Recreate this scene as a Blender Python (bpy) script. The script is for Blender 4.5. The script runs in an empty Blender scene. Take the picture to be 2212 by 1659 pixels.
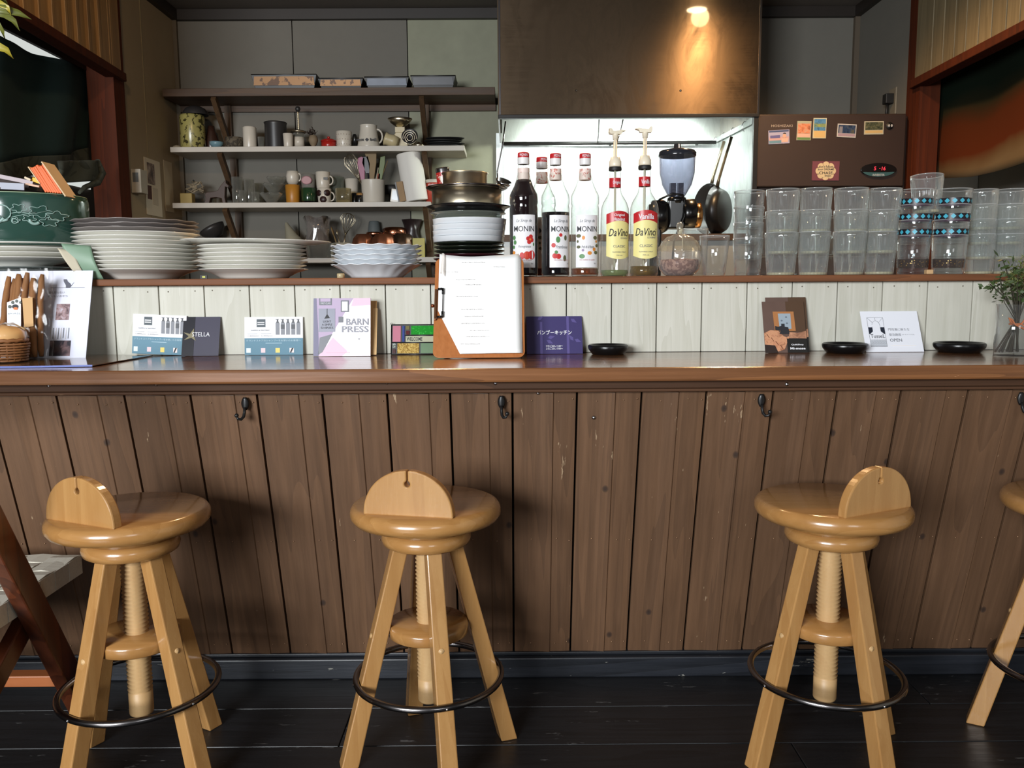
import bpy, bmesh, math, random
from mathutils import Vector, Matrix, Euler
PI = math.pi
S = bpy.context.scene
COL = S.collection
random.seed(7)

# ------------------------------------------------------------------ camera
F = 1790.0
PITCH, YAW, ROLL = math.radians(6.736), math.radians(0.188), math.radians(-0.3575)
CAM = Vector((0, 0, 0.896))
_f = Vector((math.sin(YAW) * math.cos(PITCH), math.cos(YAW) * math.cos(PITCH), -math.sin(PITCH)))
_r = Vector((math.cos(YAW), -math.sin(YAW), 0))
_u = _r.cross(_f)
RT = math.cos(ROLL) * _r + math.sin(ROLL) * _u
UP = -math.sin(ROLL) * _r + math.cos(ROLL) * _u
cam = bpy.data.cameras.new('camera')
camo = bpy.data.objects.new('camera', cam)
COL.objects.link(camo)
m = Matrix((RT, UP, -_f)).transposed().to_4x4()
m.translation = CAM
camo.matrix_world = m
cam.sensor_width = 36.0
cam.lens = F / 2212 * 36.0
cam.clip_start = 0.02
S.camera = camo

def ray(u, v):
    return (u - 1106) / F * RT - (v - 829.5) / F * UP + _f
def at(u, v, Y):
    d = ray(u, v); return CAM + d * (Y / d.y)
def atz(u, v, z):
    d = ray(u, v); return CAM + d * ((z - CAM.z) / d.z)
def atx(u, v, X):
    d = ray(u, v); return CAM + d * (X / d.x)
def px(n, Y):                      # metres covered by n pixels at depth Y
    return n * Y / F * 0.998

# ------------------------------------------------------------------ light
S.view_settings.view_transform = 'Standard'
S.view_settings.look = 'None'
S.view_settings.gamma = 1.0
S.view_settings.use_curve_mapping = False
S.view_settings.exposure = 0.0
W = bpy.data.worlds.new('world'); S.world = W; W.use_nodes = True
W.node_tree.nodes['Background'].inputs[0].default_value = (0.80, 0.88, 1.0, 1)
W.node_tree.nodes['Background'].inputs[1].default_value = 0.06

def area(name, loc, target, sx, sy, power, color, spread=None):
    l = bpy.data.lights.new(name, 'AREA'); l.shape = 'RECTANGLE'; l.size = sx; l.size_y = sy
    l.energy = power; l.color = color
    if spread: l.spread = math.radians(spread)
    o = bpy.data.objects.new(name, l); COL.objects.link(o); o.location = loc
    o.rotation_euler = (Vector(target) - Vector(loc)).to_track_quat('-Z', 'Y').to_euler()
    return o
def spot(name, loc, target, power, color, size=60, blend=0.6, radius=0.03):
    l = bpy.data.lights.new(name, 'SPOT'); l.energy = power; l.color = color
    l.spot_size = math.radians(size); l.spot_blend = blend; l.shadow_soft_size = radius
    o = bpy.data.objects.new(name, l); COL.objects.link(o); o.location = loc
    o.rotation_euler = (Vector(target) - Vector(loc)).to_track_quat('-Z', 'Y').to_euler()
    return o
# daylight from the shop window behind the camera
area('window_daylight', (-1.85, -2.4, 1.5), (0.1, 1.9, 0.75), 1.6, 1.0, 260, (0.93, 0.97, 1.0))
area('window_daylight_side', (1.2, -2.4, 1.7), (0.2, 2.0, 0.75), 0.9, 0.9, 16, (0.95, 0.98, 1.0))
# fluorescent tube inside the cooker hood
area('hood_light', (0.62, 4.10, 1.70), (0.62, 4.3, 1.2), 0.75, 0.12, 17, (0.93, 1.0, 0.93))
_pl = bpy.data.lights.new('hood_tube_glow', 'POINT'); _pl.energy = 7; _pl.color = (0.93, 1.0, 0.90); _pl.shadow_soft_size = 0.04
_po = bpy.data.objects.new('hood_tube_glow', _pl); COL.objects.link(_po); _po.location = (0.22, 4.08, 1.66)
# warm ceiling spots over the kitchen side of the bar
spot('kitchen_spot_light', (0.985, 3.05, 2.25), (0.985, 3.15, 0.0), 95, (1.0, 0.62, 0.30), 150, 0.8, 0.045)
spot('counter_spot_light', (-0.30, 2.75, 2.25), (-0.45, 2.3, 0.0), 42, (1.0, 0.62, 0.30), 110, 0.7, 0.045)
spot('side_spot_light', (-0.95, 1.7, 2.26), (-1.75, 2.9, 2.0), 30, (1.0, 0.66, 0.36), 100, 0.9, 0.04)

S.cycles.use_denoising = True
S.cycles.sample_clamp_indirect = 4.0
S.cycles.max_bounces = 10
S.cycles.transparent_max_bounces = 40
S.cycles.caustics_reflective = False
S.cycles.caustics_refractive = False

# ------------------------------------------------------------------ materials
MATS = {}
def newmat(name):
    mt = bpy.data.materials.new(name); mt.use_nodes = True
    nt = mt.node_tree; nt.nodes.clear()
    out = nt.nodes.new('ShaderNodeOutputMaterial')
    return mt, nt, out
def node(nt, typ, props=None, **inp):
    n = nt.nodes.new(typ)
    for k, v in (props or {}).items(): setattr(n, k, v)
    for k, v in inp.items():
        key = int(k[1:]) if k[0] == 'i' and k[1:].isdigit() else k.replace('_', ' ')
        s = n.inputs[key]
        if isinstance(v, bpy.types.NodeSocket): nt.links.new(v, s)
        else: s.default_value = v
    return n
def c4(c): return (c[0], c[1], c[2], 1)
def srgb(r, g, b):
    f = lambda x: (x / 255 / 12.92) if x / 255 <= 0.04045 else ((x / 255 + 0.055) / 1.055) ** 2.4
    return (f(r), f(g), f(b))
def ramp(nt, fac, stops):
    r = nt.nodes.new('ShaderNodeValToRGB'); nt.links.new(fac, r.inputs[0])
    el = r.color_ramp.elements
    while len(el) > 1: el.remove(el[-1])
    el[0].position = stops[0][0]; el[0].color = c4(stops[0][1])
    for p, c in stops[1:]:
        e = el.new(p); e.color = c4(c)
    return r.outputs[0]
def mixc(nt, fac, a, b, blend='MIX'):
    n = nt.nodes.new('ShaderNodeMix'); n.data_type = 'RGBA'; n.blend_type = blend
    for s, v in ((0, fac), (6, a), (7, b)):
        if isinstance(v, bpy.types.NodeSocket): nt.links.new(v, n.inputs[s])
        else: n.inputs[s].default_value = v if s == 0 else c4(v)
    return n.outputs[2]
def math_(nt, op, a, b=0.0, clamp=False):
    n = nt.nodes.new('ShaderNodeMath'); n.operation = op; n.use_clamp = clamp
    for s, v in ((0, a), (1, b)):
        if isinstance(v, bpy.types.NodeSocket): nt.links.new(v, n.inputs[s])
        else: n.inputs[s].default_value = v
    return n.outputs[0]
def bsdf(nt, out, color, rough=0.5, metal=0.0, spec=0.5, bump=None, bs=0.2, bd=0.002, **kw):
    b = nt.nodes.new('ShaderNodeBsdfPrincipled')
    for k, v in (('Base Color', color), ('Roughness', rough), ('Metallic', metal), ('Specular IOR Level', spec)):
        if isinstance(v, bpy.types.NodeSocket): nt.links.new(v, b.inputs[k])
        else: b.inputs[k].default_value = c4(v) if k == 'Base Color' else v
    for k, v in kw.items(): b.inputs[k.replace('_', ' ')].default_value = v
    if bump is not None:
        bn = nt.nodes.new('ShaderNodeBump'); bn.inputs['Strength'].default_value = bs
        bn.inputs['Distance'].default_value = bd
        nt.links.new(bump, bn.inputs['Height']); nt.links.new(bn.outputs[0], b.inputs['Normal'])
    nt.links.new(b.outputs[0], out.inputs[0])
    return b
def coords(nt, scale=(1, 1, 1), rnd=True):
    tc = nt.nodes.new('ShaderNodeTexCoord')
    v = tc.outputs['Object']
    if rnd:
        oi = nt.nodes.new('ShaderNodeObjectInfo')
        s = node(nt, 'ShaderNodeVectorMath', {'operation': 'SCALE'}, i0=(7.3, 5.1, 9.7)); nt.links.new(oi.outputs['Random'], s.inputs[3])
        a = node(nt, 'ShaderNodeVectorMath', {'operation': 'ADD'}, i0=v, i1=s.outputs[0]); v = a.outputs[0]
    mp = node(nt, 'ShaderNodeMapping', None, Vector=v, Scale=scale)
    return mp.outputs[0]
def noise(nt, vec, scale, detail=4, rough=0.55, dist=0.0):
    return node(nt, 'ShaderNodeTexNoise', None, Vector=vec, Scale=scale, Detail=detail, Roughness=rough, Distortion=dist).outputs[0]

def plain(name, col, rough=0.5, metal=0.0, spec=0.5, var=0.0, **kw):
    if name in MATS: return MATS[name]
    mt, nt, out = newmat(name)
    c = col
    v = coords(nt)
    nz = noise(nt, v, 14, 5)
    if var: c = mixc(nt, math_(nt, 'MULTIPLY', nz, var * 2), col, tuple(x * 0.45 for x in col))
    bsdf(nt, out, c, rough, metal, spec, **kw)
    MATS[name] = mt
    return mt

def wood(name, c1, c2, axis='z', freq=30.0, stretch=0.06, rough=0.5, bstr=0.3, knots=0.0, knotc=None, chips=0.0, chipc=(0.6, 0.5, 0.38), rings=0.35, hue=0.12, spec=0.5, coat=0.0, knotsc=3.2):
    if name in MATS: return MATS[name]
    mt, nt, out = newmat(name)
    sc = {'x': (stretch, 1, 1), 'y': (1, stretch, 1), 'z': (1, 1, stretch)}[axis]
    v = coords(nt, sc)
    big = noise(nt, v, freq * 0.22, 3, 0.5, 1.4)
    fine = noise(nt, v, freq * 3.2, 6, 0.65, 0.3)
    wv = math_(nt, 'FRACT', math_(nt, 'MULTIPLY', big, 9.0))
    wv = math_(nt, 'MULTIPLY', wv, rings)
    t = math_(nt, 'ADD', math_(nt, 'MULTIPLY', fine, 0.75), wv)
    col = ramp(nt, t, [(0.15, c2), (0.75, c1)])
    oi = nt.nodes.new('ShaderNodeObjectInfo')
    k = math_(nt, 'ADD', math_(nt, 'MULTIPLY', oi.outputs['Random'], hue * 2), 1 - hue)
    hsv = nt.nodes.new('ShaderNodeHueSaturation'); nt.links.new(k, hsv.inputs['Value']); nt.links.new(col, hsv.inputs['Color'])
    col = hsv.outputs[0]
    big2 = noise(nt, coords(nt), 3.5, 3)
    col = mixc(nt, math_(nt, 'MULTIPLY', big2, 0.35), col, tuple(x * 0.5 for x in c2))
    if knots:
        sp = nt.nodes.new('ShaderNodeSeparateXYZ'); nt.links.new(coords(nt, (1, 1, 0.75)), sp.inputs[0])
        cb = nt.nodes.new('ShaderNodeCombineXYZ'); nt.links.new(sp.outputs[0], cb.inputs[0]); nt.links.new(sp.outputs[2], cb.inputs[1])
        vo = node(nt, 'ShaderNodeTexVoronoi', {'voronoi_dimensions': '2D'}, Vector=cb.outputs[0], Scale=knotsc, Randomness=1.0)
        d = math_(nt, 'DIVIDE', vo.outputs['Distance'], knots)
        kf = math_(nt, 'SUBTRACT', 1.0, math_(nt, 'POWER', d, 3.0), True)
        col = mixc(nt, math_(nt, 'MULTIPLY', kf, 0.75), col, knotc or tuple(x * 0.3 for x in c2))
    if chips:
        cn = noise(nt, coords(nt, {'x': (0.18, 1, 1), 'y': (1, 0.18, 1), 'z': (1, 1, 0.18)}[axis]), 60, 4, 0.7)
        m2 = noise(nt, coords(nt), 5, 2)
        f = ramp(nt, math_(nt, 'ADD', cn, math_(nt, 'MULTIPLY', m2, 0.35)), [(0.905 - chips * 0.1, (0, 0, 0)), (0.925 - chips * 0.1, (1, 1, 1))])
        col = mixc(nt, f, col, chipc)
    rr = math_(nt, 'ADD', math_(nt, 'MULTIPLY', fine, 0.25), rough - 0.12)
    bsdf(nt, out, col, rr, 0, spec, bump=t, bs=bstr, bd=0.0015, Coat_Weight=coat, Coat_Roughness=0.12)
    MATS[name] = mt
    return mt

M_BROWN = wood('brown_painted_wood', srgb(120, 88, 63), srgb(85, 62, 45), 'z', 26, 0.05, 0.52, 0.35, knots=0.030, knotc=srgb(34, 29, 30), chips=0.16, chipc=srgb(165, 140, 112), rings=0.22, hue=0.12, knotsc=4.2)
M_BROWNX = wood('brown_moulding_wood', srgb(92, 64, 46), srgb(62, 43, 32), 'x', 26, 0.03, 0.6, 0.3, spec=0.15, chips=0.1, chipc=srgb(150, 120, 95))
M_TOP = wood('varnished_counter_wood', srgb(156, 104, 64), srgb(96, 62, 40), 'x', 24, 0.03, 0.24, 0.04, chips=0.10, chipc=srgb(176, 130, 92), rings=0.25, coat=0.6)
M_SHELF = wood('ledge_wood', srgb(142, 90, 58), srgb(92, 60, 42), 'x', 26, 0.04, 0.55, 0.25, rings=0.25, spec=0.2)
M_WHITEP = wood('white_washed_boards', srgb(220, 218, 206), srgb(196, 194, 178), 'z', 34, 0.05, 0.6, 0.3, knots=0.018, knotc=srgb(120, 118, 104), rings=0.3, hue=0.03, knotsc=2.5)
M_FLOOR = wood('black_painted_floor', srgb(32, 33, 36), srgb(15, 16, 18), 'x', 30, 0.06, 0.42, 0.55, chips=0.6, chipc=srgb(92, 92, 92), rings=0.3, hue=0.15)
M_SKIRT = wood('black_painted_skirting', srgb(40, 43, 50), srgb(20, 22, 26), 'x', 30, 0.04, 0.38, 0.5, chips=0.22, chipc=srgb(150, 148, 140))
M_HONEY = wood('honey_varnished_wood', srgb(194, 148, 92), srgb(166, 118, 66), 'z', 16, 0.08, 0.26, 0.05, rings=0.2, coat=0.5, hue=0.05)
M_HONEYX = wood('honey_varnished_seat_wood', srgb(188, 140, 84), srgb(160, 112, 60), 'x', 16, 0.08, 0.24, 0.04, rings=0.2, coat=0.6, hue=0.04)
M_SCREW = wood('pale_turned_wood', srgb(220, 184, 132), srgb(196, 154, 104), 'z', 16, 0.3, 0.45, 0.05, rings=0.1)
M_KWOOD = wood('dark_kitchen_wood', srgb(90, 64, 40), srgb(62, 43, 28), 'x', 22, 0.05, 0.55, 0.2)
M_KWOODZ = wood('bracket_wood', srgb(92, 68, 44), srgb(66, 47, 30), 'z', 22, 0.05, 0.6, 0.2)
M_POST = wood('red_brown_post_wood', srgb(88, 38, 16), srgb(56, 24, 10), 'z', 22, 0.05, 0.7, 0.2, spec=0.2)
M_SLATL = wood('golden_slat_wood', srgb(176, 138, 88), srgb(140, 104, 62), 'z', 26, 0.05, 0.5, 0.2)
M_SLATR = wood('grey_slat_wood', srgb(130, 116, 88), srgb(104, 92, 68), 'z', 26, 0.05, 0.5, 0.2)
M_CHAIR = wood('mahogany_chair_wood', srgb(104, 52, 28), srgb(56, 26, 15), 'z', 20, 0.06, 0.35, 0.1, coat=0.3)
M_WALLK = plain('kitchen_wall_paint', srgb(114, 110, 101), 0.75, var=0.10)
M_WALLS = plain('cream_side_wall', srgb(164, 146, 118), 0.75, var=0.10)
M_WALLG = plain('greasy_wall_hood_glow', srgb(150, 150, 126), 0.6, var=0.25)  # mottled grease; hood light's yellow-green spill also put into the base colour
M_CEIL = plain('ceiling_paint', srgb(120, 112, 104), 0.8, var=0.1)
M_DTRIM = plain('dark_trim_wood', srgb(40, 32, 26), 0.5, var=0.2)
M_WSHELF = plain('white_shelf_laminate', srgb(192, 184, 172), 0.45, var=0.06)
M_CER = plain('white_porcelain', srgb(232, 230, 222), 0.12, spec=0.6)
M_CERG = plain('grey_glazed_plate', srgb(150, 142, 138), 0.2, spec=0.6, var=0.25)
M_CERW = plain('cool_white_porcelain', srgb(230, 234, 238), 0.1, spec=0.6)
M_DPLATE = plain('dark_green_lacquer', srgb(28, 34, 26), 0.2, var=0.2)
M_DPLATER = plain('dark_maroon_lacquer', srgb(52, 22, 28), 0.2, var=0.2)
M_CHROME = plain('chrome', srgb(186, 186, 190), 0.16, 1.0)
M_DCHROME = plain('dark_nickel', srgb(120, 116, 116), 0.22, 1.0)
M_STEELP = plain('pot_steel', srgb(222, 210, 184), 0.3, 1.0, var=0.05)
M_BLACK = plain('black_gloss', srgb(16, 16, 17), 0.22)
M_BLACKM = plain('black_matte', srgb(24, 23, 22), 0.55, var=0.2)
M_IRON = plain('black_iron', srgb(34, 33, 33), 0.35, 0.3)
M_WPLASTIC = plain('cream_plastic', srgb(236, 224, 200), 0.35)
M_PAPER = plain('white_paper', srgb(246, 246, 250), 0.7)
M_PAPERC = plain('cream_paper', srgb(244, 236, 228), 0.7)
M_RED = plain('red_print', srgb(190, 34, 40), 0.35)
M_ORANGE = plain('orange_tie', srgb(214, 122, 66), 0.6)
M_INK = plain('dark_ink', srgb(38, 38, 42), 0.6)
M_GREYINK = plain('grey_ink', srgb(120, 122, 128), 0.6)
M_WHITEINK = plain('white_ink', srgb(240, 240, 245), 0.6)
M_GAP = plain('shadow_backing', srgb(26, 20, 16), 0.9)

def brushed(name, col, rough=0.25, axis='x', smear=0.0, aniso=0.0, metal=1.0):
    mt, nt, out = newmat(name)
    sc = {'x': (0.02, 1, 1), 'z': (1, 1, 0.02)}[axis]
    fine = noise(nt, coords(nt, sc, False), 260, 3)
    c = col; r = math_(nt, 'ADD', math_(nt, 'MULTIPLY', fine, 0.12), rough - 0.06)
    if smear:
        v = coords(nt, (1.0, 1, 0.45), False)
        sm = noise(nt, v, 9, 7, 0.7, 1.6)
        smf = ramp(nt, sm, [(0.42, (0, 0, 0)), (0.62, (1, 1, 1))])
        c = mixc(nt, math_(nt, 'MULTIPLY', smf, smear), col, tuple(x * 0.5 for x in col))
        r = math_(nt, 'ADD', r, math_(nt, 'MULTIPLY', smf, 0.10))
    b = bsdf(nt, out, c, r, metal, 0.5, bump=fine, bs=0.12 if not aniso else 0.02, bd=0.0006)
    b.inputs['Anisotropic'].default_value = aniso
    if aniso:
        tg = node(nt, 'ShaderNodeTangent', {'direction_type': 'RADIAL', 'axis': 'X'})
        nt.links.new(tg.outputs[0], b.inputs['Tangent'])
    MATS[name] = mt
    return mt
M_HOOD = brushed('smeared_stainless_steel', srgb(98, 82, 65), 0.31, 'x', 0.5, 0.7)
_hb = M_HOOD.node_tree.nodes['Principled BSDF']; _hb.inputs['Coat Weight'].default_value = 0.8; _hb.inputs['Coat Roughness'].default_value = 0.05
M_STEEL = brushed('wall_stainless_steel', srgb(206, 212, 210), 0.38, 'z', 0.4, 0.0, 0.75)

def glass(name, tint=(0.93, 0.95, 0.95), edge=0.75, milk=0.08, rough=0.04, ior=1.45):
    """thin-walled glass: clear when faced, mirror-like and greyer at the edges"""
    if name in MATS: return MATS[name]
    mt, nt, out = newmat(name)
    tr = node(nt, 'ShaderNodeBsdfTransparent', None, Color=c4(tint))
    gl = node(nt, 'ShaderNodeBsdfGlossy', None, Color=(1, 1, 1, 1), Roughness=rough)
    df = node(nt, 'ShaderNodeBsdfDiffuse', None, Color=c4(tuple(min(1, x * 0.9) for x in tint)))
    lw = node(nt, 'ShaderNodeLayerWeight', None, Blend=0.5)
    f0 = ((ior - 1) / (ior + 1)) ** 2
    fr = math_(nt, 'ADD', math_(nt, 'MULTIPLY', math_(nt, 'POWER', lw.outputs[1], 4.0), 1 - f0), f0)
    eg = math_(nt, 'POWER', lw.outputs[1], 2.2)
    m1 = nt.nodes.new('ShaderNodeMixShader'); nt.links.new(math_(nt, 'ADD', math_(nt, 'MULTIPLY', eg, edge * 0.6), milk, True), m1.inputs[0])
    nt.links.new(tr.outputs[0], m1.inputs[1]); nt.links.new(df.outputs[0], m1.inputs[2])
    m2 = nt.nodes.new('ShaderNodeMixShader'); nt.links.new(math_(nt, 'MULTIPLY', fr, 1.3, True), m2.inputs[0])
    nt.links.new(m1.outputs[0], m2.inputs[1]); nt.links.new(gl.outputs[0], m2.inputs[2])
    nt.links.new(m2.outputs[0], out.inputs[0])
    MATS[name] = mt
    return mt
G_CLEAR = glass('clear_glass', (0.97, 0.98, 0.98), 0.45, 0.01)
G_BOTTLE = glass('bottle_glass', (0.96, 0.98, 0.965), 0.55, 0.0)
G_RIB = glass('ribbed_tumbler_glass', (0.94, 0.955, 0.95), 0.8, 0.05, 0.05)
G_SMOKE = glass('smoky_plastic', (0.50, 0.51, 0.60), 0.8, 0.05)
G_BAG = glass('cellophane', (0.985, 0.98, 0.97), 0.12, 0.0, 0.14, 1.25)
G_AMBER = glass('amber_cut_glass', (0.86, 0.80, 0.68), 0.9, 0.12, 0.08)
G_DARK = glass('dim_glass', (0.80, 0.80, 0.76), 0.8, 0.06)
G_LAM = glass('plastic_sleeve', (0.99, 0.99, 1.0), 0.1, 0.0, 0.10, 1.25)

def emit(name, col, power):
    mt, nt, out = newmat(name)
    e = node(nt, 'ShaderNodeEmission', None, Color=c4(col), Strength=power); nt.links.new(e.outputs[0], out.inputs[0])
    MATS[name] = mt
    return mt

def speckle(name, base, spot_, scale=40, thr=0.5, rough=0.35):
    mt, nt, out = newmat(name)
    n = noise(nt, coords(nt), scale, 3, 0.6)
    c = ramp(nt, n, [(thr - 0.02, base), (thr + 0.02, spot_)])
    bsdf(nt, out, c, rough); MATS[name] = mt
    return mt
def photo(name, cols, scale=18, rough=0.4):
    """a printed picture, too blurred in the photograph to read: soft patches of its colours"""
    mt, nt, out = newmat(name)
    n = noise(nt, coords(nt), scale, 4, 0.6, 0.6)
    k = len(cols)
    c = ramp(nt, n, [(0.32 + 0.36 * i / max(1, k - 1), cols[i]) for i in range(k)])
    bsdf(nt, out, c, rough); MATS[name] = mt
    return mt

# ------------------------------------------------------------------ mesh building
class B:
    def __init__(s): s.v = []; s.f = []; s.m = []; s.sm = []
    def add(s, vs, fs, mi=0, smooth=False, M=None):
        o = len(s.v)
        s.v += [tuple(M @ Vector(p)) for p in vs] if M else [tuple(p) for p in vs]
        for f in fs: s.f.append(tuple(i + o for i in f)); s.m.append(mi); s.sm.append(smooth)
        return s
    def box(s, x0, x1, y0, y1, z0, z1, mi=0, M=None):
        vs = [(x, y, z) for z in (z0, z1) for y in (y0, y1) for x in (x0, x1)]
        return s.add(vs, [(0, 2, 3, 1), (4, 5, 7, 6), (0, 1, 5, 4), (2, 6, 7, 3), (0, 4, 6, 2), (1, 3, 7, 5)], mi, False, M)
    def lathe(s, prof, seg=32, mi=0, M=None, smooth=True, rfun=None, close=False):
        vs = []; fs = []
        n = len(prof)
        for i in range(seg):
            a = 2 * PI * i / seg
            for j, (r, z) in enumerate(prof):
                if rfun: r, z = rfun(a, r, z, j)
                vs.append((r * math.cos(a), r * math.sin(a), z))
        for i in range(seg):
            k = (i + 1) % seg
            for j in range(n - 1 + (1 if close else 0)):
                j2 = (j + 1) % n
                if prof[j][0] == 0 and prof[j2][0] == 0: continue
                if prof[j][0] == 0: fs.append((i * n + j, k * n + j2, i * n + j2))
                elif prof[j2][0] == 0: fs.append((i * n + j, k * n + j, i * n + j2))
                else: fs.append((i * n + j, k * n + j, k * n + j2, i * n + j2))
        return s.add(vs, fs, mi, smooth, M)
    def tube(s, pts, r, seg=8, mi=0, M=None, closed=False, cap=True):
        pts = [Vector(p) for p in pts]; n = len(pts)
        rr = r if isinstance(r, (list, tuple)) else [r] * n
        vs = []; fs = []; prev = None
        for i, p in enumerate(pts):
            if closed: t = pts[(i + 1) % n] - pts[i - 1]
            else: t = pts[min(i + 1, n - 1)] - pts[max(i - 1, 0)]
            t.normalize()
            if prev is None:
                a = Vector((0, 0, 1)) if abs(t.z) < 0.9 else Vector((1, 0, 0))
                x = t.cross(a).normalized()
            else: x = (prev - t * prev.dot(t)).normalized()
            prev = x; y = t.cross(x)
            for k in range(seg):
                a = 2 * PI * k / seg
                vs.append(p + (x * math.cos(a) + y * math.sin(a)) * rr[i])
        for i in range(n if closed else n - 1):
            j = (i + 1) % n
            for k in range(seg):
                l = (k + 1) % seg
                fs.append((i * seg + k, i * seg + l, j * seg + l, j * seg + k))
        s.add(vs, fs, mi, True, M)
        if cap and not closed:
            o = len(s.v) - len(vs)
            s.f.append(tuple(o + k for k in range(seg))[::-1]); s.m.append(mi); s.sm.append(False)
            s.f.append(tuple(o + (n - 1) * seg + k for k in range(seg))); s.m.append(mi); s.sm.append(False)
        return s
    def prism(s, poly, y0, y1, mi=0, M=None):
        """polygon in x,z extruded along y"""
        n = len(poly)
        vs = [(x, y0, z) for x, z in poly] + [(x, y1, z) for x, z in poly]
        fs = [tuple(range(n)), tuple(range(n, 2 * n))[::-1]] + [(i, i + n, (i + 1) % n + n, (i + 1) % n) for i in range(n)]
        return s.add(vs, fs, mi, False, M)
    def beam(s, p, q, w, t, mi=0, up=(0, 0, 1)):
        """rectangular bar from p to q, w across, t deep"""
        p = Vector(p); q = Vector(q); d = q - p; L = d.length; d.normalize()
        x = Vector(up).cross(d)
        if x.length < 1e-4: x = Vector((1, 0, 0))
        x.normalize(); y = d.cross(x)
        M = Matrix((x, y, d)).transposed().to_4x4(); M.translation = p
        return s.box(-w / 2, w / 2, -t / 2, t / 2, 0, L, mi, M)
    def grid(s, fn, nu, nv, mi=0, M=None, smooth=True, thick=0.0):
        vs = [fn(i / nu, j / nv) for j in range(nv + 1) for i in range(nu + 1)]
        fs = [(j * (nu + 1) + i, j * (nu + 1) + i + 1, (j + 1) * (nu + 1) + i + 1, (j + 1) * (nu + 1) + i) for j in range(nv) for i in range(nu)]
        return s.add(vs, fs, mi, smooth, M)
    def build(s, name, mat, parent=None, loc=None, rot=None, bevel=0.0, sub=0, solid=0.0, recalc=True):
        me = bpy.data.meshes.new(name)
        me.from_pydata(s.v, [], s.f); me.validate()
        mats = mat if isinstance(mat, (list, tuple)) else [mat]
        for x in mats: me.materials.append(x)
        if len(me.polygons) == len(s.f):
            me.polygons.foreach_set('material_index', s.m)
            me.polygons.foreach_set('use_smooth', s.sm)
        me.update()
        if recalc:
            bm = bmesh.new(); bm.from_mesh(me); bmesh.ops.recalc_face_normals(bm, faces=bm.faces); bm.to_mesh(me); bm.free()
        o = bpy.data.objects.new(name, me); COL.objects.link(o)
        if parent: o.parent = parent
        if loc is not None: o.location = loc
        if rot is not None: o.rotation_euler = rot
        if solid:
            md = o.modifiers.new('thickness', 'SOLIDIFY'); md.thickness = solid; md.offset = 0
        if bevel:
            md = o.modifiers.new('bevel', 'BEVEL'); md.width = bevel; md.segments = 2; md.limit_method = 'ANGLE'; md.angle_limit = math.radians(40)
        if sub:
            md = o.modifiers.new('sub', 'SUBSURF'); md.levels = sub; md.render_levels = sub
        return o

def thing(name, label, cat, loc=(0, 0, 0), rot=(0, 0, 0), group=None):
    o = bpy.data.objects.new(name, None); COL.objects.link(o)
    o.location = loc; o.rotation_euler = rot; o.empty_display_size = 0.02
    o['label'] = label; o['category'] = cat
    if group: o['group'] = group
    return o
def tag(o, label=None, cat=None, group=None, kind=None):
    if label: o['label'] = label
    if cat: o['category'] = cat
    if group: o['group'] = group
    if kind: o['kind'] = kind
    return o
def copy_tree(o, loc=None, rot=None, label=None, parent=None):
    c = o.copy(); COL.objects.link(c)
    if parent: c.parent = parent
    if loc is not None: c.location = loc
    if rot is not None: c.rotation_euler = rot
    if label: c['label'] = label
    for ch in list(o.children): copy_tree(ch, parent=c)
    return c
ORD = ['bottom', 'second', 'third', 'fourth', 'fifth', 'sixth', 'seventh', 'eighth', 'ninth', 'tenth', 'eleventh', 'twelfth', 'thirteenth', 'fourteenth']
def nth(i, n):
    if i == 0: return 'lowest'
    if i == n - 1: return 'topmost'
    return ORD[i] + ' from the bottom'

_TXT = {}
def text_mesh(s, bold=0.0, shear=0.0):
    key = (s, bold, shear)
    if key in _TXT: return _TXT[key]
    cu = bpy.data.curves.new('lettering', 'FONT'); cu.body = s; cu.size = 1.0; cu.offset = bold; cu.shear = shear
    cu.resolution_u = 2
    o = bpy.data.objects.new('lettering_source', cu); COL.objects.link(o)
    dg = bpy.context.evaluated_depsgraph_get()
    me = bpy.data.meshes.new_from_object(o.evaluated_get(dg))
    vs = [tuple(v.co) for v in me.vertices]; fs = [tuple(p.vertices) for p in me.polygons]
    bpy.data.objects.remove(o); bpy.data.curves.remove(cu); bpy.data.meshes.remove(me)
    _TXT[key] = (vs, fs)
    return vs, fs
def lettering(s, parent, x, z, w, h, mat, y=-0.0006, bold=0.0, shear=0.0, wrap=None, name='lettering', rot=0.0):
    """flat print fitted into w x h with its lower left corner at x,z; wrap = radius of a bottle it runs round"""
    vs, fs = text_mesh(s, bold, shear)
    if not vs: return None
    xs = [p[0] for p in vs]; ys = [p[1] for p in vs]
    x0, x1, y0, y1 = min(xs), max(xs), min(ys), max(ys)
    out = []
    for p in vs:
        a = (p[0] - x0) / max(1e-6, x1 - x0) * w; b = (p[1] - y0) / max(1e-6, y1 - y0) * h
        if rot: a, b = a * math.cos(rot) - b * math.sin(rot), a * math.sin(rot) + b * math.cos(rot)
        a += x; b += z
        if wrap: out.append(((wrap + 0.0006) * math.sin(a / wrap), -(wrap + 0.0006) * math.cos(a / wrap), b))
        else: out.append((a, y, b))
    me = bpy.data.meshes.new(name); me.from_pydata(out, [], fs); me.materials.append(mat)
    o = bpy.data.objects.new(name, me); COL.objects.link(o); o.parent = parent
    return o

# ------------------------------------------------------------------ large structure
YW, YP, YC = 4.40, 2.0, 1.623            # kitchen back wall, white partition, counter front
Z_TOP = at(1106, 762.5, YP).z            # counter surface
Z_TOPB = at(1106, 826.5, YC).z
Z_LED = at(1106, 598.0, 1.975).z         # upper ledge surface
Z_LEDB = at(1106, 612.5, 1.975).z
Z_CEIL = at(1106, 21, YW).z
XL, XR = at(388, 300, YW).x, at(1850, 150, YW).x
YLF, YRF = 3.72, 3.80

def struct(o, kind='structure'): o['kind'] = kind; return o
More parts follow.
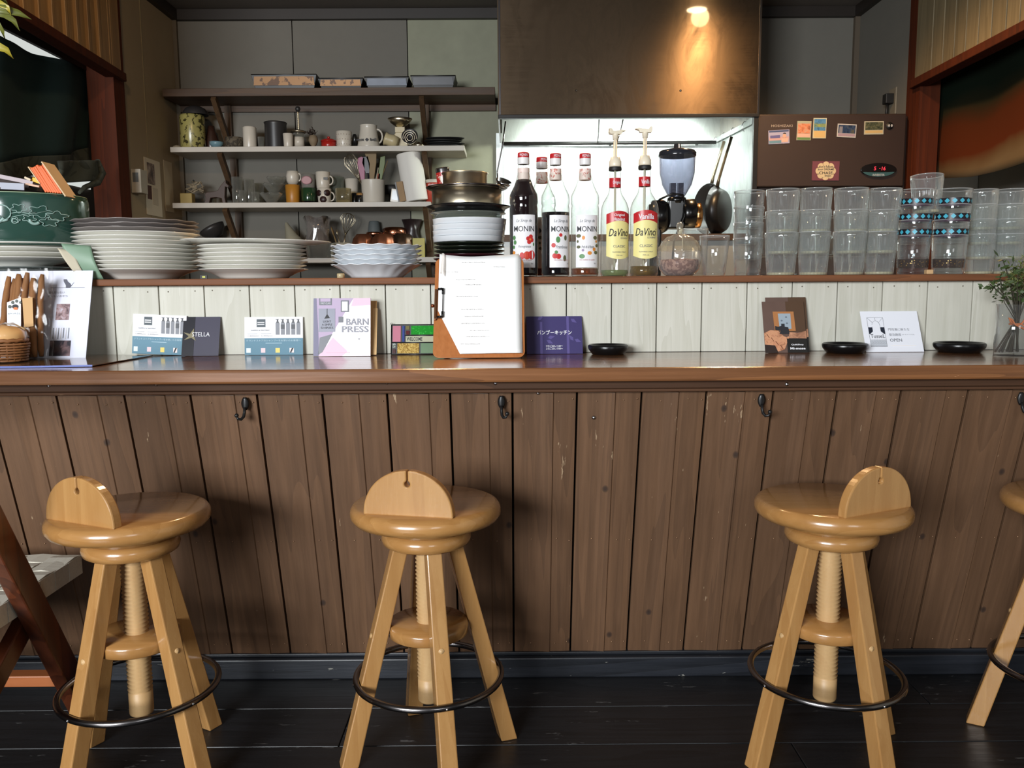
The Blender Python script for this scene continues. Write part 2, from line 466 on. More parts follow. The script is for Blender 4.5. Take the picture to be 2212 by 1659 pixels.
# floor
fl = struct(B().box(-2.6, 2.6, -1.6, 1.86, -0.05, -0.02).box(-2.6, 2.6, 1.86, 5.4, -0.05, 0.0).build('floor', M_GAP))
ys = [1.835, atz(1250, 1526, 0).y, atz(1250, 1608, 0).y]
while ys[-1] > -1.4: ys.append(ys[-1] - 0.148)
pm = {}
for i in range(len(ys) - 1):
    y1, y0 = ys[i], ys[i + 1]
    cuts = [-2.55, [0.9, -0.42, 0.55, -0.9, 0.2][i % 5], 2.55]
    if i == 1: cuts = [-2.55, at(745, 1560, 1.6).x, 2.55]
    for a, b in zip(cuts[:-1], cuts[1:]):
        cx, cy = (a + b) / 2, (y0 + y1) / 2
        o = B().box(-(b - a) / 2 + 0.0008, (b - a) / 2 - 0.0008, -(y1 - y0) / 2 + 0.0012, (y1 - y0) / 2 - 0.0012, -0.022, 0).build('plank', M_FLOOR, fl, (cx, cy, 0), bevel=0.0015)
# ceiling
ce = struct(B().box(-2.6, 2.6, -1.6, 5.4, Z_CEIL + 0.002, Z_CEIL + 0.05).build('ceiling', M_CEIL))
# back wall with sheet panels
wb = struct(B().box(XL - 0.06, 2.6, YW + 0.012, YW + 0.08, 0, Z_CEIL).build('wall_back', M_GAP))
seams = [XL - 0.02, at(632, 100, YW).x, at(880, 100, YW).x, at(1090, 100, YW).x]
for a, b in zip(seams[:-1], seams[1:]):
    B().box(a + 0.0025, b - 0.0025, YW, YW + 0.012, 0.02, Z_CEIL - 0.001).build('panel', M_WALLG if b == seams[3] else M_WALLK, wb)
B().box(at(1650, 100, YW).x - 0.1, XR + 0.02, YW, YW + 0.012, 0.02, Z_CEIL - 0.001).build('panel', M_WALLK, wb)
B().box(XR + 0.062, 2.448, YW, YW + 0.012, 0.02, Z_CEIL - 0.001).build('panel', plain('side_passage_wall', srgb(206, 200, 186), 0.8, var=0.1), wb)
# stainless lining behind the cooker
sx0, sx1 = at(1085, 400, YW).x, at(1548, 400, YW).x
B().box(sx0, sx1 + 0.02, YW - 0.008, YW + 0.01, 0.02, 1.75).build('steel_panel', M_STEEL, wb)
# side walls of the kitchen
wl = struct(B().box(XL - 0.06, XL, YLF, YW + 0.01, 0, Z_CEIL).build('wall_left', M_WALLS))
p1 = atx(292, 300, XL)
B().box(XL - 0.001, XL + 0.003, YLF + 0.28, YLF + 0.285, 0.5, Z_CEIL).build('seam_strip', plain('seam', srgb(150, 138, 110), 0.7), wl)
wr = struct(B().box(XR, XR + 0.06, YRF, YW + 0.01, 0, Z_CEIL).build('wall_right', M_WALLK))
# outer walls seen past the curtains
struct(B().box(2.45, 2.5, -0.6, 4.4, 0, Z_CEIL).build('wall_outer_right', plain('grey_outer_wall', srgb(186, 180, 166), 0.8, var=0.1)))
struct(B().box(-2.62, -2.57, 0.2, 5.34, 0, Z_CEIL).build('wall_outer_left', plain('dim_outer_wall', srgb(70, 60, 50), 0.8, var=0.1)))
struct(B().box(-2.57, XL - 0.06, 5.3, 5.34, 0, Z_CEIL).build('wall_outer_back', plain('dim_outer_wall', srgb(70, 60, 50))))
struct(B().box(-2.565, -2.56, 3.0, 5.2, 1.5, Z_CEIL - 0.02).build('window_1', emit('daylit_pane', (0.86, 0.90, 0.86), 0.75)))
# posts at the kitchen opening
zt = Z_CEIL
xa, xb = at(205, 300, YLF - 0.04).x, at(262, 300, YLF - 0.04).x
struct(B().box(xa, xb, YLF - 0.08, YLF + 0.02, 0, zt).build('trim_1', M_POST))
xa, xb = at(1972, 300, YRF - 0.06).x, at(2016, 300, YRF - 0.06).x
struct(B().box(xa, xb, YRF - 0.10, YRF + 0.02, 0, zt).build('trim_2', M_POST))
# cornice along kitchen ceiling
zc0 = at(1106, 38.5, YW - 0.03).z
struct(B().box(XL, at(1076, 50, YW).x, YW - 0.03, YW + 0.001, zc0, Z_CEIL + 0.001).build('trim_3', M_DTRIM))
struct(B().box(at(1640, 50, YW).x, XR, YW - 0.03, YW + 0.001, zc0, Z_CEIL + 0.001).build('trim_4', M_DTRIM))
struct(B().box(XL, XL + 0.03, YLF, YW - 0.03, zc0, Z_CEIL + 0.001).build('trim_5', M_DTRIM))
struct(B().box(XR - 0.03, XR, YRF, YW - 0.03, zc0, Z_CEIL + 0.001).build('trim_6', M_DTRIM))
struct(B().box(XR - 0.025, XR, YW - 0.025, YW + 0.001, 0, zc0).build('trim_7', plain('corner_strip', srgb(92, 80, 66), 0.6)))
struct(B().box(XL, XL + 0.02, YW - 0.02, YW + 0.001, 0, zc0).build('trim_8', plain('corner_strip_left', srgb(96, 84, 66), 0.6)))

# ---- hanging board panels over the side openings
def header(nm, uA, vA, uB, vB, Y, edges, mat, side):
    A = at(uA, vA, Y); z = A.z; Bp = atz(uB, vB, z)
    d = (Bp - A); d.z = 0; d.normalize()
    nrm = Vector((d.y, -d.x, 0))
    if nrm.x * side > 0: nrm = -nrm            # faces the room
    ts = []
    for u in edges:
        r = ray(u, vA * 0.5); k = (A - CAM).dot(nrm) / r.dot(nrm); p = CAM + r * k
        ts.append((p - A).dot(d))
    rz = math.atan2(d.y, d.x)
    root = B().beam((0, 0, 0), (ts[-1] + 0.3, 0, 0), 0.04, 0.001).build(nm, M_GAP, None, (A.x, A.y, z), (0, 0, rz))
    struct(root)
    s = 1 if (Matrix.Rotation(rz, 3, 'Z') @ Vector((0, 1, 0))).dot(nrm) > 0 else -1
    H = Z_CEIL - z
    for i in range(len(ts) - 1):
        a, b = ts[i], ts[i + 1]
        nar = (b - a) < 0.45 * (ts[-1] - ts[0]) / (len(ts) - 1); dd = 0.026 if nar else 0.014; gg = 0.0 if nar else 0.003
        B().box(a + gg, b - gg, min(0, s * dd), max(0, s * dd), 0.0, H).build('batten' if nar else 'plank', mat, root, bevel=0.002)
    a, b = ts[-1], ts[-1] + 0.3
    B().box(a + 0.003, b, min(0, s * 0.014), max(0, s * 0.014), 0.0, H).build('plank', mat, root)
    B().box(ts[0] - 0.01, b, -0.03, 0.03, -0.035, 0.0).build('bottom_rail', M_POST, root, bevel=0.003)
    B().box(ts[0] - 0.01, b, min(0, -s * 0.02), max(0, -s * 0.02), 0.0, H).build('backing_board', M_GAP, root)
    return root, A, d, nrm, z
LE = [251, 232, 227, 205, 200, 182, 177, 158, 153, 134, 129, 105, 100, 76, 71, 43, 38, 8, 2]
hl, AL, dL, nL, zL = header('wall_header_left', 247, 152, 70, 42, YLF - 0.05, LE, M_SLATL, -1)
hr, AR, dR, nR, zR = header('wall_header_right', 1985, 171, 2212, 52, YRF - 0.08, [1986, 2021.5, 2045.6, 2069.7, 2093.8, 2120.5, 2148.6, 2179.4, 2209], M_SLATR, 1)
# deep dark lintel behind the left header

# ---- bar: white partition, ledge, counter, brown front
wp = struct(B().box(-2.2, 2.2, YP + 0.012, YP + 0.05, 0.0, Z_LEDB).build('wall_partition', M_GAP))
for k in range(-12, 29):
    x = -0.9473 + k * 0.10859
    B().box(0.0012, 0.1074, 0, 0.012, 0, Z_LEDB - Z_TOP - 0.0005).build('plank', M_WHITEP, wp, (x, YP, Z_TOP + 0.0005), bevel=0.0012)
nb = B()
for k in range(-12, 29):
    x = -0.9473 + k * 0.10859
    for q in (0.024 + random.uniform(-.004, .004), 0.085 + random.uniform(-.005, .005)):
        M = Matrix.Translation((x + q, YP, Z_LEDB - 0.013 + random.uniform(-.002, .002))) @ Matrix.Rotation(PI / 2, 4, 'X')
        nb.lathe([(0, 0.0006), (0.0013, 0.0006), (0.0019, -0.0002)], 8, M=M)
tag(nb.build('nail_heads', plain('rusty_nail', srgb(104, 98, 84), 0.7), wp), kind='stuff')
mo = B().box(-2.2, 2.2, 0, 0.30, Z_LEDB, Z_LED).build('bar_ledge', M_SHELF, None, (0, 1.975, 0), bevel=0.0025)
tag(mo, 'narrow brown wooden ledge on top of the white boarded partition', 'shelf')
ct = B().box(-2.2, 2.2, 0, YP - YC, Z_TOPB - Z_TOP, 0).build('bar_counter', M_TOP, None, (0, YC, Z_TOP), bevel=0.005)
tag(ct, 'long glossy brown wooden bar counter with a worn front edge', 'counter')
# front wall, leaning in towards the floor
YT, ZT = 1.662, at(1106, 848.5, 1.662).z
YB = 1.835; ZB = at(1106, 1410, YB).z
L = math.hypot(YB - YT, ZT - ZB); TH = math.atan2(YB - YT, ZT - ZB)
def onfront(x, s, off=0.0):   # s metres up the slope from its foot, off towards the room
    return Vector((x, YB - math.sin(TH) * s - math.cos(TH) * off, ZB + math.cos(TH) * s - math.sin(TH) * off))
wf = struct(B().box(-2.2, 2.2, 0.016, 0.05, -0.03, L + 0.01).build('wall_bar_front', M_GAP, None, (0, YB, ZB), (TH, 0, 0)))
ju = [-28, 120, 267, 410, 554, 695.6, 835.6, 972, 1107, 1247, 1387, 1527, 1672, 1810, 1948, 2093, 2238]
jx = [at(u, 849, YT).x for u in ju]
jx = [jx[0] - 0.135 * i for i in (8, 7, 6, 5, 4, 3, 2, 1)] + jx + [jx[-1] + 0.135 * i for i in range(1, 9)]
nb = B()
for i in range(len(jx) - 1):
    w = jx[i + 1] - jx[i]; g = 0.0022; k = w * random.uniform(0.56, 0.68)
    prof = [(g, 0.016), (g, 0.001), (k * 0.6, 0.0), (k - 0.001, -0.0034), (k + 0.0006, -0.0004), (w * 0.85, 0.0), (w - g, 0.0014), (w - g, 0.016)]
    b = B(); vs = [(x, y, z) for z in (0, L) for x, y in prof]; n = len(prof)
    b.add(vs, [tuple(range(n))[::-1], tuple(range(n, 2 * n))] + [(j, (j + 1) % n, (j + 1) % n + n, j + n) for j in range(n)])
    b.build('plank', M_BROWN, wf, (jx[i], 0, 0), bevel=0.0008)
    for zz in (L - 0.017, L - 0.347, 0.03):
        for q in (0.3, 0.72, 0.93):
            M = Matrix.Translation((jx[i] + w * q, -0.0008, zz + random.uniform(-.003, .003))) @ Matrix.Rotation(PI / 2, 4, 'X')
            nb.lathe([(0, 0.0014), (0.0011, 0.001), (0.0016, 0)], 8, M=M)
tag(nb.build('nail_heads', plain('brass_pin', srgb(150, 116, 88), 0.4, 0.6), wf), kind='stuff')
# screw heads driven into the front
for (u, v, r) in ((1282, 901, 0.0042), (1162, 848, 0.0035)):
    p = atz(u, v, 0.65); 
    r_ = ray(u, v); nn = Vector((0, -math.cos(TH), -math.sin(TH))); kk = (onfront(0, 0) - CAM).dot(nn) / r_.dot(nn); p = CAM + r_ * kk
    q = wf.matrix_basis.inverted() @ p
    B().lathe([(0, 0.003), (r * 0.6, 0.0026), (r, 0)], 12, M=Matrix.Rotation(PI / 2, 4, 'X')).build('screw_head', M_CHROME, wf, (q.x, -0.003, q.z))
# mouldings under the counter
zm1 = at(1106, 841, 1.648).z
struct(B().box(-2.2, 2.2, 1.648, 1.70, zm1, Z_TOPB).build('trim_9', M_BROWNX, bevel=0.002))
zm2 = at(1106, 849, 1.640).z
struct(B().box(-2.2, 2.2, 1.641, 1.69, zm2, zm1).build('trim_10', M_BROWNX, bevel=0.003))
for u, v in ((105, 832), (338, 829), (836, 825.5), (1070, 827), (1700, 829)):
    p = at(u, v + 1, 1.648)
    B().lathe([(0, 0.002), (0.003, 0.0016), (0.004, 0)], 12, M=Matrix.Rotation(PI / 2, 4, 'X')).build('screw_head', M_CHROME, bpy.data.objects['trim_9'], p)
# skirting: thin ledge strip and board
YS = 1.815
zs = at(1106, 1422, YS).z
struct(B().box(-2.2, 2.2, YS, YB + 0.03, 0, zs).build('baseboard_front', M_SKIRT, bevel=0.003))
struct(B().box(-2.2, 2.2, YS + 0.014, YB + 0.03, zs, ZB + 0.004).build('trim_11', M_SKIRT, bevel=0.002))

# ---- coat hooks under the counter
def coat_hook(label, u, v0, v1, side):
    p0 = onfront(0, L - 0.004, 0.004)
    x = at(u, v0, p0.y).x
    t = thing('coat_hook', label, 'hook', (x, p0.y, p0.z), group='coat hooks along the bar front')
    h = px(v1 - v0, 1.66)
    B().grid(lambda a, b: (0.0075 * math.sin(PI * (0.12 + 0.76 * b)) * (2 * a - 1), -0.004 + 0.003 * abs(2 * a - 1), -0.026 * b), 4, 6).build('back_plate', M_IRON, t, solid=0.002)
    pts = [(0, -0.006, -0.02), (0, -0.008, -0.030), (0.001 * side, -0.012, -0.038), (0.004 * side, -0.018, -0.0425), (0.009 * side, -0.022, -0.041), (0.0115 * side, -0.022, -0.036)]
    B().tube(pts, [0.003, 0.0032, 0.0032, 0.003, 0.0027, 0.0024], 8).build('prong', M_IRON, t)
    B().lathe([(0, -0.0045), (0.0032, -0.0032), (0.0045, 0), (0.0032, 0.0032), (0, 0.0045)], 12).build('ball_tip', M_IRON, t, (0.0115 * side, -0.022, -0.034))
    return t
coat_hook('black iron coat hook under the counter above the window-side stool, ball tip turned aside', 529, 848, 896, -1)['label'] = 'black iron coat hook on the bar front near the stool beside the woven chair'
coat_hook('black iron coat hook on the bar front just below the clipboard', 1083, 845, 890, 1)
coat_hook('black iron coat hook on the bar front below the sewing machine postcards', 1645, 840, 885, 1)
coat_hook('black iron coat hook on the bar front at the vase end of the counter', 2206, 838, 885, 1)

# ------------------------------------------------------------------ cooker hood and alcove
YH = 3.73
hx0, hx1 = at(1076, 250, YH).x, at(1640, 250, YH).x
zh = at(1106, 254, YH).z
hood = thing('cooker_hood', 'big smeared stainless steel cooker hood over the bright cooking alcove', 'cooker hood', ((hx0 + hx1) / 2, YH, zh))
hw = (hx1 - hx0) / 2
B().box(-hw, hw, 0, 0.006, 0.012, Z_CEIL - zh).build('front_panel', M_HOOD, hood)
B().box(-hw, -hw + 0.006, 0.006, YW - YH, 0.0, Z_CEIL - zh).build('side_panel', M_HOOD, hood)
B().box(hw - 0.006, hw, 0.006, YW - YH, 0.0, Z_CEIL - zh).build('side_panel', M_HOOD, hood)
B().box(-hw, hw, -0.006, 0.02, -0.004, 0.012).build('bottom_rim', M_IRON, hood, bevel=0.002)
B().box(-hw + 0.004, -hw + 0.012, -0.003, 0.0, 0.012, Z_CEIL - zh).build('edge_strip', M_DCHROME, hood)
B().box(hw - 0.010, hw - 0.002, -0.003, 0.0, 0.012, Z_CEIL - zh).build('edge_strip', M_DCHROME, hood)
for u, v in ((1470, 196), (1245, 195)):
    q = at(u, v, YH) - Vector(hood.location)
    B().lathe([(0, 0.003), (0.003, 0.0022), (0.005, 0)], 12, M=Matrix.Rotation(PI / 2, 4, 'X')).build('rivet', M_CHROME, hood, (q.x, 0, q.z))
B().box(-0.40, 0.40, 0.33, 0.40, 0.075, 0.10).build('lamp_housing', M_STEEL, hood)
B().box(-0.37, 0.37, 0.345, 0.385, 0.07, 0.074).build('lamp_tube', emit('fluorescent_tube', (0.93, 1.0, 0.95), 5.0), hood)
# ceiling spot whose reflection shows in the hood
def ceiling_lamp(label, loc, col, power):
    t = thing('ceiling_downlight', label, 'ceiling lamp', loc, group='recessed ceiling downlights')
    B().lathe([(0.050, 0.0), (0.064, -0.004), (0.068, 0.0), (0.066, 0.003), (0.050, 0.003)], 32, close=True).build('trim_ring', M_BLACKM, t)
    B().lathe([(0, 0.0), (0.051, 0.0)], 32).build('bulb_disc', emit('warm_bulb_%d' % len(MATS), col, power), t)
    return t
lp = at(1505, 33, 4.41)
ceiling_lamp('warm recessed ceiling light in front of the hood, mirrored in the hood', (lp.x, 3.05, Z_CEIL - 0.002), (1.0, 0.74, 0.42), 70)
ceiling_lamp('warm recessed ceiling light above the ledge with the plate stacks', (-0.30, 2.75, Z_CEIL - 0.002), (1.0, 0.74, 0.42), 14)
# steel side wall of the alcove
sw = struct(B().box(hx1 - 0.012, hx1 - 0.002, YH + 0.02, YW, 0.02, zh + 0.01).build('wall_alcove', M_STEEL))
B().box(hx1 - 0.022, hx1 - 0.002, YH, YH + 0.02, 0.02, zh - 0.002).build('edge_post', M_IRON, sw)
B().box(sx0 - 0.03, sx0 + 0.004, YW - 0.02, YW, 0.02, zh + 0.05).build('edge_strip', M_STEEL, wb)
# pipe across the back and its hanging cords
zp = at(1300, 309, YW - 0.05).z
t = thing('wall_pipe', 'dark horizontal pipe across the steel wall above the bottles', 'pipe', (sx0, YW - 0.05, zp))
B().tube([(0, 0, 0), (sx1 - sx0 - 0.02, 0, 0)], 0.009, 10).build('tube', M_IRON, t)
for k in (0.12, 0.5, 0.9):
    B().beam(((sx1 - sx0) * k, 0.0, 0), ((sx1 - sx0) * k, 0.05, 0), 0.012, 0.012).build('clamp', M_IRON, t)
b = B(); b.tube([at(1294, 258, YW - 0.06), at(1293, 285, YW - 0.06), at(1291, 309, YW - 0.06)], 0.003, 6)
tag(b.build('wire', M_IRON), 'dark straight cord hanging from hood to pipe, above the clear syrup bottle', 'cord')
b = B(); b.tube([at(1346, 258, YW - 0.06), at(1340, 285, YW - 0.06), at(1332, 311, YW - 0.06)], 0.003, 6)
tag(b.build('wire', M_DCHROME), 'grey slanting cord hanging from hood to pipe behind the pump heads', 'cord')
# rail with hooks on the alcove side
xr_ = hx1 - 0.02
ra, rb = atx(1545, 304, xr_), atx(1626, 262, xr_)
t = thing('pan_rail', 'white steel rail on the alcove side wall that holds the frying pans', 'rail')
B().beam(ra, rb, 0.006, 0.022, up=(0, 0, 1)).build('bar', M_STEEL, t)
for k in (0.05, 0.3, 0.55, 0.85):
    p = ra.lerp(rb, k)
    B().tube([p + Vector((0, 0, 0.012)), p + Vector((-0.008, 0, 0.015)), p + Vector((-0.018, 0, 0.0)), p + Vector((-0.02, 0, -0.02)), p + Vector((-0.008, 0, -0.03))], 0.0018, 6).build('hook', M_CHROME, t)

def frying_pan(label, uc, vc, r, hu, hv, Y, yaw, tilt, depth=0.045):
    c = at(uc, vc, Y); top = at(hu, hv, Y + 0.02)
    t = thing('frying_pan', label, 'frying pan', c, group='iron pans hanging by the cooker')
    M = Matrix.Rotation(yaw, 4, 'Z') @ Matrix.Rotation(tilt, 4, 'Y') @ Matrix.Rotation(PI / 2, 4, 'X')
    B().lathe([(0, 0.0), (r * 0.72, 0.0), (r * 0.80, 0.004), (r, depth), (r - 0.003, depth), (r * 0.78, 0.006), (r * 0.70, 0.003), (0, 0.003)], 40, M=M).build('pan_body', M_IRON, t)
    q = top - c
    e = M @ Vector((0, r, depth * 0.8))
    a = (M @ Vector((0, r, depth * 0.8)))
    if a.z < 0: a = M @ Vector((0, -r, depth * 0.8))
    mid = a.lerp(q, 0.15) 
    B().tube([a * 0.96, mid, a.lerp(q, 0.6), q], [0.009, 0.007, 0.0065, 0.008], 8).build('handle', plain('worn_iron_handle', srgb(120, 108, 88), 0.3, 0.8, var=0.3), t)
    B().lathe([(0, 0.004), (0.008, 0.003), (0.01, 0)], 10, M=Matrix.Translation(a * 0.9) @ Matrix.Rotation(PI / 2, 4, 'X')).build('rivet', M_IRON, t)
    return t
frying_pan('black iron frying pan hanging closer to the grinder, shown edge on', 1545, 452, px(54, 4.1), 1564, 306, 4.16, math.radians(-66), 0.10)
frying_pan('black iron frying pan hanging nearest the freezer, underside showing', 1566, 455, px(53, 3.86), 1580, 296, 3.86, math.radians(-128), 0.12)
# ladle
t = thing('ladle', 'steel ladle hanging by its long handle at the alcove corner', 'ladle', at(1088, 392, 3.85))
q0 = at(1077, 386, 3.85) - at(1088, 392, 3.85); q1 = at(1092, 262, 3.85) - at(1088, 392, 3.85)
B().lathe([(0, -0.03), (0.02, -0.026), (0.034, -0.01), (0.037, 0.004), (0.034, 0.004), (0.018, -0.023), (0, -0.027)], 24, M=Matrix.Rotation(0.35, 4, 'Y') @ Matrix.Rotation(0.4, 4, 'X')).build('bowl', M_CHROME, t)
B().tube([q0 + Vector((-0.004, 0, -0.003)), q0 + Vector((-0.006, 0, 0.03)), q0.lerp(q1, 0.6), q1], 0.0032, 8).build('handle', M_DCHROME, t)
# cooking range under the steel wall
zr = at(1540, 505, 3.80).z
t = thing('cooking_range', 'steel cooking range with a dark top edge under the hood', 'stove', ((hx0 + hx1) / 2, 3.80, 0))
B().box(-hw + 0.02, hw - 0.02, 0.0, 0.55, 0.05, zr - 0.03).build('body', plain('range_steel', srgb(170, 172, 170), 0.5, 0.6), t)
B().box(-hw + 0.01, hw - 0.015, -0.015, 0.56, zr - 0.03, zr).build('top_edge', M_KWOOD, t)
# kitchen worktop behind the partition
t = thing('kitchen_worktop', 'low kitchen worktop behind the bar carrying the coffee grinder', 'worktop', (0.75, 2.75, 0))
B().box(-0.6, 0.7, -0.3, 0.3, 0.80, 0.84).build('top', M_STEEL, t)
for sx_, sy_ in ((-.55, -.25), (.65, -.25), (-.55, .25), (.65, .25)):
    B().box(sx_ - .02, sx_ + .02, sy_ - .02, sy_ + .02, 0, 0.80).build('leg', M_DCHROME, t)

# ------------------------------------------------------------------ freezer
YF_ = 3.76
fx0, fx1 = at(1636, 300, YF_).x, at(1966, 300, YF_).x
zf, zg0, zg1 = at(1800, 246, YF_).z, at(1800, 403, YF_).z, at(1800, 411, YF_).z
fr = thing('upright_freezer', 'tall dark brown upright freezer with photo magnets and a red clock display', 'freezer', (fx0, YF_, 0))
M_FRZ = plain('brown_freezer_enamel', srgb(50, 35, 28), 0.5, var=0.15)
fw = fx1 - fx0
B().box(0.0, fw, 0.03, 0.6, 0.05, zf - 0.004).build('cabinet', M_FRZ, fr, bevel=0.004)
B().box(0.002, fw - 0.02, 0, 0.03, zg0, zf).build('door', M_FRZ, fr, bevel=0.005)
B().box(0.002, fw - 0.02, 0, 0.03, 0.08, zg1).build('door', M_FRZ, fr, bevel=0.005)
fd = [c for c in fr.children if c.name.startswith('door')][0]
B().beam((fw * 0.62, -0.02, zg1 - 0.012), (fw * 0.82, -0.02, zg1 - 0.008), 0.008, 0.01).build('handle', M_DCHROME, fr)
def frl(u, v): q = at(u, v, YF_); return q.x - fx0, q.z
x, z = frl(1666, 274.5); x2, z2 = frl(1712, 269)
lettering('HOSHIZAKI', fr, x, z, x2 - x, z2 - z, plain('faint_badge', srgb(150, 138, 126), 0.4), bold=0.01)
# display
(xa, z0), (xb, z1) = frl(1857, 384), (frl(1936, 353))
cx, cz, rx, rz = (xa + xb) / 2, z0 + (z1 - z0) * 0.55, (xb - xa) / 2, (z1 - z0) / 2
poly = [(cx + rx * math.cos(a), cz + rz * math.sin(a) * 0.95) for a in [2 * PI * i / 36 for i in range(36)]]
B().prism(poly, -0.008, 0).build('display', M_BLACK, fr, bevel=0.002)
dp = [c for c in fr.children if c.name.startswith('display')][0]
poly = [(cx + rx * 0.94 * math.cos(a), cz + rz * math.sin(a)) for a in [PI + 0.35 + (PI - 0.7) * i / 20 for i in range(21)]]
poly += [(cx + rx * 0.8 * math.cos(a), cz - rz * 0.28 + rz * 0.1 * math.sin(a)) for a in [2 * PI - 0.3 - (PI - 0.6) * i / 10 for i in range(11)]]
B().prism(poly, -0.0095, -0.008).build('teal_band', plain('teal_band', srgb(50, 84, 88), 0.4), dp)
red = emit('red_led', (1.0, 0.04, 0.06), 2.2)
x, z = frl(1886, 368.5); x2, z2 = frl(1891, 360.5)
lettering('5', dp, x, z, x2 - x, z2 - z, red, y=-0.0088, bold=0.01, shear=0.1)
x, z = frl(1897.5, 364.8); x2, z2 = frl(1900, 363.8)
lettering('-', dp, x, z, x2 - x, z2 - z, red, y=-0.0088)
x, z = frl(1902.5, 368.5); x2, z2 = frl(1911, 360.5)
lettering('16', dp, x, z, x2 - x, z2 - z, red, y=-0.0088, bold=0.01, shear=0.1)
x, z = frl(1883, 381); x2, z2 = frl(1909, 376)
lettering('INVERTER', dp, x, z, x2 - x, z2 - z, plain('grey_badge', srgb(170, 176, 178), 0.4), y=-0.0102, bold=0.02)

# magnets on the freezer door
def flat_item(name, label, cat, u0, v1, u1, v0, Y, base, rot=0.0, thick=0.003, group=None, round_=0.0):
    """flat card on a vertical surface; u0..u1, v0(top)..v1(bottom)"""
    a = at(u0, v1, Y); c = at(u1, v0, Y); w, h = c.x - a.x, c.z - a.z
    t = thing(name, label, cat, (a.x, Y, a.z), (0, rot, 0), group)
    b_ = B().box(0, w, -thick, 0, 0, h).build('backing', base, t, bevel=round_)
    t['_w'] = w; t['_h'] = h; t['_t'] = thick
    return t
def prn(t, x0, z0, x1, z1, mat, layer=1, name='printed_area', poly=None):
    w, h, th = t['_w'], t['_h'], t['_t']
    y = -th - 0.0004 * layer
    if poly: pts = [(px_ * w, pz * h) for px_, pz in poly]
    else: pts = [(x0 * w, z0 * h), (x1 * w, z0 * h), (x1 * w, z1 * h), (x0 * w, z1 * h)]
    return B().prism(pts, y, y + 0.00035).build(name, mat, t)
def prt(t, s, x0, z0, x1, z1, mat, layer=2, **kw):
    w, h, th = t['_w'], t['_h'], t['_t']
    return lettering(s, t, x0 * w, z0 * h, (x1 - x0) * w, (z1 - z0) * h, mat, y=-th - 0.0004 * layer - 0.0002, **kw)
def ell(cx, cz, rx, rz, n=16, a0=0, a1=2 * PI): return [(cx + rx * math.cos(a0 + (a1 - a0) * i / n), cz + rz * math.sin(a0 + (a1 - a0) * i / n)) for i in range(n)]
MG = 'photo magnets on the brown freezer'
ph = photo
t = flat_item('photo_magnet', 'tilted magnet with pink and blue print and small head, below the freezer badge', 'magnet', 1660, 312, 1706, 282, YF_, plain('magnet_pale', srgb(150, 146, 170), 0.5), -0.05, group=MG)
prn(t, 0.03, 0.85, 0.97, 0.97, plain('magnet_navy', srgb(60, 74, 110), 0.5)); prn(t, 0.03, 0.05, 0.6, 0.25, plain('magnet_teal', srgb(90, 124, 140), 0.5))
prn(t, 0.03, 0.25, 0.97, 0.5, plain('magnet_pink', srgb(176, 140, 140), 0.5)); prn(t, 0.08, 0.42, 0.55, 0.62, plain('magnet_violet', srgb(88, 84, 130), 0.5), 2)
prn(t, 0, 0, 0, 0, plain('magnet_skin', srgb(190, 150, 130), 0.5), 3, poly=ell(0.76, 0.55, 0.09, 0.16)); prn(t, 0, 0, 0, 0, M_INK, 4, poly=ell(0.76, 0.68, 0.08, 0.10, 12, 0, PI))
prn(t, 0.62, 0.1, 0.92, 0.38, plain('magnet_peach', srgb(196, 156, 140), 0.5), 2)
t = flat_item('photo_magnet', 'upright magnet with orange picture and green foot, paired with a blue one', 'magnet', 1720, 303, 1752, 261, YF_, plain('magnet_sage', srgb(150, 150, 130), 0.5), 0.02, group=MG)
prn(t, 0.05, 0.35, 0.95, 0.86, ph('orange_photo', [srgb(120, 70, 50), srgb(196, 120, 84), srgb(170, 150, 130)], 60)); prn(t, 0.05, 0.03, 0.95, 0.14, plain('magnet_green', srgb(88, 120, 66), 0.5)); prn(t, 0.05, 0.15, 0.95, 0.34, plain('magnet_peach', srgb(196, 156, 140)))
t = flat_item('photo_magnet', 'upright blue and sand coloured magnet with white edge, highest on the freezer', 'magnet', 1755, 299, 1785, 255, YF_, plain('magnet_cream', srgb(180, 176, 150), 0.5), 0.015, group=MG)
prn(t, 0.06, 0.38, 0.94, 0.96, ph('blue_photo', [srgb(50, 90, 130), srgb(80, 130, 170), srgb(60, 80, 60)], 50)); prn(t, 0.06, 0.55, 0.94, 0.72, ph('yellow_band', [srgb(150, 150, 60), srgb(60, 110, 120)], 80), 2); prn(t, 0.06, 0.04, 0.94, 0.37, plain('magnet_sand', srgb(190, 160, 104), 0.5))
t = flat_item('photo_magnet', 'landscape magnet with dark blue night picture, white edged, middle of freezer', 'magnet', 1807, 296, 1849, 267, YF_, plain('magnet_white', srgb(176, 172, 168), 0.5), 0.05, group=MG)
prn(t, 0.05, 0.3, 0.95, 0.92, ph('night_photo', [srgb(20, 26, 40), srgb(40, 60, 92), srgb(90, 84, 50)], 50)); prn(t, 0.05, 0.08, 0.95, 0.28, plain('magnet_mauve', srgb(150, 128, 140), 0.5)); prn(t, 0.1, 0.3, 0.27, 0.8, plain('magnet_grey', srgb(120, 118, 126), 0.5), 2)
t = flat_item('photo_magnet', 'landscape magnet with greenish group picture beside the round face magnet', 'magnet', 1866, 291, 1909, 262, YF_, plain('magnet_ivory', srgb(172, 166, 144), 0.5), -0.01, group=MG)
prn(t, 0.05, 0.34, 0.95, 0.92, ph('green_photo', [srgb(28, 32, 26), srgb(70, 74, 52), srgb(120, 112, 86)], 60)); prn(t, 0.05, 0.1, 0.95, 0.3, plain('magnet_sand', srgb(190, 160, 104)))
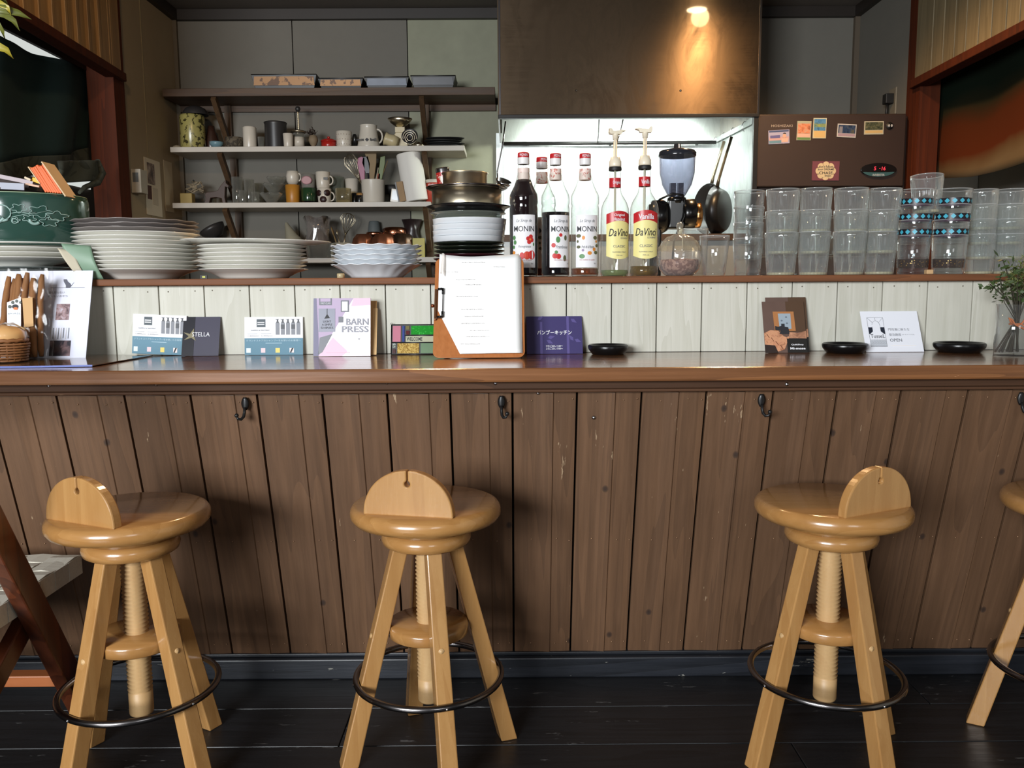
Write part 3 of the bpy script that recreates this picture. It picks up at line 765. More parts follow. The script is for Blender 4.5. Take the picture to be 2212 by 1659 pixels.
t = flat_item('slogan_magnet', 'plum coloured magnet with pale flower shape and hand lettered slogan', 'magnet', 1753, 390, 1813, 348, YF_, plain('magnet_plum', srgb(104, 56, 66), 0.5), 0.01)
for i in range(8):
    a = 2 * PI * i / 8; prn(t, 0, 0, 0, 0, plain('flower_cream', srgb(196, 176, 140), 0.5), 1, poly=ell(0.5 + 0.25 * math.cos(a), 0.5 + 0.30 * math.sin(a), 0.13, 0.19, 14))
prn(t, 0, 0, 0, 0, plain('flower_cream', srgb(196, 176, 140)), 2, poly=ell(0.5, 0.5, 0.30, 0.36, 20))
for s_, z0, z1, xx0, xx1 in (("don't follow", .66, .79, .24, .76), ('your DREAMS', .50, .63, .2, .8), ('CHASE', .32, .47, .25, .75), ('them', .2, .3, .46, .7)): prt(t, s_, xx0, z0, xx1, z1, M_INK, 3, bold=0.015)
q = at(1921, 272, YF_)
t = thing('face_magnet', 'round dark magnet with a pale grinning face at the freezer top corner', 'magnet', q)
B().lathe([(0, 0), (0.016, 0), (0.016, 0.004), (0, 0.006)], 20, M=Matrix.Rotation(PI / 2, 4, 'X')).build('disc', M_BLACKM, t)
for sx_ in (-1, 1): B().prism(ell(sx_ * 0.006 + 0.002, 0, 0.004, 0.006, 10), -0.0075, -0.0055).build('pale_patch', plain('magnet_white', srgb(176, 172, 168)), t)
q = at(1930, 225, YF_ + 0.3)
t = thing('electric_socket', 'wall socket with dark plug on the wall above the freezer', 'socket', (XR - 0.001, atx(1931, 220, XR).y, atx(1931, 220, XR).z))
B().box(-0.008, 0, -0.035, 0.035, -0.06, 0.06).build('plate', plain('socket_plate', srgb(120, 112, 96), 0.5), t, bevel=0.002)
B().box(-0.045, -0.008, -0.02, 0.02, -0.01, 0.035).build('plug', M_BLACKM, t, bevel=0.003)
B().tube([(-0.03, 0, -0.01), (-0.032, 0, -0.05), (-0.02, 0.01, -0.07)], 0.006, 8).build('cord', M_BLACKM, t)

# ------------------------------------------------------------------ stools
def stool_parts(t, az0, azb):
    R = 0.1405
    B().lathe([(0, 0.457), (R - 0.016, 0.457), (R - 0.006, 0.460), (R - 0.0005, 0.468), (R, 0.474), (R - 0.001, 0.481), (R - 0.006, 0.488), (R - 0.012, 0.4905), (0, 0.4905)], 72).build('seat', M_HONEYX, t, (0, 0, 0.006))
    B().lathe([(0, 0.464), (0.078, 0.464), (0.078, 0.4445), (0, 0.4445)], 56).build('neck_disc', M_HONEYX, t)
    B().lathe([(0, 0.4445), (0.076, 0.4445), (0.082, 0.440), (0.0845, 0.430), (0.082, 0.421), (0.074, 0.416), (0, 0.416)], 56).build('collar', M_HONEYX, t)
    prof = [(0, 0.105), (0.0205, 0.105), (0.0215, 0.108), (0.0215, 0.148)]
    z = 0.150
    while z < 0.414:
        prof += [(0.0185, z), (0.0222, z + 0.0036)]; z += 0.0078
    prof += [(0.0185, 0.416), (0, 0.416)]
    B().lathe(prof, 28).build('screw_post', M_SCREW, t)
    B().lathe([(0, 0.232), (0.072, 0.232), (0.076, 0.235), (0.0765, 0.250), (0.074, 0.256), (0, 0.256)], 48).build('spindle_disc', M_HONEYX, t, (0, 0, 0.008))
    for k in range(4):
        a = math.radians(az0 + 90 * k); c, s = math.cos(a), math.sin(a)
        p = Vector((0.158 * c, 0.158 * s, -0.004)); q = Vector((0.050 * c, 0.050 * s, 0.420))
        d = (q - p).normalized(); y = Vector((-s, c, 0)); x = y.cross(d)
        M = Matrix((x, y, d)).transposed().to_4x4(); M.translation = p
        b = B(); Lg = (q - p).length
        w0, w1 = 0.0160, 0.0140
        vs = []
        for zz, w in ((0, w0), (Lg, w1)):
            for sx_, sy_ in ((-1, -1), (1, -1), (1, 1), (-1, 1)): vs.append((sx_ * w, sy_ * w, zz))
        vs = [M @ Vector(v) for v in vs]
        for i in range(4):      # feet cut level with the floor
            v = vs[i]; v2 = vs[i + 4]; kk = (0 - v.z) / (v2.z - v.z); vs[i] = v + (v2 - v) * kk
        b.add(vs, [(0, 3, 2, 1), (4, 5, 6, 7), (0, 1, 5, 4), (1, 2, 6, 5), (2, 3, 7, 6), (3, 0, 4, 7)])
        lg = b.build('leg', M_HONEY, t, bevel=0.0022)
        kk = (0.244 - p.z) / d.z; pc = p + d * kk - x * 0.0148
        pc2 = p + d * kk + x * 0.0148
        o = pc if pc.xy.length > pc2.xy.length else pc2
        out = Vector((c, s, 0.0))
        Mb = out.to_track_quat('Z', 'Y').to_matrix().to_4x4(); Mb.translation = o
        B().lathe([(0, 0.002), (0.003, 0.0018), (0.0042, 0.0002), (0.0055, 0.0002), (0.006, -0.001)], 14, M=Mb).build('plug', M_SCREW, lg)
    R2 = 0.1385
    fr_ = B(); fr_.tube([(R2 * math.cos(2 * PI * i / 56), R2 * math.sin(2 * PI * i / 56), 0.157) for i in range(56)], 0.0062, 12, closed=True)
    ring = fr_.build('foot_ring', M_DCHROME, t)
    for k in range(4):
        a = math.radians(az0 + 90 * k)
        M = Matrix.Translation((R2 * 1.04 * math.cos(a), R2 * 1.04 * math.sin(a), 0.157)) @ Matrix.Rotation(a, 4, 'Z') @ Matrix.Rotation(PI / 2, 4, 'Y')
        B().lathe([(0, 0.002), (0.0022, 0.0014), (0.003, -0.001)], 10, M=M).build('screw_head', M_CHROME, ring)
    # half round back board with a key slit
    w, h = 0.0825, 0.082
    out = []
    hc = (0.0, h - 0.024); hr_ = 0.0052; sl = 0.0011
    out.append((-w, 0))
    for i in range(1, 18): a = PI - PI / 2 * i / 17.6; out.append((w * math.cos(a), h * math.sin(a) ** 0.92))
    out.append((-sl, h)); 
    for i in range(13): a = PI / 2 + 0.2 + (2 * PI - 0.4) * i / 12; out.append((hc[0] + hr_ * math.cos(a), hc[1] + hr_ * math.sin(a)))
    out.append((sl, h))
    for i in range(17, 0, -1): a = PI / 2 * i / 17.6; out.append((w * math.cos(a), h * math.sin(a) ** 0.92))
    out.append((w, 0))
    a = math.radians(azb)
    M = Matrix.Translation((0.096 * math.cos(a), 0.096 * math.sin(a), 0.4955)) @ Matrix.Rotation(a + PI / 2, 4, 'Z')
    B().prism(out, -0.009, 0.009, M=M).build('backrest', M_HONEY, t, bevel=0.0045)
SG = 'screw stools along the bar'
for u_lab, x, y, az, ab, lab in ((0, -0.695, 1.478, 61, 246, 'honey wooden screw stool beside the woven chair, foot ring mirrored bluish'),
                                 (1, -0.158, 1.518, 18, 258, 'honey wooden screw stool standing below the clipboard'),
                                 (2, 0.603, 1.512, 22, 296, 'honey wooden screw stool below the sewing machine postcards'),
                                 (3, 1.090, 1.53, 60, 280, 'honey wooden screw stool cut off by the picture edge, below the vase')):
    t = thing('screw_stool', lab, 'stool', (x, y, 0), group=SG)
    stool_parts(t, az, ab)

# ------------------------------------------------------------------ folding chair with woven seat
t = thing('folding_chair', 'dark red wooden folding chair with woven pale webbing seat', 'chair', (-1.11, 1.42, 0))
zs_ = 0.355
X0, X1, Y0, Y1 = -0.232, 0.231, -0.23, 0.228        # seat, local
M_WEB = wood('pale_webbing', srgb(236, 232, 218), srgb(206, 200, 184), 'y', 60, 0.08, 0.6, 0.3, rings=0.1)
M_WEBX = wood('pale_webbing_cross', srgb(236, 232, 218), srgb(206, 200, 184), 'x', 60, 0.08, 0.6, 0.3, rings=0.1)
B().box(X0 + .01, X1 - .01, Y0 + .01, Y1 - .01, zs_ - 0.036, zs_ - 0.006).build('seat_frame', M_CHAIR, t)
nx = ny = 9
sxw, syw = (X1 - X0) / nx, (Y1 - Y0) / ny
for i in range(nx):
    b = B(); vs = []; n = ny * 2
    pts = [(Y0, zs_ - 0.038)] + [(Y0, zs_ - 0.001)] + [(Y0 + syw * (j + 0.5), zs_ + (0.0022 if (i + j) % 2 == 0 else -0.0022)) for j in range(ny)] + [(Y1, zs_ - 0.001), (Y1, zs_ - 0.038)]
    xa_, xb_ = X0 + sxw * i + 0.001, X0 + sxw * (i + 1) - 0.001
    vs = [(x, y, z) for y, z in pts for x in (xa_, xb_)]
    b.add(vs, [(2 * k, 2 * k + 1, 2 * k + 3, 2 * k + 2) for k in range(len(pts) - 1)])
    b.build('webbing_strip', M_WEB, t, solid=0.002)
for j in range(ny):
    b = B()
    pts = [(X0, zs_ - 0.038)] + [(X0, zs_ - 0.001)] + [(X0 + sxw * (i + 0.5), zs_ + (-0.0022 if (i + j) % 2 == 0 else 0.0022)) for i in range(nx)] + [(X1, zs_ - 0.001), (X1, zs_ - 0.038)]
    ya_, yb_ = Y0 + syw * j + 0.001, Y0 + syw * (j + 1) - 0.001
    vs = [(x, y, z) for x, z in pts for y in (ya_, yb_)]
    b.add(vs, [(2 * k, 2 * k + 1, 2 * k + 3, 2 * k + 2) for k in range(len(pts) - 1)])
    b.build('webbing_strip', M_WEBX, t, solid=0.002)
for s_, xx in ((1, 0.2485), (-1, -0.2495)):
    B().beam((xx, 0.196, 0.0), (xx, -0.262, 0.84), 0.050, 0.028, up=(1, 0, 0)).build('back_leg', M_CHAIR, t, bevel=0.003)
    B().beam((xx - 0.032 * s_, -0.42, 0.0), (xx - 0.032 * s_, 0.08, zs_ - 0.045), 0.040, 0.024, up=(1, 0, 0)).build('front_leg', M_CHAIR, t, bevel=0.003)
B().beam((-0.236, 0.122, 0.142), (0.235, 0.122, 0.142), 0.022, 0.030, up=(0, 1, 0)).build('stretcher', wood('lighter_chair_wood', srgb(176, 104, 58), srgb(132, 72, 38), 'x', 20, 0.06, 0.35, 0.1), t, bevel=0.002)
B().beam((-0.236, -0.245, 0.80), (0.235, -0.245, 0.80), 0.02, 0.09, up=(0, 1, 0)).build('top_rail', M_CHAIR, t, bevel=0.003)
t.rotation_euler = (0, 0, 0)

# ------------------------------------------------------------------ cards and papers on the counter
def stand(name, label, cat, u0, vt, u1, vb, base, lean_to=1.994, roll=0.0, thick=0.0012, group=None, yaw=0.0, yf=None):
    yf = yf or min(1.985, atz((u0 + u1) / 2, vb, Z_TOP).y)
    a = at(u0, vb, yf); c = at(u1, vb, yf); w = c.x - a.x
    H = at(u0, vt, (yf + lean_to) / 2).z - Z_TOP
    for _ in range(3):
        H = at((u0 + u1) / 2, vt, lean_to).z - Z_TOP
    th = math.atan2(lean_to - yf, H); h = math.hypot(H, lean_to - yf)
    t = thing(name, label, cat, (a.x, yf, Z_TOP + 0.0004 + max(0, w * math.sin(roll))), (-th, roll, yaw), group)
    B().box(0, w, -thick, 0, 0, h).build('sheet', base, t)
    t['_w'] = w; t['_h'] = h; t['_t'] = thick
    return t
def lines(t, x0, x1, z1, n, dz, mat, th_=0.012, jag=0.0):
    for i in range(n):
        prn(t, x0, z1 - dz * i - th_, x1 - random.random() * jag, z1 - dz * i, mat, 2, 'print_line')
M_SLATE = plain('slate_blue_print', srgb(112, 148, 166), 0.6, 0, 0.15)
M_PUMPG = plain('pump_bottle_grey', srgb(120, 122, 130), 0.5); M_PUMPD = plain('pump_bottle_dark', srgb(52, 54, 60), 0.5)
def shampoo_card(label, u0, vt, u1, vb, roll):
    t = stand('shampoo_card', label, 'card', u0, vt, u1, vb, M_PAPER, roll=roll, group='shampoo cards on the counter')
    prn(t, 0.0, 0.0, 1.0, 0.44, M_SLATE)
    q = prn(t, 0.21, 0.73, 0.36, 0.94, plain('logo_teal', srgb(36, 54, 64), 0.5), 1, 'logo')
    prn(t, 0.225, 0.84, 0.345, 0.865, M_WHITEINK, 3, 'print_line'); prn(t, 0.225, 0.79, 0.345, 0.815, M_WHITEINK, 3, 'print_line')
    prt(t, 'SHAMPOO & TREATMENT', 0.11, 0.63, 0.43, 0.665, M_GREYINK)
    prn(t, 0.05, 0.555, 0.22, 0.562, M_GREYINK, 2, 'print_line'); prn(t, 0.28, 0.555, 0.46, 0.562, M_GREYINK, 2, 'print_line')
    prt(t, '1,800yen  2,400yen', 0.06, 0.485, 0.48, 0.515, M_GREYINK)
    for i in range(5):
        x = 0.535 + 0.089 * i; m_ = M_PUMPG
        prn(t, x, 0.53, x + 0.065, 0.84, m_, 2, 'bottle_picture')
        if i in (1, 3): prn(t, x, 0.68, x + 0.065, 0.80, M_PUMPD, 3, 'bottle_picture')
        prn(t, 0, 0, 0, 0, M_PUMPD, 2, 'bottle_picture', poly=[(x + .005, .84), (x + .06, .84), (x + .045, .885), (x + .045, .92), (x + .055, .94), (x - .015, .935), (x + .02, .92), (x + .02, .885)])
    prt(t, 'グランドストアのシャンプーをお使いのお客様へ', 0.03, 0.355, 0.96, 0.405, plain('pale_blue_ink', srgb(190, 214, 224), 0.5))
    prn(t, 0.36, 0.305, 0.64, 0.315, plain('pale_blue_ink', srgb(190, 214, 224)), 2, 'print_line')
    for x, m_ in ((0.03, plain('icon_white', srgb(220, 232, 238), 0.5)), (0.28, plain('icon_pink', srgb(226, 200, 206), 0.5)), (0.53, plain('icon_yellow', srgb(232, 206, 96), 0.5)), (0.77, plain('icon_pinkwhite', srgb(236, 222, 220), 0.5))):
        prn(t, x, 0.06, x + 0.075, 0.18, m_, 2, 'icon')
    prn(t, 0, 0, 0, 0, M_INK, 3, 'icon', poly=[(.775, .06), (.80, .06), (.84, .18), (.81, .18)])
    return t
shampoo_card('blue and white shampoo card leaning tilted over the dark STELLA card', 286, 683, 401, 767, 0.045)
t = stand('dark_brochure', 'dark grey STELLA brochure half hidden behind a shampoo card', 'brochure', 392, 685, 472, 767.5, plain('night_print', srgb(70, 68, 84), 0.25), lean_to=1.996, yf=1.968)
prn(t, 0.0, 0.0, 0.32, 1.0, plain('night_print_dark', srgb(24, 24, 34), 0.25))
gold = plain('dull_gold', srgb(128, 118, 84), 0.4)
prn(t, 0, 0, 0, 0, gold, 2, 'star', poly=[(0.02, .60), (.2, .56), (.3, .70), (.30, .52), (.37, .38), (.24, .46), (.04, .40), (.17, .5)])
prt(t, 'STELLA', 0.26, 0.49, 0.74, 0.60, M_WHITEINK, 3)
shampoo_card('blue and white shampoo card standing alone between STELLA and the pink magazine', 529, 685, 655, 767, 0.0)
# paper bags behind and the pink magazine
t = stand('paper_bags', 'thin bundle of folded brown paper bags behind the pink magazine', 'paper bags', 760, 652, 812, 768, plain('kraft_paper', srgb(196, 150, 96), 0.7), thick=0.006, lean_to=1.992)
prn(t, 0.86, 0.0, 1.04, 0.86, plain('kraft_paper_light', srgb(222, 182, 128), 0.7), 1, 'fold')
t = stand('magazine', 'pink and white BARN PRESS magazine standing on the counter', 'magazine', 678, 645, 801, 773, plain('white_gloss_paper', srgb(250, 246, 250), 0.5, 0, 0.1), lean_to=1.956, thick=0.004, yf=1.934)
pk = plain('pale_pink_print', srgb(238, 206, 224), 0.5, 0, 0.1); lil = plain('lilac_print', srgb(196, 178, 204), 0.5, 0, 0.1); gr = plain('grey_lilac_print', srgb(140, 138, 160), 0.5, 0, 0.1)
prn(t, 0, 0, 0, 0, lil, 1, poly=[(0, 0), (.09, 0), (.70, 1), (0, 1)])
prn(t, 0, 0, 0, 0, pk, 1, poly=[(.70, 1), (.66, .86), (1, .88), (1, 1)]); prn(t, 0, 0, 0, 0, pk, 1, poly=[(.09, 0), (.34, .32), (.6, .08), (.5, 0)])
prn(t, 0, 0, 0, 0, gr, 2, poly=[(0, 0), (.09, 0), (.09, .3), (.05, 1), (0, 1)])
M_FRM = plain('print_frame_dark', srgb(70, 72, 84), 0.4)
for (a, b_, c, d), m_ in (((.10, .88, .32, 1.0), M_FRM), ((.09, .42, .38, .82), plain('print_poster_grey', srgb(120, 122, 140), 0.4)), ((.48, .76, .62, .96), M_FRM), ((.44, .58, .52, .68), M_FRM)):
    prn(t, a, b_, c, d, m_, 3, 'poster_picture')
prn(t, .12, .94, .30, .995, lil, 4, 'poster_picture'); prn(t, .50, .78, .60, .94, plain('white_gloss_paper', srgb(250, 246, 250)), 4, 'poster_picture')
prn(t, 0, 0, 0, 0, M_FRM, 2, 'poster_picture', poly=[(.08, .02), (.11, .32), (.33, .38), (.16, .07)])
prn(t, 0, 0, 0, 0, M_INK, 4, 'lamp_picture', poly=[(.235, .82), (.245, .82), (.245, .72), (.29, .655), (.19, .645), (.235, .72)])
for i, s_ in enumerate(('LIGHT', 'A SIMPLE', 'SHINES')): prt(t, s_, .17 - .02 * i, .58 - .055 * i, .31 + .02 * i, .615 - .055 * i, M_INK, 4)
prt(t, 'FIRST CLASS', .13, .895, .30, .925, M_WHITEINK, 4)
gk = plain('grey_title', srgb(120, 122, 134), 0.4)
prt(t, 'BARN', .575, .535, .965, .645, gk, 4, bold=0.008); prt(t, 'PRESS', .50, .41, .965, .515, gk, 4, bold=0.008)
prn(t, 0, 0, 0, 0, gk, 3, 'arrow', poly=[(.78, .30), (.815, .30), (.80, .275)])
prn(t, .22, .055, .64, .062, plain('pink_ink', srgb(220, 170, 190)), 2, 'print_line')

# stained glass
t = stand('stained_glass_panel', 'small stained glass WELCOME panel leaning beside the clipboard', 'stained glass', 845, 702, 962, 766, plain('lead_backing', srgb(60, 60, 60), 0.5), thick=0.0015, lean_to=1.99)
w, h = t['_w'], t['_h']
def sg(name, x0, z0, x1, z1, mat): 
    return B().box(x0 * w + 0.0006, x1 * w - 0.0006, -0.0035, -0.0012, z0 * h + 0.0006, z1 * h - 0.0006).build('glass_piece', mat, t, bevel=0.0004)
def sgm(n, c, bump=0): return plain(n, c, 0.12, spec=0.8, var=0.25)
sg('p', .02, .41, .18, .97, sgm('sg_pink', srgb(206, 130, 150))); sg('b', .20, .41, .25, .97, sgm('sg_blue', srgb(54, 76, 150)))
sg('o', .265, .82, .34, .97, sgm('sg_olive', srgb(122, 116, 70))); sg('r', .265, .65, .34, .80, sgm('sg_red', srgb(92, 30, 34)))
sg('g', .36, .65, .98, .97, speckle('sg_green', srgb(26, 140, 40), srgb(60, 180, 70), 260, 0.6, 0.1)); sg('w', .265, .40, .98, .62, sgm('sg_cream', srgb(196, 196, 168)))
sg('c', .02, .21, .09, .38, speckle('sg_clear', srgb(170, 176, 170), srgb(90, 100, 90), 300, 0.5, 0.1)); sg('m', .02, .02, .09, .19, sgm('sg_maroon', srgb(84, 56, 58)))
sg('a', .11, .02, .52, .38, speckle('sg_amber', srgb(150, 116, 50), srgb(206, 176, 100), 420, 0.5, 0.15)); sg('gg', .54, .02, .98, .38, sgm('sg_sage', srgb(120, 148, 116)))
for a, b_ in (((0, -.003, 0), (w, -.003, 0)), ((0, -.003, h), (w, -.003, h)), ((0, -.003, 0), (0, -.003, h)), ((w, -.003, 0), (w, -.003, h)), ((0, -.003, .395 * h), (w, -.003, .395 * h)), ((.255 * w, -.003, .635 * h), (w, -.003, .635 * h))):
    B().tube([a, b_], 0.0011, 6).build('lead_line', M_IRON, t)
B().tube([(0.002 * math.cos(a), -.003, h + 0.002 + 0.002 * math.sin(a)) for a in [2 * PI * i / 10 for i in range(10)]], 0.0006, 5, closed=True).build('hanging_loop', M_IRON, t)
lettering('WELCOME', t, .285 * w, .445 * h, .29 * w, .13 * h, M_INK, y=-0.0038, bold=0.02)

# clipboard
yf = atz(1030, 774.5, Z_TOP).y
t = thing('clipboard', 'upright brown clipboard full of white handwritten sheets on the counter', 'clipboard', (at(935, 776, yf).x, yf, Z_TOP + 0.001), (-math.atan2(1.968 - yf, 0.225), 0, 0))
w = at(1134, 776, yf).x - at(935, 776, yf).x; h = math.hypot(at(1000, 561, 1.972).z - Z_TOP, 1.968 - yf)
def rrect(x0, z0, x1, z1, r, n=5):
    o = []
    for cx, cz, a0 in ((x1 - r, z0 + r, -PI / 2), (x1 - r, z1 - r, 0), (x0 + r, z1 - r, PI / 2), (x0 + r, z0 + r, PI)):
        for i in range(n + 1): o.append((cx + r * math.cos(a0 + PI / 2 * i / n), cz + r * math.sin(a0 + PI / 2 * i / n)))
    return o
B().prism(rrect(0, 0, w, h, 0.014), -0.0035, 0).build('board', wood('clipboard_fibreboard', srgb(196, 124, 66), srgb(166, 98, 48), 'z', 40, 0.5, 0.45, 0.05, rings=0.1), t, bevel=0.0008)
M_SHEET = plain('bright_paper', srgb(252, 252, 250), 0.7)
def sheet(x0, x1, z0, z1, y, curl, seed, nm='paper_sheet', mat=M_SHEET):
    rr = random.Random(seed); ph_ = rr.random() * 6
    def fn(a, b_):
        x = (x0 + (x1 - x0) * a); z = z0 + (z1 - z0) * b_
        if b_ < 0.45: x += (0.45 - b_) * 0.115 * (1 - a) ** 1.3
        z -= 0.004 * b_ * math.sin(PI * a); z += 0.006 * b_ ** 3 * a
        yy = y - curl * ((1 - a) ** 4 * b_ ** 6) * 1.6 - 0.002 * math.sin(5 * a + ph_) ** 2 - 0.0035 * (1 - b_) ** 3 * a
        return (x, yy, z)
    return B().grid(fn, 16, 20).build(nm, mat, t, solid=0.0003)
sheet(0.009, w - 0.006, 0.008, h - 0.005, -0.0050, 0.0, 1)
sheet(0.010, w - 0.009, 0.007, h - 0.002, -0.0075, 0.003, 2)
top_s = sheet(0.011, w - 0.011, 0.006, h + 0.001, -0.0105, 0.006, 3)
B().grid(lambda a, b_: (0.012 + 0.013 * a + 0.002 * b_, -0.012 - 0.010 * math.sin(PI * a) - 0.004 * a, h - 0.045 + 0.052 * b_ - 0.010 * a), 6, 6).build('curled_corner', M_PAPERC, t, solid=0.0003)
# clip along the long side
B().box(0.001, 0.0055, -0.012, 0.0, h * 0.36, h * 0.665).build('clip_plate', plain('brass_clip', srgb(170, 120, 86), 0.3, 0.9), t, bevel=0.001)
cw = B(); cw.tube([(0.003, -0.010, h * .37), (0.013, -0.0165, h * .375), (0.019, -0.0175, h * .375), (0.0205, -0.0175, h * .40), (0.0205, -0.0175, h * .63), (0.019, -0.0175, h * .655), (0.013, -0.0165, h * .655), (0.003, -0.010, h * .66)], 0.0011, 8)
cw.build('clip_wire', M_CHROME, t)
for zc_, s_ in ((h * .375, 1), (h * .655, -1)):
    b = B(); b.tube([(0.009, -0.0165, zc_), (0.0185, -0.0178, zc_)], 0.0026, 10); b.tube([(0.0205, -0.0178, zc_ - 0.001 * s_), (0.0205, -0.0178, zc_ + 0.013 * s_)], 0.0026, 10)
    b.build('rubber_sleeve', M_BLACK, t)
B().lathe([(0, -0.004), (0.0035, -0.003), (0.0045, 0), (0.0035, 0.003), (0, 0.004)], 12).build('clip_knob', plain('copper_knob', srgb(160, 90, 60), 0.3, 0.9), t, (-0.0035, -0.004, h * .51))
M_FAINT = plain('faint_pencil', srgb(228, 224, 222), 0.7)
rr = random.Random(5)
for i, (x, z, n) in enumerate(((.30, .93, .26), (.66, .88, .12), (.12, .83, .14), (.24, .75, .20), (.34, .70, .18), (.24, .58, .22), (.30, .45, .24), (.34, .38, .2), (.30, .31, .26), (.4, .24, .22), (.36, .18, .24), (.3, .11, .2))):
    b = B(); xx = x * w; 
    while xx < (x + n) * w:
        d_ = rr.uniform(.001, .004); b.box(xx, xx + d_, -0.0155, -0.0152, z * h, z * h + rr.uniform(.0006, .0018)); xx += d_ + rr.uniform(.0008, .003)
    b.build('pencil_line', M_FAINT, t)

# purple restaurant card
t = stand('purple_card', 'dark purple card with white Japanese lettering and pale bamboo print', 'card', 1138, 684, 1259, 765, plain('indigo_print', srgb(62, 54, 104), 0.45))
fb = plain('indigo_pale', srgb(92, 82, 140), 0.45)
prn(t, .24, 0, .285, .85, fb, 1, 'bamboo'); prn(t, .72, 0, .765, 1, fb, 1, 'bamboo')
for cx, cz, a in ((.36, .36, -.5), (.38, .42, .2), (.84, .34, 2.2), (.86, .38, -.4), (.2, .9, .6), (.8, .93, -.6)):
    prn(t, 0, 0, 0, 0, fb, 1, 'bamboo_leaf', poly=[(cx, cz), (cx + .05 * math.cos(a) - .03 * math.sin(a), cz + .08 * math.sin(a) + .05 * math.cos(a)), (cx + .13 * math.cos(a), cz + .19 * math.sin(a)), (cx + .05 * math.cos(a) + .03 * math.sin(a), cz + .08 * math.sin(a) - .05 * math.cos(a))])
prt(t, 'バンブーキッチン', .19, .50, .81, .625, M_WHITEINK, 3, bold=0.02)
prt(t, 'ひるごはん 11:00〜', .345, .175, .645, .235, M_WHITEINK, 3, bold=0.015); prt(t, 'よるごはん 17:00〜', .345, .105, .645, .165, M_WHITEINK, 3, bold=0.015)

# ashtrays
for u, v, wpx, lab in ((1313.5, 767, 85, 'round black ashtray beside the purple card'), (1824.5, 761.5, 91, 'round black ashtray between the postcards and the white OPEN card'), (2071.5, 760, 100, 'round black ashtray between the white OPEN card and the vase')):
    p = atz(u, v - 2, Z_TOP); R = px(wpx, p.y + 0.05) / 2; yc = p.y + R * 0.80
    yc = min(yc, 1.99 - R)
    x = at(u, v, yc).x
    B_ = B().lathe([(0, 0), (R * .72, 0), (R * .80, 0.001), (R * .97, 0.012), (R, 0.018), (R * .985, 0.0215), (R * .93, 0.0235), (R * .86, 0.022), (R * .80, 0.014), (R * .6, 0.006), (0, 0.005)], 48)
    o = B_.build('ashtray', plain('black_enamel', srgb(14, 14, 15), 0.28), None, (x, yc, Z_TOP))
    tag(o, lab, 'ashtray', 'black ashtrays on the counter')

# postcards with a sewing machine
def postcard(label, u0, vt, u1, vb, lean, yf):
    t = stand('postcard', label, 'postcard', u0, vt, u1, vb, plain('photo_wall_brown', srgb(112, 88, 78), 0.4, var=0.3), lean_to=lean, yf=yf, group='sewing machine postcards')
    tan = plain('photo_wood_tan', srgb(184, 124, 76), 0.4, var=0.1)
    prn(t, .56, .40, 1, 1, plain('photo_wall_shade', srgb(92, 68, 50), 0.4, var=0.2)); prn(t, 0, 0, 0, 0, tan, 2, 'frame_picture', poly=[(.24, .80), (.74, .80), (.76, .42), (.26, .42)])
    prn(t, 0, 0, 0, 0, plain('photo_window', srgb(160, 174, 184), 0.4), 3, 'window_picture', poly=[(.36, .76), (.66, .76), (.66, .46), (.38, .46)])
    for cx, cz in ((.44, .62), (.55, .69), (.56, .57)): prn(t, 0, 0, 0, 0, plain('photo_window_mark', srgb(110, 120, 130), 0.4), 4, 'window_picture', poly=[(cx - .03, cz), (cx, cz - .02), (cx + .03, cz), (cx, cz + .02)])
    prn(t, 0, 0, 0, 0, M_INK, 5, 'sewing_machine_picture', poly=[(.27, .44), (.27, .52), (.34, .50), (.42, .52), (.42, .56), (.50, .56), (.50, .50), (.58, .49), (.60, .40), (.60, .36), (.36, .36), (.40, .42), (.33, .43)])
    prn(t, 0, 0, 0, 0, ph('quilt_photo', [srgb(150, 92, 66), srgb(214, 156, 118), srgb(190, 128, 96)], 70), 4, 'quilt_picture', poly=[(.0, .16), (.0, .38), (.16, .44), (.34, .42), (.46, .32), (.52, .30), (.60, .32), (.56, .24), (.46, .06), (.30, .02), (.24, .14)])
    prn(t, 0, 0, 0, 0, ph('quilt_photo_right', [srgb(110, 72, 54), srgb(206, 150, 116)], 60), 4, 'quilt_picture', poly=[(.58, .28), (.60, .40), (.80, .38), (1, .42), (1, .27)])
    prn(t, 0, 0, .3, .15, plain('photo_dark', srgb(48, 36, 32), 0.4), 3)
    prn(t, .53, 0, 1, .27, plain('photo_black', srgb(34, 32, 30), 0.4), 5)
    for i in range(4):
        prn(t, 0, 0, 0, 0, plain('quilt_seam', srgb(110, 64, 46), 0.4), 6, 'quilt_seam', poly=[(.05 + .1 * i, .36 - .07 * i), (.06 + .1 * i, .365 - .07 * i), (.12 + .1 * i, .29 - .07 * i), (.11 + .1 * i, .285 - .07 * i)])
    prt(t, 'QuiltShop', .62, .13, .91, .165, M_WHITEINK, 7, bold=0.02); prt(t, 'Mi-mose', .59, .055, .95, .10, M_WHITEINK, 7, bold=0.03)
    return t
postcard('brown sewing machine postcard behind its twin, only edges showing', 1660, 643, 1748, 760, 1.994, 1.955)
postcard('brown sewing machine postcard at the front of the pair', 1653, 652, 1744, 762.5, 1.985, 1.945)

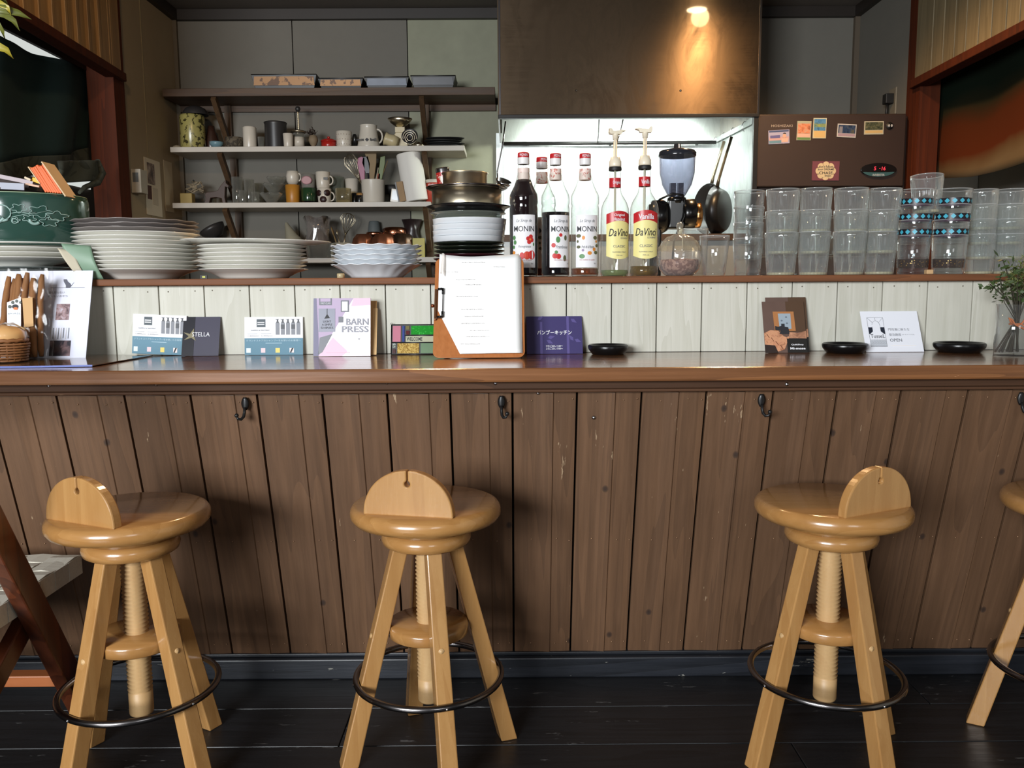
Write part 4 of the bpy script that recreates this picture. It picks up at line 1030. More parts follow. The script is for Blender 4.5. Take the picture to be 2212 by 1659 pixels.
# white OPEN card
t = stand('opening_card', 'white folded card with arch drawing and the word OPEN', 'card', 1871, 673, 1996, 757, plain('white_card', srgb(240, 242, 250), 0.6), lean_to=1.994, yf=1.948)
w, h = t['_w'], t['_h']
B().box(0.006, w + 0.001, 0.002, 0.003, 0.001, h + 0.0015).build('back_leaf', plain('white_card', srgb(240, 242, 250)), t)
def ln(a, b_, m_=M_INK, wd=0.0005, layer=1):
    y = -t['_t'] - 0.0004 * layer
    B().beam((a[0] * w, y, a[1] * h), (b_[0] * w, y, b_[1] * h), 0.0003, wd, up=(0, 1, 0)).build('drawn_line', m_, t)
for a, b_ in (((.10, .84), (.38, .84)), ((.10, .84), (.10, .13)), ((.38, .84), (.38, .13)), ((.10, .13), (.38, .13)), ((.24, .76), (.24, .84)), ((.105, .835), (.185, .72)), ((.375, .835), (.295, .72)), ((.17, .62), (.17, .5)), ((.31, .62), (.31, .5)), ((.10, .30), (.38, .30))): ln(a, b_)
ap = ell(.24, .63, .07, .13, 12, 0, PI)
for a, b_ in zip(ap[:-1], ap[1:]): ln(a, b_)
navy = plain('navy_print', srgb(36, 42, 56), 0.5)
prn(t, 0, 0, 0, 0, navy, 2, poly=[(.10, .60), (.17, .60), (.17, .50), (.12, .44), (.10, .44)]); prn(t, 0, 0, 0, 0, navy, 2, poly=[(.38, .60), (.31, .60), (.31, .50), (.36, .44), (.38, .44)])
prn(t, .10, .13, .38, .28, plain('wave_grey', srgb(196, 200, 208), 0.6), 1)
for j in range(4):
    for i in range(6): ln((.105 + .046 * i, .27 - .04 * j), (.128 + .046 * i, .285 - .04 * j), M_GREYINK, 0.0003, 2); ln((.128 + .046 * i, .285 - .04 * j), (.15 + .046 * i, .27 - .04 * j), M_GREYINK, 0.0003, 2)
prt(t, 'TusseL', .115, .335, .365, .43, M_INK, 3)
prt(t, '門司港に新たな', .44, .51, .81, .575, M_GREYINK); prt(t, '宿泊施設', .44, .385, .65, .45, M_GREYINK); prt(t, '(ゲストハウス)', .67, .40, .88, .43, M_GREYINK)
prt(t, 'OPEN', .44, .245, .65, .32, M_GREYINK, bold=0.01); prn(t, .45, .145, .88, .155, M_PAPERC, 2, 'print_line')

# ---- snacks end of the counter
t = stand('cat_flyer', 'white flyer in a plastic sleeve with a small cat picture', 'flyer', -60, 586, 185, 767, plain('flyer_white', srgb(238, 240, 252), 0.5), lean_to=1.966, yf=1.905)
w, h = t['_w'], t['_h']
def fx(u): return (u + 60) / 245.0
def fz(v): return (767 - v) / 181.0
catm = plain('cat_grey', srgb(96, 98, 110), 0.5)
prn(t, 0, 0, 0, 0, catm, 2, 'cat_picture', poly=[(fx(a), fz(b_)) for a, b_ in ((122, 604), (129, 604), (132, 609), (138, 613), (140, 617), (146, 610), (145, 612), (139, 620), (137, 622), (129, 622), (128, 616), (123, 609))])
prn(t, fx(95), fz(622), fx(170), fz(621.3), M_GREYINK, 2, 'print_line')
prt(t, '猫も知らない', fx(92), fz(634), fx(127), fz(629), M_GREYINK); prt(t, 'おいしいおやつ', fx(92), fz(641), fx(134), fz(637), M_GREYINK)
prn(t, fx(112), fz(688), fx(141), fz(655), ph('cat_photo_light', [srgb(60, 40, 48), srgb(170, 140, 140), srgb(210, 200, 210)], 55), 2, 'photo')
prn(t, fx(105), fz(761), fx(150), fz(730), ph('cat_photo_dark', [srgb(24, 22, 36), srgb(40, 34, 46), srgb(150, 120, 120)], 40), 2, 'photo')
for i in range(9): prn(t, fx(92 + 1.2 * i * 0), fz(668 + 2.6 * i), fx(109), fz(667.4 + 2.6 * i), M_FAINT, 2, 'print_line')
for i in range(8): prn(t, fx(104 + 5.5 * i), fz(727 - (i % 3)), fx(105.6 + 5.5 * i), fz(704), M_GREYINK if i % 2 else M_FAINT, 2, 'print_line')
for i in range(7): prn(t, fx(-4 + 0 * i), fz(640 + 8 * i), fx(4), fz(639 + 8 * i), M_GREYINK, 2, 'print_line')
B().box(-0.002, w + 0.004, -0.004, -0.0035, -0.0005, h + 0.003).build('plastic_sleeve', G_LAM, t)
# laminated menu lying flat
t = thing('laminated_menu', 'glossy laminated menu lying flat under the snacks, blue edge', 'menu', (0, 0, Z_TOP))
A_ = [atz(-90, 797, Z_TOP), atz(200, 793, Z_TOP), atz(330, 770, Z_TOP), atz(150, 766, Z_TOP), atz(-60, 766, Z_TOP)]
vs = [(p.x, p.y, 0.0012) for p in A_] + [(p.x, p.y, 0.0030) for p in A_]
vs[1] = (vs[1][0], vs[1][1], 0.0025); vs[6] = (vs[6][0], vs[6][1], 0.0040)
B().add(vs, [(4, 3, 2, 1, 0), (5, 6, 7, 8, 9)] + [(i, (i + 1) % 5, (i + 1) % 5 + 5, i + 5) for i in range(5)]).build('sheet', plain('laminated_print', srgb(120, 92, 66), 0.06, spec=0.8, var=0.3), t)
b = B(); b.beam((A_[0].x, A_[0].y - 0.0005, 0.0022), (A_[1].x, A_[1].y - 0.0005, 0.0030), 0.002, 0.0036); b.build('blue_edge', plain('blue_edge', srgb(92, 110, 186), 0.3), t)

# bag of long bread sticks
yb = 1.88
t = thing('breadstick_bag', 'cellophane bag of long brown bread sticks with white paw label', 'snack bag', (at(55, 775, yb).x, yb, Z_TOP + 0.004), (-0.12, 0, 0))
k = px(1, yb)
M_BREAD = plain('baked_crust', srgb(168, 114, 66), 0.8, var=0.5)
sticks = [(8, 770, 22, 597), (16, 772, 30, 601), (27, 772, 38, 591), (38, 772, 45, 595), (50, 773, 57, 588), (64, 774, 70, 600), (78, 774, 76, 602), (88, 772, 90, 592), (20, 760, 47, 600)]
for i, (ua, va, ub, vb_) in enumerate(sticks):
    pa = Vector(((ua - 55) * k, (0.004 if i % 2 else -0.004), 0.003 + (774 - va) * k)); pb = Vector(((ub - 55) * k, (0.005 if i % 3 else -0.003), (775 - vb_) * k))
    rr = random.Random(i); n = 12; pts = []; rad = []
    for j in range(n + 1):
        q = pa.lerp(pb, j / n); q += Vector((rr.uniform(-1, 1) * .0008, rr.uniform(-1, 1) * .0008, 0)) + Vector((-0.004 * math.sin(PI * j / n), 0, 0)); pts.append(q)
        rad.append((0.0070 if j not in (0, n) else 0.0042) * rr.uniform(.9, 1.08))
    B().tube(pts, rad, 9).build('bread_stick', M_BREAD, t)
def bagfn(side):
    def fn(a, b_):
        x = (-0.062 + 0.124 * a); z = -0.002 + 0.208 * b_
        bul = math.sin(PI * min(1, max(0, a))) ** 0.5 * (0.014 * (1 - 0.6 * b_ ** 4))
        wr_ = 0.0022 * math.sin(23 * a + 9 * b_) * math.sin(17 * b_ - 6 * a)
        return (x + 0.003 * math.sin(9 * b_), side * (bul + wr_) , z)
    return fn
B().grid(bagfn(-1), 22, 26).grid(bagfn(1), 22, 26).build('cellophane', G_BAG, t)
lx0, lx1, lz0, lz1 = (25 - 55) * k, (56 - 55) * k, (775 - 708) * k, (775 - 644) * k
lb = B().add([(lx0, -0.016, lz0), (lx1, -0.018, lz0 + 0.001), (lx1, -0.018, lz1), (lx0, -0.016, lz1 - 0.011)], [(0, 1, 2, 3)]).build('paper_label', M_PAPER, t, solid=0.0004)
for cx, cz, r in ((32, 664, 3.4), (38.5, 655, 3.2), (47, 652, 3.2), (55, 655, 2.6)): B().prism(ell((cx - 55) * k, (775 - cz) * k, r * k, r * k * 1.1, 14), -0.0188, -0.0184).build('paw_print', plain('paw_grey', srgb(92, 98, 92), 0.6), lb)
B().prism(ell((44 - 55) * k, (775 - 664) * k, 7 * k, 5 * k, 16), -0.0188, -0.0184).build('paw_print', M_INK, lb)
B().prism(ell((45 - 55) * k, (775 - 668) * k, 5 * k, 3 * k, 16), -0.0192, -0.0188).build('paw_print', M_ORANGE, lb)
lettering('おやつやさん', lb, (28 - 55) * k, (775 - 681) * k, 27 * k, 4.5 * k, plain('teal_ink', srgb(70, 110, 124), 0.6), y=-0.0190)
B().add([((62 - 55) * k, -0.0165, lz0 - 0.001), ((82 - 55) * k, -0.0165, lz0 + .002), ((80 - 55) * k, -0.0165, lz1), ((58 - 55) * k, -0.0165, lz1 - .002)], [(0, 1, 2, 3)]).build('paper_label', plain('tan_label', srgb(206, 164, 112), 0.7), t, solid=0.0004)

# wicker basket with bagged bun
yb = 1.80
bx = at(8, 780, yb).x
t = thing('wicker_basket', 'small brown wicker basket at the cut-off end of the counter', 'basket', (bx, yb, Z_TOP + 0.006))
kb = px(1, yb); M_WICK = plain('wicker', srgb(150, 98, 56), 0.6, var=0.4)
Rb = 46 * kb
for i in range(7):
    z = 0.002 + i * 0.0058
    B().tube([((Rb + 0.0006 * i * 2 + 0.0014 * (1 if (j + i) % 2 else -1)) * math.cos(2 * PI * j / 40), (Rb * 0.8 + 0.0014 * (1 if (j + i) % 2 else -1)) * math.sin(2 * PI * j / 40), z) for j in range(40)], 0.0027, 6, closed=True).build('wicker_strand', M_WICK, t)
for j in range(20):
    a = 2 * PI * j / 20
    B().tube([(Rb * 0.99 * math.cos(a), Rb * 0.79 * math.sin(a), 0), (Rb * 1.03 * math.cos(a), Rb * .83 * math.sin(a), 0.040)], 0.0018, 6).build('stake', M_WICK, t)
B().tube([(Rb * 1.06 * math.cos(2 * PI * j / 48), Rb * .86 * math.sin(2 * PI * j / 48), 0.045 + 0.001 * math.sin(j * 2.1)) for j in range(48)], 0.0042, 8, closed=True).build('braided_rim', M_WICK, t)
B().lathe([(0, 0.0), (Rb * 0.98, 0.0), (Rb * 0.98, 0.002), (0, 0.002)], 30, M=Matrix.Diagonal((1, .8, 1, 1))).build('base', M_WICK, t)
t = thing('bagged_bun', 'pale bun in clear wrapping resting on the wicker basket', 'bread', (bx + 0.002, yb, Z_TOP + 0.050))
B().lathe([(0, -0.008), (Rb * 0.8, -0.006), (Rb * 1.0, 0.006), (Rb * 0.95, 0.02), (Rb * 0.6, 0.030), (0, 0.034)], 30, M=Matrix.Diagonal((1, .8, 1, 1))).build('bun', plain('pale_bun', srgb(228, 178, 116), 0.6, var=0.12), t)
B().lathe([(0, 0.037), (Rb * .55, 0.036), (Rb * 1.02, 0.022), (Rb * 1.08, 0.005), (Rb * 0.95, -0.004)], 40, M=Matrix.Diagonal((1, .82, 1, 1)), rfun=lambda a, r, z, j: (r * (1 + 0.05 * math.sin(11 * a + 3 * j)), z + 0.003 * math.sin(7 * a + 2 * j) * (r > 0))).build('wrapping', G_BAG, t)

# vase with dried plants
yv = 1.84
vx = at(2187, 760, yv).x; Rv = px(37, yv); Hv = 0.114
t = thing('glass_vase', 'clear glass cylinder vase standing near the end of the counter', 'vase', (vx, yv, Z_TOP))
B().lathe([(0, 0.0), (Rv, 0.0), (Rv, Hv), (Rv - 0.0025, Hv), (Rv - 0.0025, 0.007), (0, 0.006)], 40).build('glass', G_CLEAR, t)
t = thing('plant_bouquet', 'green and dried plant stems tied with orange ribbon inside the vase', 'plants', (vx, yv, Z_TOP + 0.008))
M_STEM = plain('dark_stem', srgb(58, 52, 36), 0.7, var=0.3); M_LEAF = plain('green_leaf', srgb(72, 92, 48), 0.6, var=0.4); M_DRY = plain('dried_brown', srgb(142, 110, 78), 0.8, var=0.4); M_LEAFL = plain('light_green_leaf', srgb(112, 122, 66), 0.6, var=0.3)
rr = random.Random(11); tips = []
for i in range(11):
    a = rr.uniform(0, 2 * PI); r0 = rr.uniform(0.2, 0.85) * Rv
    b0 = Vector((r0 * math.cos(a) - 0.008, r0 * math.sin(a) * .6, 0)); mid = Vector((0.006 + rr.uniform(-.004, .004), rr.uniform(-.004, .004), 0.075))
    tip = Vector((rr.uniform(-0.055, 0.07), rr.uniform(-0.045, 0.04), rr.uniform(0.14, 0.205)))
    B().tube([b0, b0.lerp(mid, .55), mid, mid.lerp(tip, .5) + Vector((0, 0, 0.01)), tip], [0.0022, 0.002, 0.002, 0.0016, 0.001], 6).build('stem', M_STEM, t)
    tips.append((mid, tip))
B().tube([(0.002, 0, 0.07), (-0.025, 0, 0.11), (-0.034, 0, 0.15), (-0.038, 0, 0.165)], 0.0009, 5).tube([(-0.034, 0, 0.148), (-0.05, -.004, 0.152), (-0.062, -.006, 0.150), (-0.068, -.008, 0.140)], 0.0007, 5).build('twig', M_STEM, t)
def leafblob(centers, n, size, spread, mat, nm, seed, asp=0.45):
    b = B(); q = random.Random(seed)
    for _ in range(n):
        c = q.choice(centers) + Vector((q.gauss(0, spread), q.gauss(0, spread), q.gauss(0, spread * .8)))
        d = Vector((q.uniform(-1, 1), q.uniform(-1, 1), q.uniform(-.6, 1))).normalized(); s_ = d.cross(Vector((q.uniform(-1, 1), q.uniform(-1, 1), q.uniform(-1, 1)))).normalized()
        l = size * q.uniform(.6, 1.3)
        b.add([c, c + d * l * .5 + s_ * l * asp * .5, c + d * l, c + d * l * .5 - s_ * l * asp * .5], [(0, 1, 2, 3)])
    return tag(b.build(nm, mat, t, recalc=False), kind='stuff')
leafblob([a.lerp(b_, q) for a, b_ in tips for q in (.6, .8, 1.0)], 260, 0.016, 0.009, M_LEAF, 'leaves', 3)
leafblob([a.lerp(b_, q) for a, b_ in tips[:5] for q in (.9, 1.0)], 300, 0.014, 0.010, M_LEAFL, 'light_leaves', 4, 0.2)
leafblob([Vector((0.03, -0.03, 0.155)), Vector((0.012, -0.035, 0.165)), Vector((0.05, -.02, 0.135))], 420, 0.017, 0.012, M_DRY, 'dried_tuft', 5, 0.10)
for p_ in ((-0.05, -.004, 0.155), (-0.062, -.006, 0.151), (-0.068, -.008, 0.138), (-0.066, -.008, 0.144), (-0.036, 0, 0.152), (-0.028, 0, 0.122)):
    leafblob([Vector(p_)], 3, 0.010, 0.001, M_LEAF, 'leaf_cluster', int(abs(p_[0]) * 1000))
B().tube([(0.0125 * math.cos(2 * PI * i / 16) + 0.004, 0.011 * math.sin(2 * PI * i / 16), 0.062) for i in range(16)], 0.0024, 6, closed=True).tube([(-0.008, -0.012, 0.062), (-0.018, -0.016, 0.068), (-0.022, -.016, 0.076), (-0.014, -.015, 0.072), (-0.006, -0.012, 0.062), (0.012, -.016, 0.052), (0.018, -.016, 0.056), (0.008, -.013, 0.062), (0.02, -.015, 0.082)], 0.0022, 6).build('ribbon', M_ORANGE, t)

# ------------------------------------------------------------------ curtains in the side openings
def curtain(nm, label, top, bot, mats, nfold, amp, thick=0.004, rows=None):
    """top, bot: world points along the upper and lower edge"""
    def lerp_list(L_, a):
        k = a * (len(L_) - 1); i = min(int(k), len(L_) - 2); return L_[i].lerp(L_[i + 1], k - i)
    t = thing(nm, label, 'curtain', lerp_list(top, 0.5))
    o_ = Vector(t.location)
    d = (top[-1] - top[0]); n_ = Vector((d.y, -d.x, 0)).normalized()
    for (b0, b1, mt, pn) in mats:
        def fn(a, b_, b0=b0, b1=b1):
            bb = b0 + (b1 - b0) * b_
            p = lerp_list(bot, a).lerp(lerp_list(top, a), bb)
            return tuple(p - o_ + n_ * amp * math.sin(nfold * a * 2 * PI + 0.8 * bb) * (1.2 - 0.5 * bb) + n_ * amp * .4 * math.sin(3.3 * nfold * a + 5 * bb))
        B().grid(fn, 60, 14).build(pn, mt, t, solid=thick)
    return t
M_GREEN = plain('dark_green_cloth', srgb(22, 48, 46), 0.9, var=0.3)
M_HEM = wood('plaid_cloth', srgb(74, 78, 68), srgb(26, 32, 28), 'x', 14, 0.02, 0.9, 0.1, rings=0.9)
XC = XL - 0.10
ct_top = [atx(208, 150, XC), atx(150, 133, XC), atx(80, 116, XC), atx(0, 84, XC), atx(-60, 45, XC)]
ct_bot = [atx(192, 352, XC), atx(150, 372, XC), atx(70, 380, XC), atx(0, 400, XC), atx(-60, 420, XC)]
gcur = curtain('green_curtain', 'dark green cloth curtain hanging in the opening above the green bowl', ct_top, ct_bot, [(0.16, 1.0, M_GREEN, 'cloth'), (0.0, 0.16, M_HEM, 'plaid_hem')], 2.2, 0.018)
XQ = -1.66
def fn(a, b_):
    p0 = atx(140, 352, XQ).lerp(atx(222, 350, XQ), a); p1 = atx(140, 400, XQ).lerp(atx(236, 392, XQ), a)
    return tuple(p0.lerp(p1, b_) + Vector((0.008 * math.sin(9 * a + 3 * b_), -0.05, 0)))
t = gcur; gl = -Vector(gcur.location)
B().grid(fn, 12, 10).build('gathered_end', M_HEM, t, gl, solid=0.008)
q = [atx(225, 352, XQ) + Vector((0, -.06, 0)), atx(236, 378, XQ) + Vector((0, -.06, 0)), atx(226, 398, XQ) + Vector((0, -.06, 0)), atx(200, 408, XQ) + Vector((0, -.06, 0)), atx(188, 420, XQ) + Vector((0, -.06, 0))]
B().tube(q, [0.012, 0.016, 0.014, 0.01, 0.006], 8).build('hem_roll', M_HEM, t, gl)
M_ORG = plain('rust_orange_cloth', srgb(104, 44, 16), 0.9, var=0.25); M_DGRN = plain('bottle_green_cloth', srgb(24, 40, 26), 0.9, var=0.3); M_CREAM = plain('cream_cloth', srgb(104, 84, 58), 0.9, var=0.2)
XD = at(2016, 300, YRF - 0.06).x + 0.04
rt = [atx(2010, 150, XD), atx(2110, 130, XD), atx(2230, 60, XD), atx(2330, 0, XD)]
rb_ = [atx(2012, 388, XD), atx(2100, 382, XD), atx(2214, 352, XD), atx(2330, 320, XD)]
def dyed():
    mt, nt, out = newmat('dyed_curtain_cloth')
    tc = nt.nodes.new('ShaderNodeTexCoord'); sp = nt.nodes.new('ShaderNodeSeparateXYZ'); nt.links.new(tc.outputs['Generated'], sp.inputs[0])
    z = math_(nt, 'ADD', sp.outputs[2], math_(nt, 'MULTIPLY', noise(nt, tc.outputs['Object'], 2.5, 3), 0.22))
    z = math_(nt, 'ADD', z, math_(nt, 'MULTIPLY', sp.outputs[1], 0.10))
    c = ramp(nt, z, [(0.24, srgb(96, 80, 58)), (0.31, srgb(84, 64, 42)), (0.38, srgb(74, 32, 12)), (0.60, srgb(70, 32, 12)), (0.74, srgb(34, 32, 18)), (0.85, srgb(16, 26, 17))])
    bsdf(nt, out, c, 0.95, 0, 0.1); MATS['dyed_curtain_cloth'] = mt
    return mt
curtain('orange_curtain', 'rust orange and green cloth curtain with a cream hem behind the tumblers', rt, rb_, [(0.0, 1.0, dyed(), 'cloth')], 1.6, 0.014)
# dark beam closing the top of the left opening
struct(B().box(XL - 0.10, XL - 0.085, 2.0, YLF - 0.06, atx(0, 55, XL - 0.08).z, Z_CEIL).build('trim_12', M_DTRIM))

# switch box, papers on the left side wall
def wallbox(nm, label, cat, u0, v0, u1, v1, th_, mat):
    a = atx(u0, v0, XL); c = atx(u1, v1, XL)
    t = thing(nm, label, cat, (XL, (a.y + c.y) / 2, c.z))
    B().box(0.0, th_, -(c.y - a.y) / 2, (c.y - a.y) / 2, 0, a.z - c.z).build('body', mat, t, bevel=0.002)
    return t, (c.y - a.y), a.z - c.z
t, wy, hz = wallbox('wall_intercom', 'small pale control box on the cream wall beside the post', 'control box', 281, 365, 299, 420, 0.045, plain('box_plastic', srgb(190, 184, 170), 0.5))
B().box(0.010, 0.035, -wy / 2 - 0.002, -wy / 2, hz * .45, hz * .85).build('screen', plain('box_screen', srgb(110, 116, 120), 0.3), t)
t, wy, hz = wallbox('wall_poster', 'creased paper with small dark pictures pinned to the cream wall', 'poster', 309, 338, 350, 470, 0.004, plain('poster_cream', srgb(224, 212, 190), 0.8, var=0.1))
for (a, b_, c, d, m_) in ((.15, .55, .6, .92, ph('poster_photo', [srgb(50, 40, 38), srgb(120, 100, 90), srgb(190, 174, 160)], 22)), (.1, .28, .35, .52, plain('poster_rust', srgb(90, 56, 50), 0.7)), (.4, .2, .75, .5, plain('poster_pale', srgb(196, 184, 164), 0.7))):
    B().box(0.004, 0.0055, -wy / 2 + a * wy, -wy / 2 + c * wy, b_ * hz, d * hz).build('printed_area', m_, t)
t, wy, hz = wallbox('wall_note', 'pale notice sheet on the cream wall behind the poster', 'notice', 352, 345, 376, 460, 0.002, plain('note_cream', srgb(196, 180, 152), 0.8))

# ------------------------------------------------------------------ kitchen wall shelves
YSF = 4.16
def shelf(label, u0, u1, vt, vb, mat, name='wall_shelf', u1wall=None, brackets=()):
    zt_, zb_ = at(800, vt, YSF).z, at(800, vb, YSF).z
    xa_, xb_ = max(XL + 0.001, at(u0, vt, YSF).x), at(u1, vt, YSF).x
    t = thing(name, label, 'shelf', (xa_, YSF, zt_))
    B().box(0, xb_ - xa_, 0, YW - YSF, zb_ - zt_, 0).build('board', mat, t, bevel=0.0015)
    return t, zt_, zb_, xa_
def bracket(t, u, drop, zt_, zb_, xa_, side=1):
    x = at(u, 300, YSF).x - xa_; z0 = zb_ - zt_
    B().box(x, x + 0.034, YW - YSF - 0.03, YW - YSF - 0.001, z0 - drop, z0).build('bracket_post', M_KWOODZ, t)
    B().beam((x + 0.017, 0.012, z0 - 0.003), (x + 0.017, YW - YSF - 0.03, z0 - drop * 0.82), 0.030, 0.024, up=(1, 0, 0)).build('bracket_brace', M_KWOODZ, t)
t, zS1, zb_, xa_ = shelf('long brown wooden top shelf holding the baking tins', 350, 1069, 189, 206, M_KWOOD)
B().box(0.0, at(1069, 189, YSF).x - xa_, YW - YSF - 0.02, YW - YSF - 0.001, zb_ - zS1 - 0.03, zb_ - zS1).build('rear_batten', M_KWOOD, t)
zn = at(800, 314, YSF).z
bracket(t, 456, zb_ - zn - 0.001, zS1, zb_, xa_); bracket(t, 904, zb_ - zn - 0.001, zS1, zb_, xa_)
t, zS2, zb_, xa_ = shelf('white edged kitchen shelf with the red pot and pitcher', 367, 1003, 315, 326.5, M_WSHELF)
zn = at(800, 435, YSF).z
bracket(t, 464, zb_ - zn - 0.001, zS2, zb_, xa_); bracket(t, 908, zb_ - zn - 0.001, zS2, zb_, xa_)
t, zS3, zb_, xa_ = shelf('white edged kitchen shelf with mugs, glasses and paper roll', 372, 930, 436, 447, M_WSHELF)
zn = at(800, 556, YSF).z
bracket(t, 470, zb_ - zn - 0.001, zS3, zb_, xa_); bracket(t, 908, zb_ - zn - 0.001, zS3, zb_, xa_)
t, zS4, zb_, xa_ = shelf('white edged lowest kitchen shelf behind the plate stacks', 380, 990, 556, 567, M_WSHELF)
bracket(t, 474, 0.22, zS4, zb_, xa_); bracket(t, 912, 0.22, zS4, zb_, xa_)

YI = 4.25
K = px(1, YI)
def cupp(rt, rb, h, t_=1.2, bot=1.5):
    return [(0, 0), (rb * .96, 0), (rb, 1), (rt, h), (rt - t_ * .5, h + .4), (rt - t_, h), (rb - t_, bot + 1), (0, bot)]
def item(name, label, cat, u, z, parts, Y=YI, rot=(0, 0, 0), group=None, ry=0):
    k_ = px(1, Y)
    t = thing(name, label, cat, (at(u, 400, Y).x, Y, z + 0.0003), rot, group)
    for pn, prof, mt in parts:
        B().lathe([(max(0, r) * k_, h * k_) for r, h in prof], 32).build(pn, mt, t)
    t['_k'] = k_
    return t
def handle(t, r, z0, z1, out, mat, side=1, th_=1.6, ang=0):
    k_ = t['_k']
    pts = []
    for i in range(9):
        a = -PI / 2 + PI * i / 8
        pts.append(((r + out * math.cos(a)) * k_ * side, 0, ((z0 + z1) / 2 + (z1 - z0) / 2 * math.sin(a)) * k_))
    pts[0] = ((r - 1.0) * k_ * side, 0, z0 * k_); pts[-1] = ((r - 1.0) * k_ * side, 0, z1 * k_)
    return B().tube(pts, th_ * k_, 8).build('handle', mat, t)
M_CUPW = plain('stoneware_white', srgb(206, 198, 184), 0.3); M_CUPC = plain('stoneware_cream', srgb(196, 180, 140), 0.35); M_ENAM = plain('dark_enamel', srgb(44, 42, 42), 0.4)

# baking tins on top shelf
M_TIN = speckle('tin_reflection', srgb(116, 84, 52), srgb(66, 44, 28), 30, 0.56, 0.45); M_TIN.node_tree.nodes['Principled BSDF'].inputs['Metallic'].default_value = 0.5  # golden reflection inside the tins, put into a patch colour
M_TIND = plain('dark_tin', srgb(26, 25, 25), 0.4, 0.2, var=0.3)
def tin(label, u0, u1, vt, inner):
    x0, x1 = at(u0, 180, YI).x, at(u1, 180, YI).x; w = x1 - x0; h = (188 - vt) * K; dp = 0.075
    t = thing('baking_tin', label, 'baking tin', ((x0 + x1) / 2, YI, zS1 + 0.0003), group='baking tins on the top shelf')
    b = B(); a, c = w / 2, w / 2 - 0.016
    o = [(-c, -dp + .012, 0), (c, -dp + .012, 0), (c, dp - .012, 0), (-c, dp - .012, 0), (-a, -dp, h), (a, -dp, h), (a, dp, h), (-a, dp, h)]
    b.add(o, [(0, 3, 2, 1), (0, 1, 5, 4), (1, 2, 6, 5), (2, 3, 7, 6), (3, 0, 4, 7)])
    b.build('pan', M_TIND, t, solid=0.003, bevel=0.003)
    B().add([(-c - .006, -dp + .002, h * .25), (c + .006, -dp + .002, h * .25), (a - .014, -dp - .0022, h * .86), (-a + .014, -dp - .0022, h * .86)], [(0, 1, 2, 3)]).build('reflection_patch', inner, t, solid=0.001)  # painted patch imitating the reflection on the tin's inner side
    B().tube([(-a, -dp, h), (a, -dp, h), (a, dp, h), (-a, dp, h)], 0.0028, 8, closed=True).build('rolled_rim', M_TIND, t)
tin('largest deep baking tin with golden reflection painted on its side', 553, 691, 160, M_TIN)
tin('low baking tin with copper coloured reflection painted on its side', 694, 790, 168, M_TIN)
tin('dark low baking tin with dull silver painted reflection, third along', 793, 887, 166, plain('tin_blue_grey', srgb(66, 70, 78), 0.4, 0.5, var=0.5))
tin('dark low baking tin nearest the cooker hood', 891, 986, 164, plain('tin_grey', srgb(58, 58, 60), 0.4, 0.5, var=0.3))

# shelf 2
t = item('speckled_jar', 'tall yellow and brown speckled jar on the second shelf', 'jar', 422, zS2, [('body', [(0, 0), (24, 0), (25.5, 3), (25.5, 66), (24, 70), (22, 70), (22, 4), (0, 4)], speckle('yellow_brown_speckle', srgb(150, 142, 84), srgb(58, 54, 30), 42, 0.56, 0.25))])
t = item('dark_bowl', 'dark dome shaped bowl upturned on the speckled jar', 'bowl', 430, zS2 + 70.5 * K, [('bowl', [(26, 0), (25, 6), (20, 13), (10, 18), (0, 18.5), (0, 17), (19, 11), (24, 0)], M_ENAM)])
t = item('brown_teapot', 'dark brown earthen pitcher beside the speckled jar', 'pitcher', 462, zS2, [('body', [(0, 0), (14, 0), (16, 6), (15, 22), (9, 40), (7, 52), (6, 52), (7, 38), (0, 4)], plain('brown_glaze', srgb(54, 34, 26), 0.3, var=0.2))], Y=4.31); handle(t, 12, 14, 36, 8, plain('brown_glaze', srgb(54, 34, 26)), -1)
item('blue_bowl', 'tiny pale blue bowl at the front of the second shelf', 'bowl', 472, zS2, [('bowl', [(0, 0), (8, 0), (13, 6), (14.5, 12), (13, 12), (10, 4), (0, 2)], plain('pale_blue_glaze', srgb(108, 140, 150), 0.3))], Y=4.20)
t = item('woven_bowl', 'small grey brown round basket beside the blue bowl', 'basket', 511, zS2, [('bowl', [(0, 0), (13, 0), (18, 8), (19, 24), (17.5, 24), (15, 6), (0, 2)], speckle('grey_wicker', srgb(96, 86, 70), srgb(58, 50, 40), 60, 0.5, 0.8))])
item('white_canister', 'white cylindrical vase with small branch motif on the second shelf', 'vase', 544, zS2, [('body', [(0, 0), (13.5, 0), (14, 2), (14, 44), (12.5, 46), (11, 46), (11, 3), (0, 3)], M_CUPW)])
item('small_glass', 'small dim drinking glass between white vase and dark canister', 'glass', 568, zS2, [('body', cupp(7, 6, 25), G_DARK)])
item('dark_canister', 'wide dark grey canister on the second shelf', 'canister', 600, zS2, [('body', [(0, 0), (22, 0), (22.5, 2), (22.5, 50), (24, 54), (22.5, 55), (20, 52), (20, 3), (0, 3)], M_ENAM)])
item('white_beaker', 'short white beaker in front of the dark canister', 'cup', 626, zS2, [('body', cupp(10.5, 9, 28), M_CUPW)], Y=4.20)
t = item('coffee_plunger', 'glass beaker with steel rim and tall twisted plunger rod', 'plunger', 649, zS2, [('beaker', cupp(12, 10, 32), G_DARK), ('label_band', [(10.6, 4), (11.2, 4), (11.6, 24), (11.0, 24)], M_CUPW), ('rim', [(0, 32), (16, 34), (16.5, 36), (12, 38), (0, 38)], M_STEELP), ('rod', [(0, 38)] + [(1.2 + (1.4 if i % 2 else 0), 39 + i * 2.4) for i in range(16)] + [(0, 78)], M_STEELP), ('ball_knob', [(0, 76), (4, 77.5), (5.6, 82), (4, 86.5), (0, 88)], M_ENAM)])
